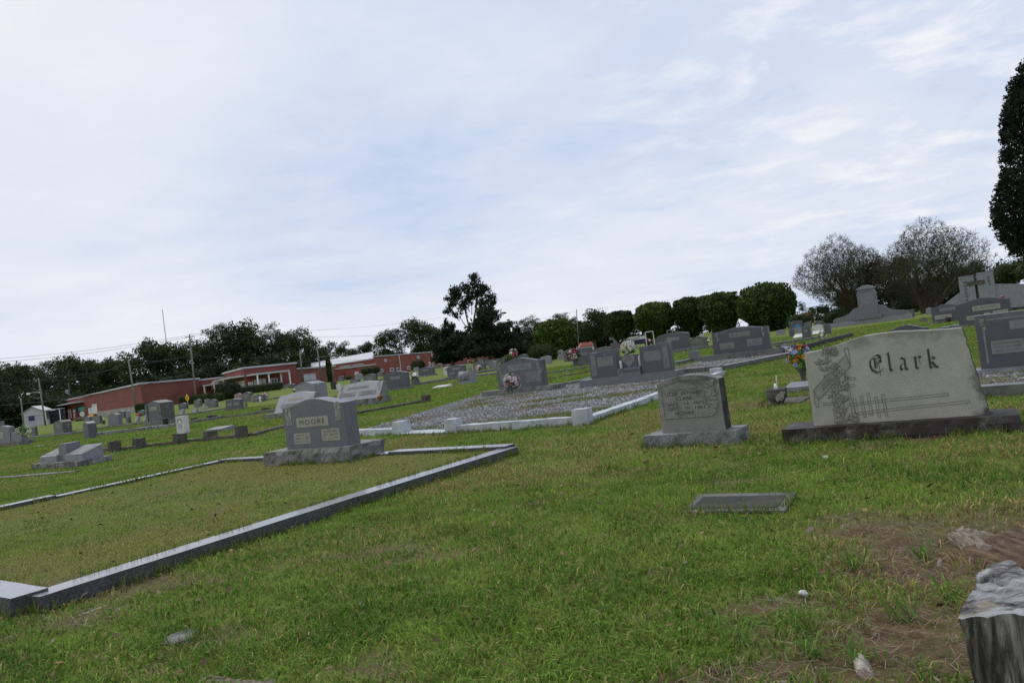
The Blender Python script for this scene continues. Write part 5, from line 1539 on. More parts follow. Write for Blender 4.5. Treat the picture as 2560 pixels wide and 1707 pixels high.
def bouquet(lb, loc, R, H, n, cols, leafc=(.03, .07, .02), size=.06, seed=0, shape='ball', group=None, detail=True, name='bouquet', cat='flowers'):
    rr = random.Random(seed)
    o = thing(name, lb, cat, loc, rr.uniform(0, 6), group)
    V, F, C = [], [], []
    for k in range(n * 6):
        d = Vector((rr.gauss(0, 1), rr.gauss(0, 1), rr.gauss(.35, 1))).normalized()
        p = Vector((d.x * R, d.y * R, H * .5 + d.z * H * .5)) * rr.uniform(.6, 1.08)
        u = Vector((rr.gauss(0, 1), rr.gauss(0, 1), rr.gauss(0, 1))).normalized(); v = u.cross(d).normalized()
        s = size * rr.uniform(.7, 1.3); i = len(V)
        V += [p, p + u * s * .5 + v * s * .25, p + u * s, p + u * s * .5 - v * s * .25]; F.append((i, i + 1, i + 2, i + 3))
        t = rr.uniform(.5, 1.5); C += [[x * t for x in leafc]] * 4
    stems = [(Vector((0, 0, 0)), 1)]
    obj('leaves', mesh_np('leaves', V, F, np.array(C)), M['leaf'], o)
    protos = [blossom_mesh(c) for c in cols]
    if detail:
        for k in range(n):
            ga = k * 2.39996; zf = 1 - (k + .5) / n * 1.55
            rad = math.sqrt(max(0.02, 1 - zf * zf)) if abs(zf) < 1 else .1
            d = Vector((math.cos(ga) * rad, math.sin(ga) * rad, zf)) + Vector((rr.gauss(0, .12), rr.gauss(0, .12), rr.gauss(0, .1)))
            e = obj('blossom', rr.choice(protos), M['vcol'], o)
            jr = rr.uniform(.72, 1.12); e.location = (d.x * R * jr, d.y * R * jr, H * .5 + d.z * H * .5 * jr)
            e.rotation_euler = d.to_track_quat('Z', 'Y').to_euler(); s = size * rr.uniform(.7, 1.15); e.scale = (s, s, s)
    else:
        V, F, C = [], [], []
        for k in range(n):
            d = Vector((rr.gauss(0, 1), rr.gauss(0, 1), rr.gauss(.3, 1))).normalized(); jr = rr.uniform(.6, 1.2); p = Vector((d.x * R * jr, d.y * R * jr, H * .5 + d.z * H * .5 * jr))
            c = rr.choice(cols); q = d.to_track_quat('Z', 'Y'); s = size * rr.uniform(.7, 1.2)
            for j in range(6):
                a = j * 1.047; i = len(V)
                for (uu, vv, zz) in ((0, 0, .1), (.55, .3, .15), (1, 0, 0), (.55, -.3, .15)):
                    V.append(p + q @ Vector(((uu * math.cos(a) - vv * math.sin(a)) * s, (uu * math.sin(a) + vv * math.cos(a)) * s, zz * s))); C.append(c)
                F.append((i, i + 1, i + 2, i + 3))
        obj('blossoms', mesh_np('blossoms', V, F, np.array(C)), M['vcol'], o)
    return o

WH = (.75, .73, .66); PK = (.62, .33, .38); LP = (.72, .55, .58); TE = (.10, .38, .36); OR = (.85, .30, .03); YE = (.85, .50, .06); MG = (.60, .05, .20); PU = (.22, .16, .42); LV = (.45, .48, .70); RD = (.45, .04, .04); CR = (.72, .66, .5)
def back(p, k): return p + Vector((-math.sin(YAW), math.cos(YAW), 0)) * k
# round bouquet in front of the serpentine stone
g = G(1279, 990); g = back(g, .06) + Vector((0, 0, 13.5 * g.y / FOC))
bouquet('round bouquet of white, pink and teal artificial flowers standing on the stone base', g, 20 * g.y / FOC, 39 * g.y / FOC, 44, [WH, WH, LP, PK, LP, TE], size=.085, seed=1)
# bouquet on the heart vase block
o, d = johnson
mw = Matrix.Translation(o.location) @ Matrix.Rotation(o.rotation_euler.z, 4, 'Z')
p = mw @ Vector((d['ox'] - .01, -.02, d['z0'] + .70 * d['h']))
b1 = bouquet('tall bouquet of white roses with dark leaves on the heart vase block', p, 20 * d['D'] / FOC, 40 * d['D'] / FOC, 24, [WH, WH, WH, CR], size=.095, seed=2, leafc=(.02, .06, .02))
p2 = mw @ Vector((d['ox'] - .36, -.30, d['z0'] - .0))
cn = lathe([(.05, 0), (.055, .0), (.045, .25), (.05, .27), (.001, .28)], 12); e = obj('candle_holder', cn, M['paintwhite']); e.location = mw @ Vector((d['ox'] - .20 * d['w'] * .42, -.24, d['z0'] + .27 * d['h'])); e.scale = (.8, .8, .8); tag(e, 'small white candle holder on the plinth left of the heart', 'candle holder')
e = obj('candle_holder', cn if False else e.data); e.location = mw @ Vector((d['ox'] + .115 * d['w'], -.03, d['z0'] + .27 * d['h'])); tag(e, 'white candle holder standing right of the heart vase block', 'candle holder'); e.scale = (1, 1, 1.1)
g = G(1596, 956); bm = bmesh.new(); bmesh.ops.create_uvsphere(bm, u_segments=14, v_segments=8, radius=.06); e = obj('grave_light', bm, M['panelg']); e.location = g + Vector((0, 0, .05)); tag(e, 'small pale ball lying on the gravel before the double heart monument', 'ball')
# bright flowers beside the blackletter monument
g = G(2010, 957)
vs = lathe([(.06, 0), (.075, .01), (.05, .04), (.045, .1), (.06, .2), (.08, .27), (.085, .28), (.06, .27)], 18)
e = obj('flower_vase', vs, M['stonevase']); e.location = g; tag(e, 'speckled footed vase holding the bright flowers', 'vase')
bouquet('bright mixed bouquet of orange, yellow, purple and magenta flowers', g + Vector((-.0, 0, .24)), 27 * g.y / FOC, 68 * g.y / FOC, 60, [OR, OR, YE, PU, LV, MG, LV, (.1, .25, .08), (.1, .25, .08)], size=.055, seed=4, leafc=(.02, .08, .02))
# carved bowl planter
g = G(1945, 1010); k = g.y / FOC
bw = lathe([(9 * k, 0), (14 * k, 3 * k), (24 * k, 17 * k), (26 * k, 30 * k), (25 * k, 33 * k), (26.5 * k, 35 * k), (26 * k, 40 * k), (23.5 * k, 40 * k), (22 * k, 33 * k), (.001, 31 * k)], 26)
for v in bw.verts: v.co *= 1 + .03 * noise.noise(v.co * 30)
o = thing('bowl_planter', 'dark mossy carved stone bowl standing in the lawn left of the blackletter monument', 'planter', g)
obj('bowl', bw, M['stonevase'], o); obj('garland', sprig(30 * k, 18 * k, 5, 70), M['leafrel'], o, (-.02, -25.5 * k, 22 * k), (0, math.pi / 2, 0))
o = thing('cone_vase', 'little plastic flower cone on a white stick in the stone bowl', 'flower cone', g + Vector((0, 0, 36 * k)))
obj('stick', tube([(.02, 0, 0), (.03, .0, 36 * k)], .004, 6), M['paintwhite'], o)
obj('cone', lathe([(.004, 0), (6 * k, 2 * k), (2.5 * k, 15 * k), (.001, 16 * k)], 12), M['paintwhite'], o, (.0, 0, 0))
# terracotta pot
g = G(955, 1003) ; k = 24 / FOC
pt = lathe([(5.5 * k, 0), (7 * k, 12 * k), (8.6 * k, 12.2 * k), (8.8 * k, 17 * k), (7.2 * k, 17 * k), (6.5 * k, 13 * k), (.001, 12 * k)], 22)
e = obj('flower_pot', pt, M['terra']); g2 = G(972, 1017); e.location = G(951, 1002, .2); tag(e, 'empty terracotta flower pot on the end of the wedge marker base', 'flower pot')
# white flowers behind the wedge marker; vase with white flowers
def small(px, py, z, R, H, cols, lb, n=16, size=None, seed=0, leafc=(.03, .07, .02)):
    g = G(px, py); k = g.y / FOC
    return bouquet(lb, g + Vector((0, 0, z * k)), R * k, H * k, n, cols, size=(size or R * .55) * k, seed=seed or int(px), detail=False, leafc=leafc)
def pot(px, py, w, h, mat, lb, name='flower_vase', cat='vase', prof=None):
    g = G(px, py); k = g.y / FOC
    e = obj(name, lathe([(w * .32 * k, 0), (w * .42 * k, h * .4 * k), (w * .5 * k, h * .95 * k), (w * .5 * k, h * k), (w * .42 * k, h * k), (.001, h * .9 * k)] if prof is None else [(a * w * k, b_ * h * k) for a, b_ in prof], 16), M[mat]); e.location = g
    return tag(e, lb, cat)
def blockvase(px, py, w, h, mat, lb):
    g = G(px, py); k = g.y / FOC
    e = obj('flower_vase', box((0, 0, h * k / 2), (w * k * .8, w * k * .8, h * k), bevel=.01), M[mat]); e.location = g; e.rotation_euler = (0, 0, YAW); return tag(e, lb, 'vase')
blockvase(1040, 963, 19, 16, 'dark', 'square dark granite vase at the right end of the large plain dark monument')
small(1040, 963, 14, 10.5, 18, [WH, WH, CR], 'white lilies filling the square dark granite vase', 30, seed=5)
small(925, 972, 8, 9, 12, [WH, CR], 'white wreath peeping over the wedge-faced marker', 24)
blockvase(1441, 916, 14, 19, 'dark', 'square dark vase holding pink flowers left of the ribbed monument')
small(1437, 918, 18, 15, 26, [PK, LP, MG, WH, LP], 'drooping pink and white flowers left of the double heart monument', 34)
small(64, 1112, 24, 15, 24, [WH, WH, CR], 'white hydrangeas with big green leaves on the leftmost companion stone', 14, 7, leafc=(.05, .13, .03))
blockvase(1288, 908, 16, 15, 'dark', 'dark block between the two winged tablets')
small(1288, 908, 14, 10, 22, [WH, PK, CR, MG], 'pale flowers standing between the two winged tablets', 20)
small(1197, 926, 0, 7, 13, [PK, LP], 'pink posy shaped like a bear in front of a grey headstone', 22)
small(1250, 918, 9, 4, 9, [RD, WH], 'red and white wreath on the narrow headstone', 10)
small(1180, 915, 2, 6, 9, [OR, (.6, .2, .05)], 'orange flowers near the school windows', 12)
pot(1176, 924, 11, 13, 'panel', 'cream footed urn left of the pink posy stone', 'garden_urn', 'urn')
small(347, 1041, 0, 6, 6, [RD, (.6, .06, .03)], 'red flowers at the foot of the plain broad monument row', 12)
small(371, 1036, 5, 5, 10, [LV, WH], 'pale blue and white flowers left of the massive stepped monument', 12)
small(740, 982, 3, 6, 7, [PK, WH, PU], 'pink and violet flowers before a low stone left of the bulky monument', 14)
small(717, 981, 0, 5, 4, [LP, WH], 'little pink posy lying in the grass left of the bulky monument', 8)
pot(633, 1005, 8, 12, 'panel', 'small cream urn left of the white cross', 'garden_urn', 'urn'); small(633, 1005, 10, 4, 5, [WH], 'white flowers in the small cream urn left of the cross', 8)
pot(668, 1000, 9, 12, 'panel', 'cream urn right of the white cross', 'garden_urn', 'urn'); small(668, 1000, 9, 6, 9, [LP, WH, PK], 'pink and white flowers in the urn right of the cross', 14)
small(617, 1020, 0, 4, 14, [(.03, .02, .02), (.2, .03, .04)], 'withered dark flowers right of the peaked double headstone', 10)
pot(415, 1064, 14, 19, 'darkurn', 'dark egg-shaped urn before the massive stepped monument', 'garden_urn', 'urn', prof=[(.22, 0), (.25, .05), (.45, .35), (.5, .7), (.48, .85), (.55, .9), (.5, 1.0), (.001, .95)])
pot(953, 966, 13, 13, 'stonevase', 'round dark urn left of the large plain dark monument', 'garden_urn', 'urn'); small(953, 966, 11, 6, 9, [(.12, .22, .2), (.1, .15, .14)], 'faded teal flowers in the round dark urn', 10)
pot(260, 1060, 7, 9, 'darkurn', 'dark little vase right of the flat grey headstone at left', 'flower_vase', 'vase'); small(258, 1060, 9, 4, 7, [WH, PU], 'flowers above the dark little vase at left', 8)
pot(2372, 806, 13, 13, 'darkurn', 'dark round pot in front of the left grey monument of the right group', 'flower_pot', 'flower pot')
small(1997, 823, 3, 7, 8, [(.03, .22, .45), (.05, .3, .5)], 'bright blue flowers before the dark broad stone', 16)
small(2057, 849, 2, 8, 20, [WH, WH], 'white flowers on a wire stand right of the cross-shouldered stone', 14)
small(2514, 790, 46, 6, 5, [PK, MG], 'pink flowers peeping over the stone with the heart', 10)
small(2555, 768, 10, 9, 6, [(.05, .03, .03), PK], 'dark flowers in a blue pot on the pale tomb at the right edge', 10)
small(1622, 870, 14, 8, 8, [RD, WH, LP], 'red and white flowers behind the right tablet of the double heart monument', 14)
small(1774, 872, 14, 5, 10, [WH, CR], 'white flowers between the square headstone and the three-panelled monument', 10)
small(1063, 941, 0, 4, 4, [LV, (.1, .2, .6)], 'tiny blue posy at the foot of a dark serpentine monument', 8)
small(1970, 822, 2, 3, 6, [YE], 'yellow flowers left of the dark broad stone', 6)
small(179, 1113, 47, 3, 6, [WH, LV], 'small white flowers in the vase block of the double slanted marker', 8)
small(1432, 921, -2, 5, 3, [RD, OR], 'fallen red flowers at the foot of the square dark vase', 6)
# ------------------------------------------------------------------ trees
def leaf_quads(blobs, n, size, c0, c1, seed=0, shell=.55, flat=1.0, droop=0.0, spiky=False, lump=1.0):
    """blobs: (x,y,z,rx,ry,rz). Leaf sized quads through each blob, denser to the skin"""
    r = np.random.default_rng(seed)
    B = np.array(blobs, dtype=float)
    wts = (B[:, 3] * B[:, 4] + B[:, 3] * B[:, 5]) ; wts /= wts.sum()
    k = r.choice(len(B), n, p=wts)
    d = r.normal(size=(n, 3)); d /= np.linalg.norm(d, axis=1)[:, None]
    rad = (shell + (1.06 - shell) * r.random(n) ** .6)
    rad *= 1 + lump * (.16 * np.sin(d[:, 0] * 7 + k) * np.sin(d[:, 1] * 6 + 2 * k) + .10 * np.sin(d[:, 2] * 11 + k * 3))
    p = B[k, :3] + d * B[k, 3:6] * rad[:, None]
    nrm = d * .6 + r.normal(size=(n, 3)) * .7; nrm /= np.linalg.norm(nrm, axis=1)[:, None]
    u = np.cross(nrm, r.normal(size=(n, 3))); u /= np.linalg.norm(u, axis=1)[:, None]; v = np.cross(nrm, u)
    s = size * r.uniform(.55, 1.3, n)[:, None]
    asp = .32 if spiky else .55
    P = np.stack([p - u * s * .5, p + v * s * asp * .6, p + u * s * .5, p - v * s * asp * .6], 1)
    cl = r.random(len(B))[k]; sub = .5 + .5 * np.sin(p[:, 0] * 2.1 / max(.3, size * 2) + p[:, 2] * 1.7 / max(.3, size * 2) + k)
    t = np.clip(.35 * cl + .35 * sub + r.normal(0, .22, n), 0, 1)[:, None]
    C = np.array(c0) * (1 - t) + np.array(c1) * t
    return P.reshape(-1, 3), np.repeat(C, 4, 0)


def leaf_mesh(*a, **k):
    P, C = leaf_quads(*a, **k)
    return mesh_np('crown', P, np.arange(len(P)).reshape(-1, 4), C)


def trunk_mesh(segs, n=7):
    bm = bmesh.new()
    for pts, rads in segs: tube_into(bm, pts, rads, n, cap=False)
    bmesh.ops.recalc_face_normals(bm, faces=bm.faces)
    return bm


def grow(seed, h, spread, nb, r0, up=.55, first=.35, lean=(0, 0)):
    rr = random.Random(seed); segs = []; tips = []
    pts = [(lean[0] * f * f * h, lean[1] * f * f * h, h * f) for f in (0, .25, .5, .75, .95)]
    segs.append((pts, [r0, r0 * .8, r0 * .62, r0 * .4, r0 * .18]))
    for k in range(nb):
        f = first + (1 - first) * (k + .5) / nb; z = h * f; a = k * 2.4 + rr.uniform(-.4, .4)
        L = spread * (1.1 - .55 * f) * rr.uniform(.7, 1.1)
        st = Vector((lean[0] * f * f * h, lean[1] * f * f * h, z * .92))
        e = st + Vector((math.cos(a) * L, math.sin(a) * L, L * up)); mid = (st + e) / 2 + Vector((0, 0, L * .12))
        segs.append(([st, mid, e], [r0 * .32, r0 * .2, r0 * .07])); tips.append(e)
    return segs, tips


PROTO = {}
def proto_tree(kind):
    if kind in PROTO: return PROTO[kind]
    s = int(sum(map(ord, kind)))
    rr = random.Random(s)
    if kind.startswith('oak'):
        segs, tips = grow(s, 15, 6.0, 13, .35, .5, .32)
        bl = [(t.x, t.y, t.z, rr.uniform(1.5, 2.5), rr.uniform(1.5, 2.5), rr.uniform(1.2, 1.9)) for t in tips] + [(rr.uniform(-2.5, 2.5), rr.uniform(-2.5, 2.5), rr.uniform(5, 15.5), 2.2, 2.2, 1.8) for _ in range(14)] + [(rr.uniform(-4, 4), rr.uniform(-3, 3), rr.uniform(2, 6), 2.2, 2.2, 1.8) for _ in range(6)]
        me = leaf_mesh(bl, 6500, .55, (.022, .041, .012), (.078, .115, .036), seed=s, shell=.3)
    elif kind.startswith('pine'):
        segs, tips = grow(s, 20, 4.6, 15, .3, .35, .45, (rr.uniform(-.04, .04), rr.uniform(-.04, .04)))
        bl = [(t.x, t.y, t.z, rr.uniform(1.1, 2.0), rr.uniform(1.1, 2.0), rr.uniform(.8, 1.3)) for t in tips] + [(rr.uniform(-1.8, 1.8), rr.uniform(-1.8, 1.8), rr.uniform(11, 20), 1.7, 1.7, 1.2) for _ in range(11)]
        me = leaf_mesh(bl, 4600, .5, (.018, .035, .012), (.056, .088, .032), seed=s, shell=.25, spiky=True)
    elif kind.startswith('under'):
        segs, tips = grow(s, 6, 3.5, 8, .2, .5, .2)
        bl = [(rr.uniform(-4, 4), rr.uniform(-2, 2), rr.uniform(.8, 6.2), 2.0, 1.8, 1.5) for _ in range(16)]
        me = leaf_mesh(bl, 3600, .55, (.014, .027, .008), (.052, .075, .024), seed=s, shell=.3)
    PROTO[kind] = (trunk_mesh(segs), None, me)
    tm = bpy.data.meshes.new('trunk'); PROTO[kind][0].to_mesh(tm); tm.materials.append(M['bark']); me.materials.append(M['leaf'])
    PROTO[kind] = (tm, me)
    return PROTO[kind]


def place_tree(kind, px, ytop, D, lb, nominal, wscale=1.0, group='trees beyond the school'):
    tm, me = proto_tree(kind)
    H = EYE + (hor(px) - ytop) * math.cos(ROLL) * D / FOC - TZ(W(px, D).x, D)
    g = W(px + (hor(px) - ytop) * math.tan(ROLL) * 0.9, D)
    s = H / nominal
    nm = {'o': 'broadleaf_tree', 'p': 'pine_tree', 'u': 'understorey_tree'}[kind[0]]
    t = thing(nm, lb, 'tree', g, random.uniform(0, 6.28), group)
    t.scale = (s * wscale, s * wscale, s)
    obj('trunk', tm, None, t); obj('crown', me, None, t)
    return t


NOM = {'oak': 16.6, 'pine': 20.8, 'under': 7.4}
BG = [ # px, top row, kind, distance
 (-60, 915, 'oak1', 205), (-15, 925, 'oak2', 200), (29, 905, 'oak3', 215), (64, 916, 'oak2', 235), (104, 897, 'pine1', 240), (128, 913, 'oak1', 225), (168, 888, 'oak3', 245), (200, 893, 'oak1', 262), (232, 902, 'oak2', 270), (258, 896, 'oak3', 265), (284, 905, 'oak2', 262), (303, 891, 'pine2', 275),
 (344, 866, 'oak1', 255), (383, 848, 'oak3', 262), (414, 866, 'oak2', 258), (455, 848, 'oak1', 262), (492, 862, 'oak2', 270), (515, 858, 'oak3', 272), (539, 803, 'pine1', 265), (570, 820, 'pine3', 275), (596, 803, 'oak3', 268), (622, 830, 'oak1', 272), (642, 832, 'pine2', 280), (678, 806, 'pine3', 270), (704, 836, 'oak2', 280), (732, 818, 'oak1', 272), (764, 846, 'oak2', 280), (800, 866, 'oak3', 300), (838, 850, 'oak1', 310), (880, 872, 'oak2', 320), (912, 855, 'oak3', 325), (955, 823, 'oak1', 330), (985, 815, 'pine2', 330), (1032, 796, 'oak3', 335), (1070, 812, 'oak2', 335), (1104, 806, 'oak1', 330),
 (1309, 793, 'pine1', 340), (1333, 786, 'pine3', 345), (1370, 800, 'oak2', 340), (1398, 776, 'pine2', 340), (1430, 788, 'pine1', 350), (1470, 800, 'oak1', 330),
 (2003, 752, 'pine3', 260), (2028, 768, 'oak2', 250), (2060, 764, 'pine2', 300), (2100, 740, 'oak3', 150), (2180, 715, 'oak1', 140), (2240, 700, 'oak2', 135), (2330, 690, 'oak3', 125), (2400, 662, 'oak1', 120), (2440, 655, 'oak2', 125), (2345, 700, 'oak2', 118)]
ordn = 0
for i, (px, yt, kind, D) in enumerate(BG):
    base = kind.rstrip('123')
    adj = {'oak': 'dark rounded broadleaf tree', 'pine': 'tall loose-crowned pine'}[base]
    where = 'around the white house' if px < 135 else "behind the school's left wing" if px < 500 else 'behind the school porch' if px < 760 else 'behind the white gym roof' if px < 1000 else 'behind the red gym wall' if px < 1120 else 'beyond the clipped cedars' if px < 1850 else 'far behind the bare crepe myrtles'
    zone = [b_ for b_ in BG if (b_[2].rstrip('123') == base) and ((b_[0] < 135) == (px < 135)) and ((b_[0] < 500) == (px < 500)) and ((b_[0] < 760) == (px < 760)) and ((b_[0] < 1000) == (px < 1000)) and ((b_[0] < 1120) == (px < 1120)) and ((b_[0] < 1850) == (px < 1850))]
    rank = sorted(b_[0] for b_ in zone).index(px); nz = len(zone)
    OR_ = ['first', 'second', 'third', 'fourth', 'fifth', 'sixth', 'seventh', 'eighth', 'ninth', 'tenth', 'eleventh', 'twelfth', 'thirteenth', 'fourteenth']
    lb = f"{adj} {where}" + ('' if nz == 1 else f", {OR_[rank]} from the left")
    place_tree(kind, px, yt, D, lb, NOM[base], 1.0 if base == 'oak' else 1.1)
for i, (px, dy, D) in enumerate([(-70, 75, 190), (-20, 72, 185), (15, 68, 190), (50, 70, 186), (82, 72, 192), (112, 70, 200), (135, 66, 215), (170, 60, 245), (210, 62, 250), (250, 65, 250), (290, 65, 248), (330, 70, 245), (372, 76, 246), (420, 80, 247), (468, 80, 248), (515, 85, 250), (560, 88, 252), (605, 88, 254), (650, 86, 255), (700, 82, 258), (745, 75, 260), (790, 60, 285), (830, 55, 290), (880, 52, 315), (930, 55, 318), (985, 60, 330), (1040, 62, 340), (1085, 60, 345), (1320, 70, 350), (1380, 70, 355), (1440, 70, 350),
                               (1500, 65, 330), (1570, 62, 325), (1640, 62, 318), (1720, 60, 310), (1800, 55, 300), (2130, 62, 128), (2200, 64, 126), (2260, 68, 122), (2385, 62, 116), (2425, 60, 116), (2075, 40, 140)]):
    lb = f"low dark leafy tree under the tree line, {['left of the white house', 'behind the left wing of the school', 'behind the school porch', 'behind the gym', 'beyond the clipped round trees', 'behind the forked bare tree'][0 if px < 140 else 1 if px < 500 else 2 if px < 760 else 3 if px < 1100 else 4 if px < 1900 else 5]}"
    place_tree('under%d' % (i % 3 + 1), px, hor(px) - dy, D, lb, NOM['under'], 1.35, group='understorey under the tree line ' + lb.split(', ')[-1])


def big_tree(name, lb, g, H, blobs, nleaf, leaf, c0, c1, trunkr=.25, trunkh=None, seed=0, core=True, shell=.72, cat='tree', spiky=False, limbs=6, lump=1.0):
    t = thing(name, lb, cat, g)
    th = trunkh or H * .6
    rr = random.Random(seed)
    segs = [([(0, 0, -.1), (rr.uniform(-.1, .1), 0, th * .5), (0, 0, th)], [trunkr * 1.25, trunkr, trunkr * .6])]
    for k in range(limbs):
        b_ = blobs[k % len(blobs)]
        segs.append(([(0, 0, th * rr.uniform(.25, .7)), (b_[0] * .5, b_[1] * .5, b_[2] * .8), (b_[0], b_[1], b_[2] + b_[5] * .5)], [trunkr * .5, trunkr * .3, trunkr * .08]))
    obj('trunk', trunk_mesh(segs, 9), M['bark'], t)
    me = leaf_mesh(blobs, nleaf, leaf, c0, c1, seed=seed, shell=shell, spiky=spiky, lump=lump)
    obj('crown', me, M['leaf'], t)
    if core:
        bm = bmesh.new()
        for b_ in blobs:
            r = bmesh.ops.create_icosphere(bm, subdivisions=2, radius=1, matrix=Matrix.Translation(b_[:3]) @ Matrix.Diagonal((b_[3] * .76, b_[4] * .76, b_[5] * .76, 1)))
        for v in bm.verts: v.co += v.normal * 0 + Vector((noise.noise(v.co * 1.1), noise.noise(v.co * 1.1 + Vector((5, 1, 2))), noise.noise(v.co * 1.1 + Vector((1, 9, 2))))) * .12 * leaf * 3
        obj('crown_core', bm, M['core'], t)  # solid dark blobs added to close the crown, no modelled twigs
    return t
M['core'] = plain('crown_core_shade', (.022, .034, .010), 1.0, .4, 2)  # shade inside crowns and bushes, put into a dark colour

# clipped round-headed cedars in a row
RT = [(1923, 824, 148, 116, 'biggest round-headed clipped cedar, nearest the bare trees'), (1808, 832, 112, 100, 'wide clipped cedar touching the biggest one on its left'), (1733, 838, 96, 94, 'clipped cedar in the middle of the row, overlapping its right neighbour'),
      (1643, 846, 106, 90, 'neat dome-shaped clipped cedar above the broad dark rounded monument'), (1556, 852, 78, 74, 'narrower clipped cedar above the stepped cross stone'), (1392, 878, 108, 76, 'low spreading clipped cedar right of the dark conifers')]
for i, (px, py, wpx, hpx, lb) in enumerate(RT):
    D = {0: 120, 1: 128, 2: 132, 3: 135, 4: 140, 5: 118}[i]; k = D / FOC
    g = W(px, D); H = hpx * k + (hor(px) - py) * k + EYE; H = hpx * k * 1.0 + .1; R = wpx * k / 2
    top = EYE + (hor(px) - (py - hpx)) * k
    rr = random.Random(i)
    blobs = [(0, 0, top - R * .64, R * .92, R * .92, R * .66)] + [(R * .50 * math.cos(a), R * .50 * math.sin(a), top - R * rr.uniform(.60, .85), R * .46, R * .46, R * .42) for a in [j * .9 + rr.random() for j in range(7)]] + [(0, 0, top - R * .98, R * .80, R * .80, R * .48), (0, 0, top - R * 1.28, R * .60, R * .60, R * .45), (0, 0, max(.5, top - R * 1.6), R * .42, R * .42, R * .40)]
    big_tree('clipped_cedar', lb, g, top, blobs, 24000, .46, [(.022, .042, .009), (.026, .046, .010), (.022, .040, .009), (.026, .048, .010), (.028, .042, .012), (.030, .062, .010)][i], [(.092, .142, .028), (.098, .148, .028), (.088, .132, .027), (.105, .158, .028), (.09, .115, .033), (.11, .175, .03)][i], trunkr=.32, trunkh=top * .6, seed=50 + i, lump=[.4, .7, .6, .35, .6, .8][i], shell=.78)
# loose olive-toned tree between them
px, D = 1488, 125; k = D / FOC; g = W(px, D); top = EYE + (hor(px) - 772) * k; R = 47 * k
rr = random.Random(4)
big_tree('olive_tree', 'loose olive-brown tree between two clipped cedars', g, top, [(rr.uniform(-.6, .6) * R, rr.uniform(-.5, .5) * R, top * rr.uniform(.35, .88), R * .42, R * .42, R * .38) for _ in range(15)], 6000, .32, (.035, .045, .016), (.085, .09, .035), trunkr=.2, seed=61, core=False, shell=.2)

# dark conifers in the middle
def conifer(px, top_y, base_D, wpx, lb, seed, c0=(.012, .022, .010), c1=(.034, .046, .020), lean=0, levels=9):
    D = base_D; k = D / FOC; g = W(px, D); top = EYE + (hor(px) - top_y) * k - g.z; R = wpx * k / 2
    rr = random.Random(seed); bl = []
    for l in range(levels):
        f = (l + .5) / levels; z = top * (.15 + .84 * f); r_ = R * (1 - f) ** .55
        for j in range(max(1, int(6 * (1 - f)) + 1)):
            a = rr.uniform(0, 6.28); q = r_ * rr.uniform(.3, .95)
            bl.append((math.cos(a) * q, math.sin(a) * q, z + rr.uniform(-.3, .3), max(.45, r_ * .5), max(.45, r_ * .5), max(.5, top / levels * .8)))
    return big_tree('dark_conifer', lb, g, top, bl, 13000, .78, c0, c1, trunkr=.3, trunkh=top * .9, seed=seed, core=False, shell=.1, lump=1.1, spiky=True, limbs=3)
conifer(1133, 800, 150, 112, 'dark green conifer on the left of the middle group', 71, (.010, .022, .008), (.028, .045, .016))
conifer(1226, 748, 138, 185, 'broad brownish-dark conifer in the middle group, tallest dense one', 72)
conifer(1294, 815, 150, 100, 'small dark conifer on the right of the middle group', 73, (.012, .026, .008), (.035, .055, .018))
# tall sparse pine with bare limbs
px, D = 1182, 160; k = D / FOC; g = W(px + 8, D)
t = thing('sparse_pine', 'tall sparse tree with bare curved limbs and tufts rising above the dark conifers', 'tree', g)
CL = [(1150, 735, 26), (1128, 755, 20), (1118, 775, 16), (1178, 722, 24), (1193, 700, 22), (1205, 716, 20), (1200, 742, 22), (1225, 742, 20), (1236, 755, 14), (1212, 768, 20), (1180, 752, 16), (1160, 762, 18), (1145, 790, 14), (1190, 692, 14), (1168, 745, 14), (1225, 770, 18), (1132, 742, 14), (1196, 728, 20), (1155, 750, 22)]
segs = []; bl = []; rr = random.Random(9)
for j in (0, 1, 2):
    tp = (at([1195, 1155, 1215][j], [700, 745, 750][j], D) - g)
    segs.append(([(0, 0, 0), (tp.x * .25 + (j - 1) * .3, 0, tp.z * .45), (tp.x * .7, 0, tp.z * .75), tuple(tp)], [.42 if j == 0 else .25, .22, .13, .04]))
for (qx, qy, r_) in CL:
    p = at(qx, qy, D + rr.uniform(-2, 2)) - g; r_ *= k * 1.12
    bl += [(p.x + rr.uniform(-.5, .5) * r_, p.y + rr.uniform(-.5, .5) * r_, p.z + rr.uniform(-.5, .5) * r_, r_ * .55, r_ * .55, r_ * .42) for _ in range(4)]
    st = Vector((p.x * .5, 0, p.z * .78)); segs.append(([st, (st + p) / 2 + Vector((0, 0, .3)), p], [.1, .07, .03]))
obj('trunk', trunk_mesh(segs), M['bark'], t); obj('crown', leaf_mesh(bl, 5600, .62, (.012, .026, .010), (.034, .056, .022), seed=5, shell=.1, spiky=True), M['leaf'], t)

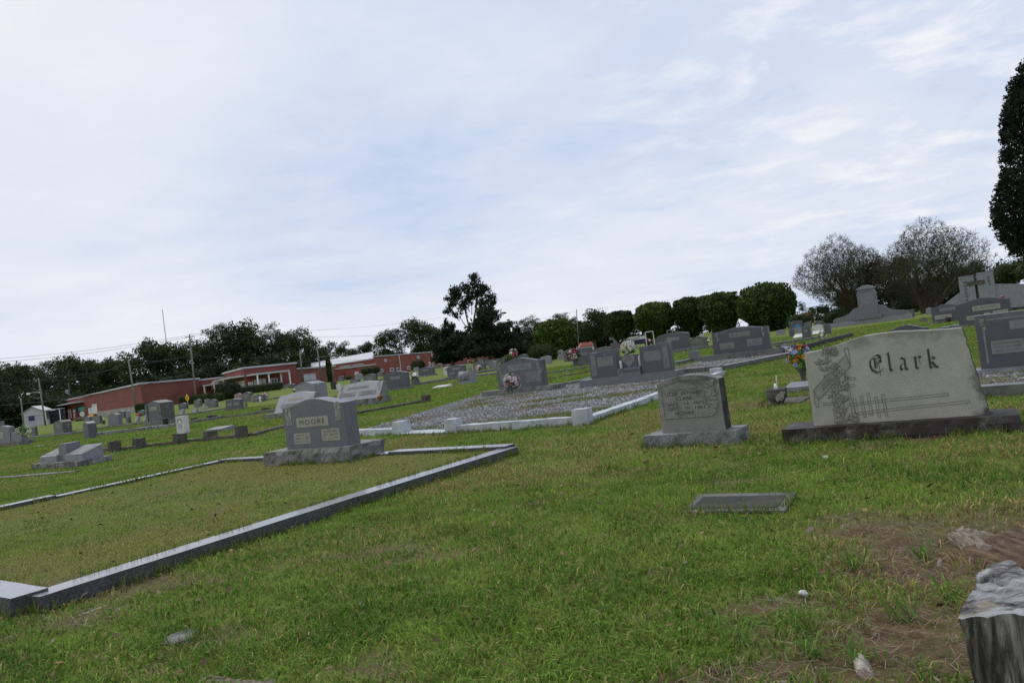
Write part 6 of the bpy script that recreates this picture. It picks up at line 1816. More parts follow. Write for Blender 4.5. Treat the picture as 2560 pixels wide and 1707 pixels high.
# near dark cedar at the upper right, and one behind it
D = 17.0; k = D / FOC; g = W(2800, D); rr = random.Random(21); bl = []
EDGE = [(150, 2580), (185, 2545), (220, 2524), (260, 2510), (300, 2503), (340, 2502), (390, 2503), (435, 2500), (480, 2488), (520, 2478), (550, 2480), (580, 2494), (605, 2525), (625, 2565)]
for (qy, qx) in EDGE:
    for j in range(26):
        f = rr.random() ** 1.3; r_ = (rr.uniform(15, 26) if j < 9 else rr.uniform(38, 66)); off = rr.uniform(r_ * .6, r_ * 1.2) if j < 9 else r_ + f * 320
        p = at(qx + off, qy + rr.uniform(-18, 18), D + rr.uniform(-1.2, 1.2)) - g; r_ *= k
        bl.append((p.x, p.y, p.z, r_ * .9, r_, r_ * .9))
for j in range(70):
    p = at(rr.uniform(2740, 3000), rr.uniform(-500, 140), D + rr.uniform(-1.9, 1.9)) - g; r_ = rr.uniform(60, 90) * k; bl.append((p.x, p.y, p.z, r_, r_, r_))
t = thing('dark_cedar', 'almost black cedar hanging in from the top right corner', 'tree', g)
obj('trunk', trunk_mesh([([(0, 0, -.1), (0, 0, 3), (0, 0, 9)], [.3, .26, .1])] + [([(0, 0, 2.5 + j * .5), Vector(bl[j * 11][:3]) * .5 + Vector((0, 0, 1.6)), bl[j * 11][:3]], [.09, .06, .02]) for j in range(12)], 9), M['bark'], t)
obj('crown', leaf_mesh(bl, 200000, .095, (.004, .008, .003), (.014, .025, .007), seed=8, shell=.15, spiky=True, lump=.5), M['leaf'], t)
D = 62; k = D / FOC; g = W(2570, D); rr = random.Random(22); top = EYE + (hor(2570) - 625) * k
big_tree('green_tree', 'mid green tree at the right edge under the black cedar', g, top, [(rr.uniform(-1.5, 1.9), rr.uniform(-1.5, 1.5), rr.uniform(.35, .84) * top, .95, .95, .85) for _ in range(20)], 9000, .2, (.022, .045, .008), (.062, .10, .02), trunkr=.2, seed=23, shell=.4)

# bare-topped crepe myrtles: many limbs fanning out to a dome of fine twigs
M['twig'] = plain('grey_brown_twigs', (.042, .034, .026), .9, .3, 2)
def myrtle(px, py, D, lb, seed, cx, cy, rxp, ryp, n=2600, leafy=1.4, nl=15, lean=0.0):
    """cx, cy, rxp, ryp: crown ellipse in picture rows and columns"""
    g = W(px, D); k = D / FOC; rr = random.Random(seed); r = np.random.default_rng(seed)
    t = thing('crepe_myrtle', lb, 'tree', g)
    C = np.array(at(cx, cy, D) - g); rx, rz = rxp * k, ryp * k
    P = r.normal(size=(n * 4, 3)); P /= np.linalg.norm(P, axis=1)[:, None]
    rad = r.random(n * 4) ** .45
    bumps = 1 + .12 * np.sin(P[:, 0] * 5 + seed) * np.sin(P[:, 2] * 4 + 1) + .08 * np.sin(P[:, 0] * 11 + 2) - .10 * (np.sin(P[:, 0] * 3.2 + seed * 2) > .75)
    P = P * (rad * bumps)[:, None]
    T = C + P * np.array([rx, rx * .8, rz])
    el = T[:, 2] / np.maximum(.1, np.hypot(T[:, 0], T[:, 1] * .6))
    T = T[el > .66][:n]
    bm = bmesh.new(); nodes = [np.array((0, 0, .3))]; nr = [.2]
    for j in range(nl):
        d = np.array((math.cos(j * 2.4) * rr.uniform(.35, .95), math.sin(j * 2.4) * rr.uniform(.35, .9) , rr.uniform(-.15, .7)))
        e = C + d * np.array([rx, rx * .8, rz]) * .72
        st = np.array((rr.uniform(-.22, .22), rr.uniform(-.2, .2), -.1))
        pts = []
        for s_ in range(8):
            f = s_ / 7; q = st * (1 - f) + e * f; q[2] += -math.sin(f * math.pi) * .06 * np.linalg.norm(e[:2]) + .12 * math.sin(f * 9 + j) * f * (1 - f)
            q[0] += .10 * math.sin(f * 7 + j * 2); pts.append(q)
            if s_ > 1: nodes.append(q); nr.append(.12 * (1 - f) + .03)
        R0 = rr.uniform(.14, .24)
        tube_into(bm, [tuple(q) for q in pts], [R0 * (1 - .80 * s_ / 7) for s_ in range(8)], 7, cap=False)
    bmesh.ops.recalc_face_normals(bm, faces=bm.faces); obj('trunk', bm, M['barkcm'], t)
    N = np.zeros((len(nodes) + 2 * len(T), 3)); N[:len(nodes)] = nodes; m_ = len(nodes)
    dist0 = np.linalg.norm(N - 0, axis=1)
    order = np.argsort(np.linalg.norm(T - C * np.array([1, 1, .4]), axis=1)); V, F = [], []
    for ti in order:
        p = T[ti]; dd = np.linalg.norm(N[:m_] - p, axis=1) + .7 * np.maximum(0, N[:m_, 2] - p[2] + .1)
        q = N[np.argmin(dd)]; d = p - q; L = np.linalg.norm(d)
        mid = (p + q) / 2 + r.normal(size=3) * .06 * L - np.array([0, 0, .05 * L]); r0 = .013 + .016 * min(1.5, L)
        pts = [Vector(q), Vector(mid), Vector(p)]; rs = [r0, r0 * .75, .011]
        for a, b_, ra, rb in zip(pts[:-1], pts[1:], rs[:-1], rs[1:]):
            if (b_ - a).length < 1e-5: continue
            u = (b_ - a).orthogonal().normalized(); v = (b_ - a).cross(u).normalized(); i = len(V)
            for w_, q_ in ((a, ra), (b_, rb)):
                for th in (0, 2.09, 4.19): V.append(w_ + (u * math.cos(th) + v * math.sin(th)) * q_)
            for s_ in range(3): F.append((i + s_, i + (s_ + 1) % 3, i + 3 + (s_ + 1) % 3, i + 3 + s_))
        N[m_] = mid; N[m_ + 1] = p; m_ += 2
    # finest spray at every tip
    tips = T; K = 5
    for k2 in range(K):
        out_ = (tips - C * np.array([.6, .6, .3])); out_ /= np.linalg.norm(out_, axis=1)[:, None]
        out_ = out_ * .6 + r.normal(size=out_.shape) * .55 + np.array([0, 0, .25]); out_ /= np.linalg.norm(out_, axis=1)[:, None]
        E = tips + out_ * r.uniform(.18, .55, (len(tips), 1))
        for a, b_ in zip(tips, E):
            a, b_ = Vector(a), Vector(b_); u = (b_ - a).orthogonal().normalized(); v = (b_ - a).cross(u).normalized(); i = len(V)
            for th in (0, 2.09, 4.19): V.append(a + (u * math.cos(th) + v * math.sin(th)) * .012)
            V.append(b_)
            for s_ in range(3): F.append((i + s_, i + (s_ + 1) % 3, i + 3, i + 3))
    F4 = [f if f[2] != f[3] else f[:3] for f in F]
    me = bpy.data.meshes.new('twigs'); me.from_pydata([tuple(v) for v in V], [], F4); obj('twigs', me, M['twig'], t)
    nn = int(len(T) * leafy); P = T[r.integers(0, len(T), nn)] + r.normal(0, .22, (nn, 3))
    u = r.normal(size=(nn, 3)); u /= np.linalg.norm(u, axis=1)[:, None]; v = np.cross(u, r.normal(size=(nn, 3))); v /= np.linalg.norm(v, axis=1)[:, None]
    s_ = r.uniform(.038, .085, nn)[:, None]
    Q = np.stack([P - u * s_, P + v * s_ * .5, P + u * s_, P - v * s_ * .5], 1)
    c = np.array([.088, .080, .036]) * r.uniform(.5, 1.3, (nn, 1)); c = np.where((r.random(nn) < .6)[:, None], np.array([.078, .092, .032]), c)
    obj('crown', mesh_np('crown', Q.reshape(-1, 3), np.arange(nn * 4).reshape(-1, 4), np.repeat(c, 4, 0)), M['leaf'], t)
myrtle(2310, 781, 92, 'forked crepe myrtle with wide fan of fine half-bare twigs, right one', 5, 2328, 676, 146, 116, 4600, 9.0)
myrtle(2165, 790, 100, 'crepe myrtle with rounded half-bare crown rising behind the pillar monument, left one', 6, 2112, 700, 122, 102, 4600, 9.0)
# small olive shrub foliage inside the lower crown of the right myrtle
g = W(2235, 97); rr = random.Random(2)
big_tree('leafy_tree', 'dense brownish leafy tree between the two bare crepe myrtles', g, 8, [(rr.uniform(-2.6, 2.2), rr.uniform(-1.5, 1.5), rr.uniform(3.0, 7.2), 1.3, 1.2, 1.1) for _ in range(18)], 9000, .22, (.030, .030, .014), (.070, .058, .028), trunkr=.2, trunkh=5, seed=3, core=False, shell=.15)

# clipped bushes and hedges
def bush(px, py, wpx, hpx, lb, seed=0, boxy=False, D=None, c0=(.02, .045, .008), c1=(.055, .10, .02), n=3500, name='clipped_bush', depth=1.0, yaw=0.0):
    D = D or G(px, py).y; k = D / FOC; g = W(px, D); w, h = wpx * k, hpx * k
    z0 = 0.0; h = EYE + (hor(px) - py + hpx) * k - g.z
    t = thing(name, lb, 'bush' if 'hedge' not in name else 'hedge', g, yaw)
    if boxy:
        bl = [((i + .5) / 8 * w - w / 2, 0, z0 + h * f, w / 8, w * .12 * depth, h * .3) for i in range(8) for f in (.3, .55, .72)]
    else:
        bl = [(0, 0, z0 + h * .5, w * .48, w * .45, h * .48)] + [(w * .25 * math.cos(a), w * .25 * math.sin(a), z0 + h * .4, w * .27, w * .27, h * .42) for a in (0, 1.3, 2.6, 3.9, 5.2)]
    lf = max(.06, h * .085)
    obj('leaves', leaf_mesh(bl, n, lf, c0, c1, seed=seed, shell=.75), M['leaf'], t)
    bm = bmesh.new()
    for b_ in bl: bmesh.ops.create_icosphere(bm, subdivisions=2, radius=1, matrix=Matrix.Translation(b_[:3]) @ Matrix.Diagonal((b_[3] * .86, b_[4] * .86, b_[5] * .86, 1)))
    obj('bush_core', bm, M['core'], t)  # solid dark filler behind the leaves, painted as inner shade
    return t
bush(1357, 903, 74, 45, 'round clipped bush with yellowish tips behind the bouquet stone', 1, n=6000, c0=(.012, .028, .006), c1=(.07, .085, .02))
bush(1995, 812, 56, 30, 'round clipped bush left of the bare crepe myrtles', 2, D=110)
bush(2082, 803, 48, 26, 'bright box-shaped bush left of the pillar monument', 3, D=105, c1=(.06, .12, .02))
bush(570, 985, 62, 34, 'big round dark bush before the school porch', 4, D=100, c0=(.008, .018, .006), c1=(.024, .042, .012))
bush(512, 999, 36, 18, 'clipped bush left of the big dark one', 5, D=98)
bush(546, 996, 30, 16, 'smaller clipped bush right beside the big dark one', 6, D=96)
bush(470, 1005, 40, 16, 'low hedge behind the yellow road sign', 7, boxy=True, D=102, name='hedge')
bush(360, 1024, 42, 17, 'low dark hedge by the foot of the middle utility pole', 8, boxy=True, D=104, name='hedge')
bush(652, 976, 104, 17, 'long clipped hedge under the school windows', 9, boxy=True, D=112, name='hedge', n=5000, c0=(.010, .022, .006), c1=(.03, .05, .014))
bush(928, 937, 44, 20, 'cubic dark hedge before the gym wall', 10, boxy=True, D=120, name='hedge', depth=2.2)
bush(1046, 922, 36, 24, 'brownish shrub before the gym wall', 11, D=150, c0=(.04, .035, .012), c1=(.09, .07, .03))
bush(872, 946, 18, 9, 'yellow-green shrub under the school door', 12, D=130, c0=(.05, .07, .01), c1=(.12, .14, .03), n=1500)
bush(1272, 892, 26, 8, 'bright green low shrub behind the winged tablets', 13, D=90, c0=(.06, .1, .01), c1=(.12, .18, .03), n=1500)
bush(826, 915, 12, 30, 'young thin shrub against the school link wall', 14, D=165, c0=(.03, .05, .01), c1=(.08, .1, .03), n=1200)
bush(200, 1062, 26, 17, 'reddish twiggy shrub before the school steps', 15, D=140, c0=(.05, .02, .012), c1=(.11, .05, .03), n=900)

# ------------------------------------------------------------------ the brick school
def brick(name, c):
    m, nt, b = new_mat(name)
    tc = nd(nt, 'ShaderNodeTexCoord')
    bt = nd(nt, 'ShaderNodeTexBrick'); bt.inputs['Scale'].default_value = 1.0; bt.inputs['Brick Width'].default_value = .5; bt.inputs['Row Height'].default_value = .17; bt.inputs['Mortar Size'].default_value = .018
    sx = nd(nt, 'ShaderNodeSeparateXYZ'); nt.links.new(tc.outputs['Object'], sx.inputs[0]); cb = nd(nt, 'ShaderNodeCombineXYZ')
    nt.links.new(mth(nt, 'ADD', sx.outputs[0], sx.outputs[1]), cb.inputs[0]); nt.links.new(sx.outputs[2], cb.inputs[1]); nt.links.new(cb.outputs[0], bt.inputs['Vector'])
    bt.inputs['Color1'].default_value = (*c, 1); bt.inputs['Color2'].default_value = (c[0] * .78, c[1] * .8, c[2] * .8, 1); bt.inputs['Mortar'].default_value = (c[0] * .8 + .03, c[1] + .05, c[2] + .045, 1)
    big = ramp(nt, noise_n(nt, tc.outputs['Object'], .22, 6, .7), [(.3, g3(.68)), (.7, g3(1.1))]).outputs[0]
    nt.links.new(mixc(nt, 1, bt.outputs[0], big, 'MULTIPLY'), b.inputs['Base Color']); b.inputs['Roughness'].default_value = .9
    return m
M['brick'] = brick('red_brick', (.265, .063, .045)); M['brick2'] = brick('bright_red_brick', (.31, .070, .047))
M['roofw'] = plain('white_metal_roof', (.46, .47, .48), .5, .08, .5); M['roofd'] = plain('dark_flat_roof', (.06, .06, .065), .9)
M['plinth'] = plain('concrete_plinth', (.30, .28, .25), .9, .2, .6); M['glass'] = plain('window_glass', (.10, .13, .15), .15, .3, .4); M['blind'] = plain('pale_window_blind', (.42, .43, .40), .5, .1, .5)
M['red'] = plain('dark_red_paint', (.20, .015, .022), .6); M['green'] = plain('green_sign', (.02, .22, .16), .5, .05); M['yellow'] = plain('yellow_sign', (.75, .40, .01), .5, .05); M['blue'] = plain('dark_blue_paint', (.02, .03, .09), .6)
M['tan'] = plain('ochre_panel', (.42, .24, .11), .7); M['lightgrey'] = plain('light_grey_paint', (.5, .5, .5), .6, .1); M['metal'] = plain('galvanised_steel', (.36, .37, .38), .45, .1, 4); M['salmon'] = plain('salmon_roof', (.48, .15, .14), .7, .1, .5)

school = thing('brick_school', 'long low red brick school of linked wings with white roof edges, porch and gym', 'building', W(358, 135))
school.location.z = 0; SO = school.location.copy()
def local(p): return Vector(p) - SO
def wing(pts, H, mat='brick', roof='roofd', z0=-.1, trim=True, name='wing'):
    bm = bmesh.new(); lo = [bm.verts.new((*local(p)[:2], z0)) for p in pts]; hi = [bm.verts.new((*local(p)[:2], H if not isinstance(H, (list, tuple)) else H[i])) for i, p in enumerate(pts)]
    n = len(pts)
    for i in range(n): bm.faces.new((lo[i], lo[(i + 1) % n], hi[(i + 1) % n], hi[i]))
    bmesh.ops.recalc_face_normals(bm, faces=bm.faces)
    obj('wall', bm, M[mat], school)
    bm = bmesh.new(); bm.faces.new([bm.verts.new((*local(p)[:2], (H if not isinstance(H, (list, tuple)) else H[i]) + .02)) for i, p in enumerate(pts)])
    bmesh.ops.recalc_face_normals(bm, faces=bm.faces); obj('roof', bm, M[roof], school)
    if trim:
        bm = bmesh.new()
        for a, b_, i in [(pts[i], pts[i + 1], i) for i in range(trim if trim is not True else 1)]:
            ha, hb = (H, H) if not isinstance(H, (list, tuple)) else (H[i], H[i + 1])
            d = (Vector(b_) - Vector(a)); L = d.length; mid = (local(a) + local(b_)) / 2
            box_into(bm, (mid.x, mid.y, (ha + hb) / 2 + .12), (L + .3, .5, .28), rz=math.atan2(d.y, d.x))
        obj('roof_edge', bm, M['roofw'], school)
def wallpt(a, b_, px, py):
    d = ray(px, py); dx, dy = d.x, d.y; ax, ay = a.x, a.y; ex, ey = b_.x - a.x, b_.y - a.y
    t = (ax * ey - ay * ex) / (dx * ey - dy * ex)
    return Vector((dx * t, dy * t, EYE + d.z * t))
def opening(a, b_, x0, y0, x1, y1, name='window', frame='paintwhite', pane='glass', mull=1, proud=.08, fw=.12):
    """x0..x1 columns, y0 top row and y1 bottom row at the middle of the opening"""
    p = wallpt(a, b_, x0, (y0 + y1) / 2); q = wallpt(a, b_, x1, (y0 + y1) / 2); xm = (x0 + x1) / 2
    zt, zb = wallpt(a, b_, xm, y0).z, wallpt(a, b_, xm, y1).z
    d = q - p; d.z = 0; L = d.length; rz = math.atan2(d.y, d.x); mid = (p + q) / 2; nrm = Vector((d.y, -d.x, 0)).normalized()
    if nrm.dot(mid) > 0: nrm = -nrm
    c = local(mid) + nrm * proud; c.z = (zt + zb) / 2; h = zt - zb
    bm = bmesh.new()
    R_ = Matrix.Rotation(rz, 4, 'Z')
    for (ox, oz, sx_, sz_) in [(0, h / 2 - fw / 2, L, fw), (0, -h / 2 + fw / 2, L, fw), (-L / 2 + fw / 2, 0, fw, h - 2 * fw), (L / 2 - fw / 2, 0, fw, h - 2 * fw)] + [(-L / 2 + L * (k + 1) / (mull + 1), 0, fw * .7, h - 2 * fw) for k in range(mull)]:
        box_into(bm, (ox, 0, oz), (sx_, .1, sz_))
    f = obj(name, bm, M[frame], school, c, (0, 0, rz))
    obj('pane', box((0, .02, 0), (L - fw, .05, h - fw)), M[pane], f)
    return f

a0, a1, a2 = W(140, 207), W(358, 135), W(502, 153)
wing([a0, a1, a2, W(502, 195), W(150, 235)], 5.0, trim=2)
a3, a4 = W(502, 153.5), W(565, 156)
wing([a3, a4, W(565, 195), W(502, 195)], 4.7)
b0, b1, b2 = W(565, 149), W(617, 133), W(746, 143)
wing([b0, b1, b2, W(746, 185), W(565, 185)], 5.25, mat='brick', trim=2)
c0_, c1_ = W(746.5, 158), W(840, 182)
wing([c0_, c1_, W(840, 215), W(746.5, 215)], 4.5)
e0, e1 = W(836, 195), W(941, 202)
wing([e0, e1, W(941, 222), W(836, 222)], 3.95, mat='brick2')
f0, f1, f2, f3 = W(783, 238), W(940, 228), W(940, 262), W(783, 272)
wing([f0, f1, f2, f3], [5.6, 6.3, 9.2, 8.4], roof='roofw', mat='brick2')
h0, h1 = W(939, 227), W(1300, 380)
wing([h0, h1, W(1300, 420), W(939, 262)], 6.6, mat='brick2')
# plinth, porch, canopy
p, q = wallpt(a0, a1, 245, hor(245)), wallpt(a0, a1, 357.5, hor(357))
d = (q - p); mid = (local(p) + local(q)) / 2; nrm = Vector((d.y, -d.x, 0)).normalized(); nrm = -nrm if nrm.dot(p) > 0 else nrm
obj('plinth', box((mid.x + nrm.x * .1, mid.y + nrm.y * .1, .65), (Vector((d.x, d.y)).length, .3, 1.35), rz=math.atan2(d.y, d.x)), M['plinth'], school)
def canopy(p, q, out, z, name='porch_roof', mat='roofw', ncol=0, cols=None, th=.28):
    d = q - p; L = Vector((d.x, d.y)).length; rz = math.atan2(d.y, d.x); mid = (local(p) + local(q)) / 2; nrm = Vector((d.y, -d.x, 0)).normalized(); nrm = -nrm if nrm.dot(p) > 0 else nrm
    obj(name, box((mid.x + nrm.x * out / 2, mid.y + nrm.y * out / 2, z), (L, out, th), rz=rz), M[mat], school)
    for f in (cols or []):
        c = local(p + d * f) + nrm * (out - .15)
        obj('porch_column', box((c.x, c.y, z / 2 - .1), (.22, .22, z)), M['paintwhite'], school)
def on(a, b_, px): 
    v = wallpt(a, b_, px, hor(px)); v.z = 0; return v
canopy(on(b1, b2, 620), on(b1, b2, 706), 2.4, 4.05, cols=[.06, .38, .99])
canopy(on(b0, b1, 568), on(b0, b1, 616), 2.4, 4.05, cols=[.05, .6])
canopy(on(a3, a4, 506), on(a3, a4, 563), 2.2, 3.6, cols=[.05])
canopy(on(a0, a1, 137), on(a0, a1, 214), 2.6, 4.0, name='canopy')
# windows and doors
opening(b1, b2, 635, 948, 663, 963, pane='blind', mull=1); opening(b1, b2, 604 + 16, 955, 618 + 14, 966, pane='blind'); opening(b1, b2, 676, 946, 693, 962, name='door', mull=1)
opening(b0, b1, 585, 955, 597, 968, mull=1); opening(b0, b1, 600, 952, 612, 965, pane='blind', mull=1)
opening(a3, a4, 528, 956, 550, 972, mull=2)
for x0, x1, m_ in ((159, 167, 'tan'), (171, 180, 'paintwhite'), (184, 191, 'paintwhite')): opening(a0, a1, x0, 1022, x1, 1046, name='door', frame='red' if m_ == 'tan' else 'tan', pane=m_ if m_ != 'tan' else 'blind', mull=0)
opening(a0, a1, 147, 1031, 154, 1048, name='door', frame='red', pane='red', mull=0)
opening(a0, a1, 193, 1015, 203, 1042, name='door', frame='blue', pane='blue', mull=0)
opening(a0, a1, 232, 1010, 244, 1034, name='door', frame='paintwhite', pane='paintwhite', mull=0)
opening(e0, e1, 854, 932, 864, 946, name='door', frame='red', pane='red', mull=0)
opening(e0, e1, 886, 929, 896, 938, pane='lightgrey', mull=1, name='notice_board')
opening(c0_, c1_, 758, 934, 789, 951, pane='lightgrey', mull=1, frame='metal')
for x0, x1, y0, y1 in ((950, 957, 923, 931), (974, 984, 920, 928), (991, 999, 919, 927), (1017, 1025, 916, 923), (1072, 1081, 911, 918), (1097, 1104, 909, 915), (1071, 1076, 905 - 0, 909), (960, 966, 898, 904), (1042, 1048, 890, 896), (1112, 1121, 905, 913), (1168, 1176, 900, 907), (1196, 1203, 897, 904)):
    opening(h0, h1, x0, y0, x1, y1, mull=0, fw=.18)
for px in (1003, 1084):
    p = on(h0, h1, px); c = local(p * .995); obj('downpipe', box((c.x, c.y, 3.2), (.3, .3, 6.4)), M['lightgrey'], school)
p = on(b1, b2, 706); c = local(p * .985); obj('downpipe', box((c.x, c.y, 1.9), (.2, .2, 3.8)), M['paintwhite'], school)
for x0, x1, y in ((855, 880, 913), (887, 911, 911)):
    a_ = wallpt(W(836, 210), W(941, 216), x0, hor(x0)); b_ = wallpt(W(836, 210), W(941, 216), x1, hor(x1)); mid = local((a_ + b_) / 2); Lw = (b_ - a_).length
    obj('roof_vent', box_into(box((mid.x, mid.y, 4.25), (Lw * .75, 1.5, .8)), (mid.x, mid.y, 4.75), (Lw, 1.9, .3)), M['metal'], school)

# steps with red rails
p = on(a0, a1, 212) * .965; st = thing('entrance_rail', 'dark red railing and steps before the school end door', 'railing', p)
bm = bmesh.new()
for k in range(9): box_into(bm, (-3.2 + k * .8, -.1 - k * .35, .85), (.1, .1, 1.7))
for z in (.5, 1.1, 1.65): box_into(bm, (0, -1.5, z), (7, .08, .1), rz=-.41)
obj('rail', bm, M['red'], st); obj('steps', box((0, 1.2, .35), (7, 2, .7), rz=-.41), M['plinth'], st)

# white house at the left
hD = 165; k = hD / FOC
hs = thing('white_house', 'small white weatherboard house with a porch among dark trees at far left', 'house', W(84, hD), .25)
obj('wall', prism([(-2.1, 0), (2.1, 0), (2.1, 3.0), (0, 4.1), (-2.1, 3.0)], 0, 6), M['house'], hs)
bm = bmesh.new()
for s in (-1, 1):
    q = [bm.verts.new(v) for v in ((s * 2.5, -.4, 2.85), (0, -.4, 4.25), (0, 6.3, 4.25), (s * 2.5, 6.3, 2.85))]; bm.faces.new(q)
obj('roof', bm, M['lightgrey'], hs)
obj('porch_roof', box((3.7, 1, 3.0), (3.4, 3.2, .18)), M['lightgrey'], hs)
obj('porch_wall', box((3.6, 3.2, 1.4), (3.2, .2, 2.8)), M['roofd'], hs)
for x in (2.5, 5.2): obj('porch_post', box((x, -.4, 1.45), (.16, .16, 2.9)), M['paintwhite'], hs)
w_ = obj('window', box((-.3, -.05, 1.75), (1.4, .1, 1.3)), M['lightgrey'], hs); obj('pane', box((-.3, -.12, 1.75), (1.15, .06, 1.05)), M['blue'], w_)
obj('step_block', box((2.4, -2, .55), (2.2, 1.2, 1.1)), M['house'], hs)
# small buildings beyond the round trees
for x0, x1, y0, y1, lb, D in ((1400, 1428, 862, 876, 'salmon-roofed house seen under the clipped cedars, left part', 190), (1448, 1488, 855, 868, 'salmon-roofed house seen under the clipped cedars, right part', 185)):
    k = D / FOC; a_ = W((x0 + x1) / 2, D); zt = EYE + (hor((x0 + x1) / 2) - y0) * k; w_ = (x1 - x0) * k
    t = thing('low_house', lb, 'house', a_); obj('wall', box((0, 1.5, zt * .3), (w_ * .95, 3, zt * .6)), M['lightgrey'], t)
    obj('roof', prism([(-w_ / 2, zt * .55), (w_ / 2, zt * .55), (w_ * .32, zt), (-w_ * .32, zt)], 0, 4), M['salmon'], t)
D = 200; k = D / FOC
t = thing('white_chapel', 'distant white-gabled chapel with rusty roof between bush and pillar monument', 'building', W(2052, D)); zt = EYE + (hor(2052) - 774) * k
obj('wall', prism([(-1.1, 0), (1.1, 0), (1.1, zt * .55), (.25, zt * .85), (.2, zt), (-.2, zt), (-.25, zt * .85), (-1.1, zt * .55)], 0, 2), M['paintwhite'], t)
obj('roof', prism([(-3.2, 0), (3.0, 0), (2.8, zt * .95), (-2.6, zt * .95)], 2.2, 6), M['rust'], t)
D = 150; k = D / FOC; t = thing('parked_truck', 'dark parked truck with pale cargo bed far off under the clipped cedars', 'truck', W(1597, D)); z_ = EYE + (hor(1597) - 856) * k
obj('body', box((0, 0, 1.0), (5.0, 1.9, .9), bevel=.1), M['blue'], t); obj('cargo', box((-1.2, 0, 1.75), (2.2, 1.8, .8), bevel=.05), M['lightgrey'], t); obj('cargo', box((1.0, 0, 1.7), (1.9, 1.7, .55), bevel=.05), M['paintwhite'], t)
for sx_ in (-1.6, 1.6):
    for sy_ in (-.9, .9):
        bm = tube_into(bmesh.new(), [(sx_, sy_ - .12, .42), (sx_, sy_ + .12, .42)], .42, 14); obj('wheel', bm, M['wire'], t)
D = 100; k = D / FOC; t = thing('metal_arch', 'white tubular gate frame standing under the clipped cedars', 'gate frame', W(1625, D)); zt = EYE + (hor(1625) - 829) * k
bm = bmesh.new(); box_into(bm, (-.5, 0, zt / 2), (.1, .1, zt)); box_into(bm, (.5, 0, zt / 2), (.1, .1, zt)); box_into(bm, (0, 0, zt), (.9, .12, .12)); obj('frame', bm, M['lightgrey'], t)
t = thing('metal_arch', 'thin dark rail frame behind the broad dark rounded monument', 'rail frame', W(1676, 90)); zt = EYE + (hor(1676) - 825) * 90 / FOC
bm = bmesh.new(); box_into(bm, (-.3, 0, zt / 2), (.05, .05, zt)); box_into(bm, (.3, 0, zt / 2), (.05, .05, zt)); box_into(bm, (0, 0, zt), (.55, .05, .05)); obj('frame', bm, M['metal'], t)
D = 150; t = thing('white_shed', 'white shed gable peeping out under the biggest clipped cedar', 'shed', W(1896, D)); zt = EYE + (hor(1896) - 802) * D / FOC
obj('wall', prism([(-1.2, 0), (1.2, 0), (1.2, zt * .75), (0, zt), (-1.2, zt * .75)], 0, 3), M['paintwhite'], t)

# ------------------------------------------------------------------ poles, wires, signs
POLES = [('A', 473.5, 836, 490, 128, 'tall utility pole in front of the school, its top above the trees'), ('B', 321, 898, 340, 128, 'utility pole before the plinth wall of the school'), ('C', 96, 945, 112, 140, 'street lamp pole with an arm right of the white house'), ('D', 171, 957, 178, 225, 'short distant pole with transformer behind the school roof'),
         ('E', 52, 995, 58, 150, 'thin pole left of the white house'), ('F', 750, 880, 757, 150, 'thin pole before the school link wall'), ('G', 792, 867, 806, 165, 'dark pole with cross bars before the school link wall'), ('H', 1441, 773, 1446, 250, 'distant pole top right of the dark conifers'), ('I', 828, 905, 832, 175, 'short pole left of the roof vents')]
TOP = {}
for nm, xt, yt, xb, D, lb in POLES:
    a_ = W(xb, D); tp = at(xt, yt, D); TOP[nm] = tp
    h = tp.z - a_.z; t = thing('utility_pole', lb, 'pole', a_)
    obj('pole', tube([(0, 0, -.2), (tp.x - a_.x, tp.y - a_.y, h)], [.17, .12], 10), M['woodpole'], t)
    if nm in 'AGF': obj('crossarm', box((tp.x - a_.x, 0, h - .4), (1.5, .12, .14)), M['woodpole'], t)
    if nm == 'G': obj('crossarm', box((2.0 + tp.x - a_.x, 0, h - 2.2), (4.5, .12, .14)), M['woodpole'], t)
    if nm == 'C':
        obj('lamp_arm', tube([(0, 0, h - 2.8), (-1.2, 0, h - 2.4), (-2.2, 0, h - 2.5)], .05, 6), M['metal'], t); obj('lamp_head', box((-2.4, 0, h - 2.55), (.6, .3, .35), bevel=.08), M['paintwhite'], t)
    if nm == 'D': obj('transformer', lathe([(.45, 0), (.5, .1), (.5, 1.3), (.4, 1.4), (.001, 1.45)], 14), M['lightgrey'], t, (-.5, 0, h - 3.4))
wr = [((-120, 904, 122), (473, 838, 128), .6, 'top'), ((-120, 912, 122), (474, 842, 128), .7, 'second'), ((-120, 966, 122), (479, 886, 128), .8, 'middle'), ((-120, 1020, 122), (483, 930, 128), 1.2, 'lower thick'), ((-120, 1050, 122), (483, 932, 128), 2.2, 'lowest sagging'),
      ((474, 834, 128), (1110, 792, 260), 1.2, 'top right-hand'), ((475, 838, 128), (1446, 776, 250), 3.0, 'second right-hand'), ((479, 885, 128), (752, 884, 150), .8, 'middle right-hand'), ((483, 928, 128), (792, 880 + 30, 165), 1.6, 'lower right-hand'), ((752, 905, 150), (1120, 865, 200), 1.0, 'roof-height'), ((792, 925, 165), (1150, 846, 215), 2.0, 'last gym-side'),
      ((1446, 774, 250), (1800, 720, 320), 1.5, 'far short'), ((321, 900, 128), (483, 888, 128), .5, 'span between the two front poles'), ((-120, 1030, 130), (96, 950, 140), 1.2, 'lamp pole'), ((96, 950, 140), (321, 905, 128), 1.0, 'lamp-to-front-pole')]
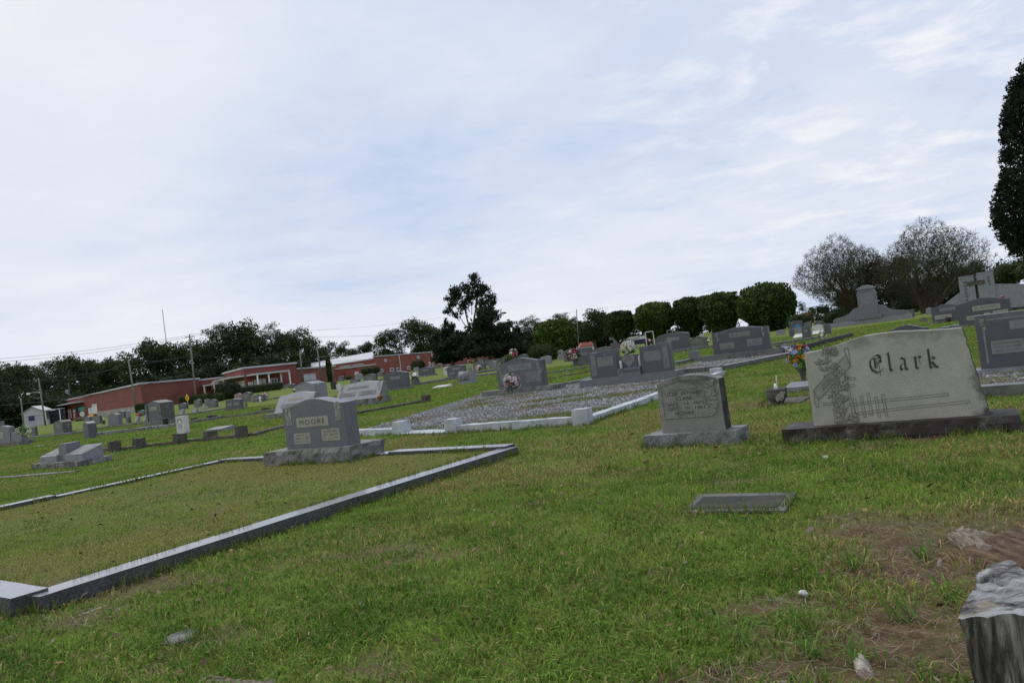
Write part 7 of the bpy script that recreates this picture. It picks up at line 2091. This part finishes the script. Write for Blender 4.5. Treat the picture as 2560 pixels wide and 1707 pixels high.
for (p0, p1, sag, lb) in wr:
    a_, b_ = at(*p0), at(*p1); n = 26
    pts = [a_ + (b_ - a_) * (i / n) - Vector((0, 0, 4 * sag * (i / n) * (1 - i / n))) for i in range(n + 1)]
    o = obj('power_line', tube([p - a_ for p in pts], .022 if 'thick' not in lb else .04, 5), M['wire']); o.location = a_
    tag(o, f'thin dark overhead wire, {lb} strand' if 'span' not in lb else f'thin dark overhead wire, {lb}', 'power line', 'overhead wires')
# radio mast
D = 900; a_, tp = at(434, hor(434), D), at(425.6, 772, D); bm = bmesh.new()
a_ = Vector((a_.x, a_.y, 0))
o = thing('radio_mast', 'hair-thin radio mast far beyond the trees above the tall utility pole', 'mast', a_)
hgt = tp.z
bm = bmesh.new()
for s in range(3):
    an = s * 2.09; tube_into(bm, [(.5 * math.cos(an), .5 * math.sin(an), 0), (.4 * math.cos(an), .4 * math.sin(an), hgt)], .14, 4)
for z in range(0, int(hgt), 3):
    for s in range(3):
        a1_, a2_ = s * 2.09, (s + 1) * 2.09; tube_into(bm, [(.5 * math.cos(a1_), .5 * math.sin(a1_), z), (.5 * math.cos(a2_), .5 * math.sin(a2_), z + 3)], .06, 3)
obj('lattice', bm, M['metal'], o); obj('antenna', tube([(0, 0, hgt), (0, 0, hgt + 4)], .1, 6), M['metal'], o)
# road signs
def sign(px, pyt, pyb, D, lb, build, nm='road_sign'):
    a_ = W(px, D); zt = EYE + (hor(px) - pyt) * D / FOC - a_.z
    t = thing(nm, lb, 'road sign', a_); obj('post', tube([(0, 0, -.1), (0, 0, zt)], .04, 8), M['metal'], t); build(t, zt); return t
sign(469, 985, 1010, 95, 'yellow diamond warning sign on a post left of the hedge', lambda t, z: (obj('plate', prism([(0, z - .95), (.26, z - .45), (0, z + .05), (-.26, z - .45)], -.06, -.045), M['yellow'], t), obj('symbol', box((0, -.07, z - .45), (.1, .012, .3)), M['wire'], t)))
sign(206, 1018, 1060, 120, 'grey back of a stop sign below a green street name plate', lambda t, z: (obj('street_plate', box((0, -.05, z - .1), (.95, .03, .28)), M['green'], t), obj('street_plate', box((0, -.09, z - .38), (.95, .03, .24)), M['green'], t), obj('stop_plate', prism([(.42 * math.cos(math.pi / 8 + i * math.pi / 4), z - 1.0 + .42 * math.sin(math.pi / 8 + i * math.pi / 4)) for i in range(8)], -.07, -.05), M['lightgrey'], t)))
def spd(t, z):
    obj('plate', box((0, -.06, z - .45), (.62, .02, .85)), M['paintwhite'], t); obj('plate', box((0, -.06, z - 1.1), (.62, .02, .4)), M['yellow'], t)
    obj('lettering', text_mesh('SPEED', .5, .14), M['wire'], t, (0, -.0725, z - .16)); obj('lettering', text_mesh('LIMIT', .45, .14), M['wire'], t, (0, -.0725, z - .35)); obj('lettering', text_mesh('25', .42, .32), M['wire'], t, (0, -.0725, z - .66))
sign(228, 1019, 1060, 112, 'white speed limit sign with a yellow plate under it', spd)

# ------------------------------------------------------------------ world and light
SUN_EL, SUN_AZ = math.radians(58), math.radians(325)   # azimuth clockwise from +Y
w = bpy.data.worlds.new("World"); SC.world = w; w.use_nodes = True
nt = w.node_tree; nt.nodes.clear()
out = nd(nt, 'ShaderNodeOutputWorld'); bg = nd(nt, 'ShaderNodeBackground'); nt.links.new(bg.outputs[0], out.inputs[0])
sky = nd(nt, 'ShaderNodeTexSky'); sky.sky_type = 'NISHITA'; sky.sun_disc = False; sky.sun_elevation = SUN_EL; sky.sun_rotation = SUN_AZ; sky.air_density = 1.0; sky.dust_density = 1.5
STR = 0.1
bg.inputs['Strength'].default_value = STR
tc = nd(nt, 'ShaderNodeTexCoord')
sx = nd(nt, 'ShaderNodeSeparateXYZ'); nt.links.new(tc.outputs['Generated'], sx.inputs[0])
zz = mth(nt, 'ADD', mth(nt, 'MAXIMUM', sx.outputs[2], 0.0), .14)
cb = nd(nt, 'ShaderNodeCombineXYZ'); nt.links.new(mth(nt, 'DIVIDE', sx.outputs[0], zz), cb.inputs[0]); nt.links.new(mth(nt, 'DIVIDE', sx.outputs[1], zz), cb.inputs[1])
mp = nd(nt, 'ShaderNodeMapping'); nt.links.new(cb.outputs[0], mp.inputs['Vector']); mp.inputs['Rotation'].default_value = (0, 0, .55); mp.inputs['Scale'].default_value = (.85, .95, 1)
n1 = noise_n(nt, mp.outputs[0], .75, 6, .52, .25); n2 = noise_n(nt, mp.outputs[0], 3.2, 8, .62, .25)
mp3 = nd(nt, 'ShaderNodeMapping'); nt.links.new(cb.outputs[0], mp3.inputs['Vector']); mp3.inputs['Location'].default_value = (4.2, 1.7, 0)
n3 = noise_n(nt, mp3.outputs[0], .33, 3, .45)
tot = mth(nt, 'ADD', mth(nt, 'ADD', mth(nt, 'MULTIPLY', n1, .46), mth(nt, 'MULTIPLY', n2, .11)), mth(nt, 'MULTIPLY', n3, .43))
# thicker, bluer cloud towards the right, brighter veil towards the left
dt = nd(nt, 'ShaderNodeVectorMath', operation='DOT_PRODUCT'); nt.links.new(tc.outputs['Generated'], dt.inputs[0]); dt.inputs[1].default_value = (-.80, .0, -.25)
tot = mth(nt, 'ADD', mth(nt, 'ADD', tot, .002), mth(nt, 'MULTIPLY', dt.outputs['Value'], .15))
cl = ramp(nt, tot, [(.37, (.55, .65, .86)), (.44, (.655, .73, .885)), (.50, (.74, .795, .905)), (.56, (.79, .83, .912)), (.65, (.885, .905, .945))]).outputs[0]
# blue gaps and small bright puffs
gap = ramp(nt, mth(nt, 'ADD', mth(nt, 'MULTIPLY', n2, .6), mth(nt, 'MULTIPLY', n1, .4)), [(.36, g3(.7)), (.43, g3(0))]).outputs[0]
pd = nd(nt, 'ShaderNodeVectorMath', operation='DOT_PRODUCT'); nt.links.new(tc.outputs['Generated'], pd.inputs[0]); pd.inputs[1].default_value = (.52, .78, .36)
puff = mth(nt, 'MULTIPLY', ramp(nt, n2, [(.50, g3(0)), (.68, g3(1))]).outputs[0], ramp(nt, pd.outputs['Value'], [(.90, g3(.12)), (.985, g3(.85))]).outputs[0])
skyc = nd(nt, 'ShaderNodeVectorMath', operation='SCALE'); nt.links.new(sky.outputs[0], skyc.inputs[0]); skyc.inputs['Scale'].default_value = 1.0
cl = mixc(nt, puff, cl, (.93, .94, .965))
cl10 = nd(nt, 'ShaderNodeVectorMath', operation='SCALE'); nt.links.new(cl, cl10.inputs[0]); cl10.inputs['Scale'].default_value = 1 / STR
blue = mixc(nt, .6, skyc.outputs[0], (5.4, 7.2, 9.2))
mixed = mixc(nt, mth(nt, 'MULTIPLY', gap, .5), cl10.outputs[0], blue)
hz = ramp(nt, sx.outputs[2], [(.0, g3(.8)), (.13, g3(0))]).outputs[0]
mixed = mixc(nt, mth(nt, 'MULTIPLY', hz, .32), mixed, (8.7, 8.95, 9.45))
nt.links.new(mixed, bg.inputs['Color'])
sl = bpy.data.lights.new('sun', 'SUN'); sl.energy = 1.5; sl.angle = math.radians(32); sl.color = (1, .96, .9)
so = bpy.data.objects.new('sun', sl); COL.objects.link(so)
sd = Vector((math.sin(SUN_AZ) * math.cos(SUN_EL), math.cos(SUN_AZ) * math.cos(SUN_EL), math.sin(SUN_EL)))
so.rotation_euler = sd.to_track_quat('Z', 'Y').to_euler(); so.location = (0, -20, 60)
SC.view_settings.view_transform = 'Standard'; SC.view_settings.look = 'None'; SC.view_settings.exposure = 0; SC.view_settings.gamma = 1
SC.cycles.max_bounces = 5; SC.cycles.diffuse_bounces = 3; SC.cycles.glossy_bounces = 2; SC.cycles.transparent_max_bounces = 4
SC.cycles.use_denoising = True
for o in list(SC.objects):
    if 'w' in o: del o['w']
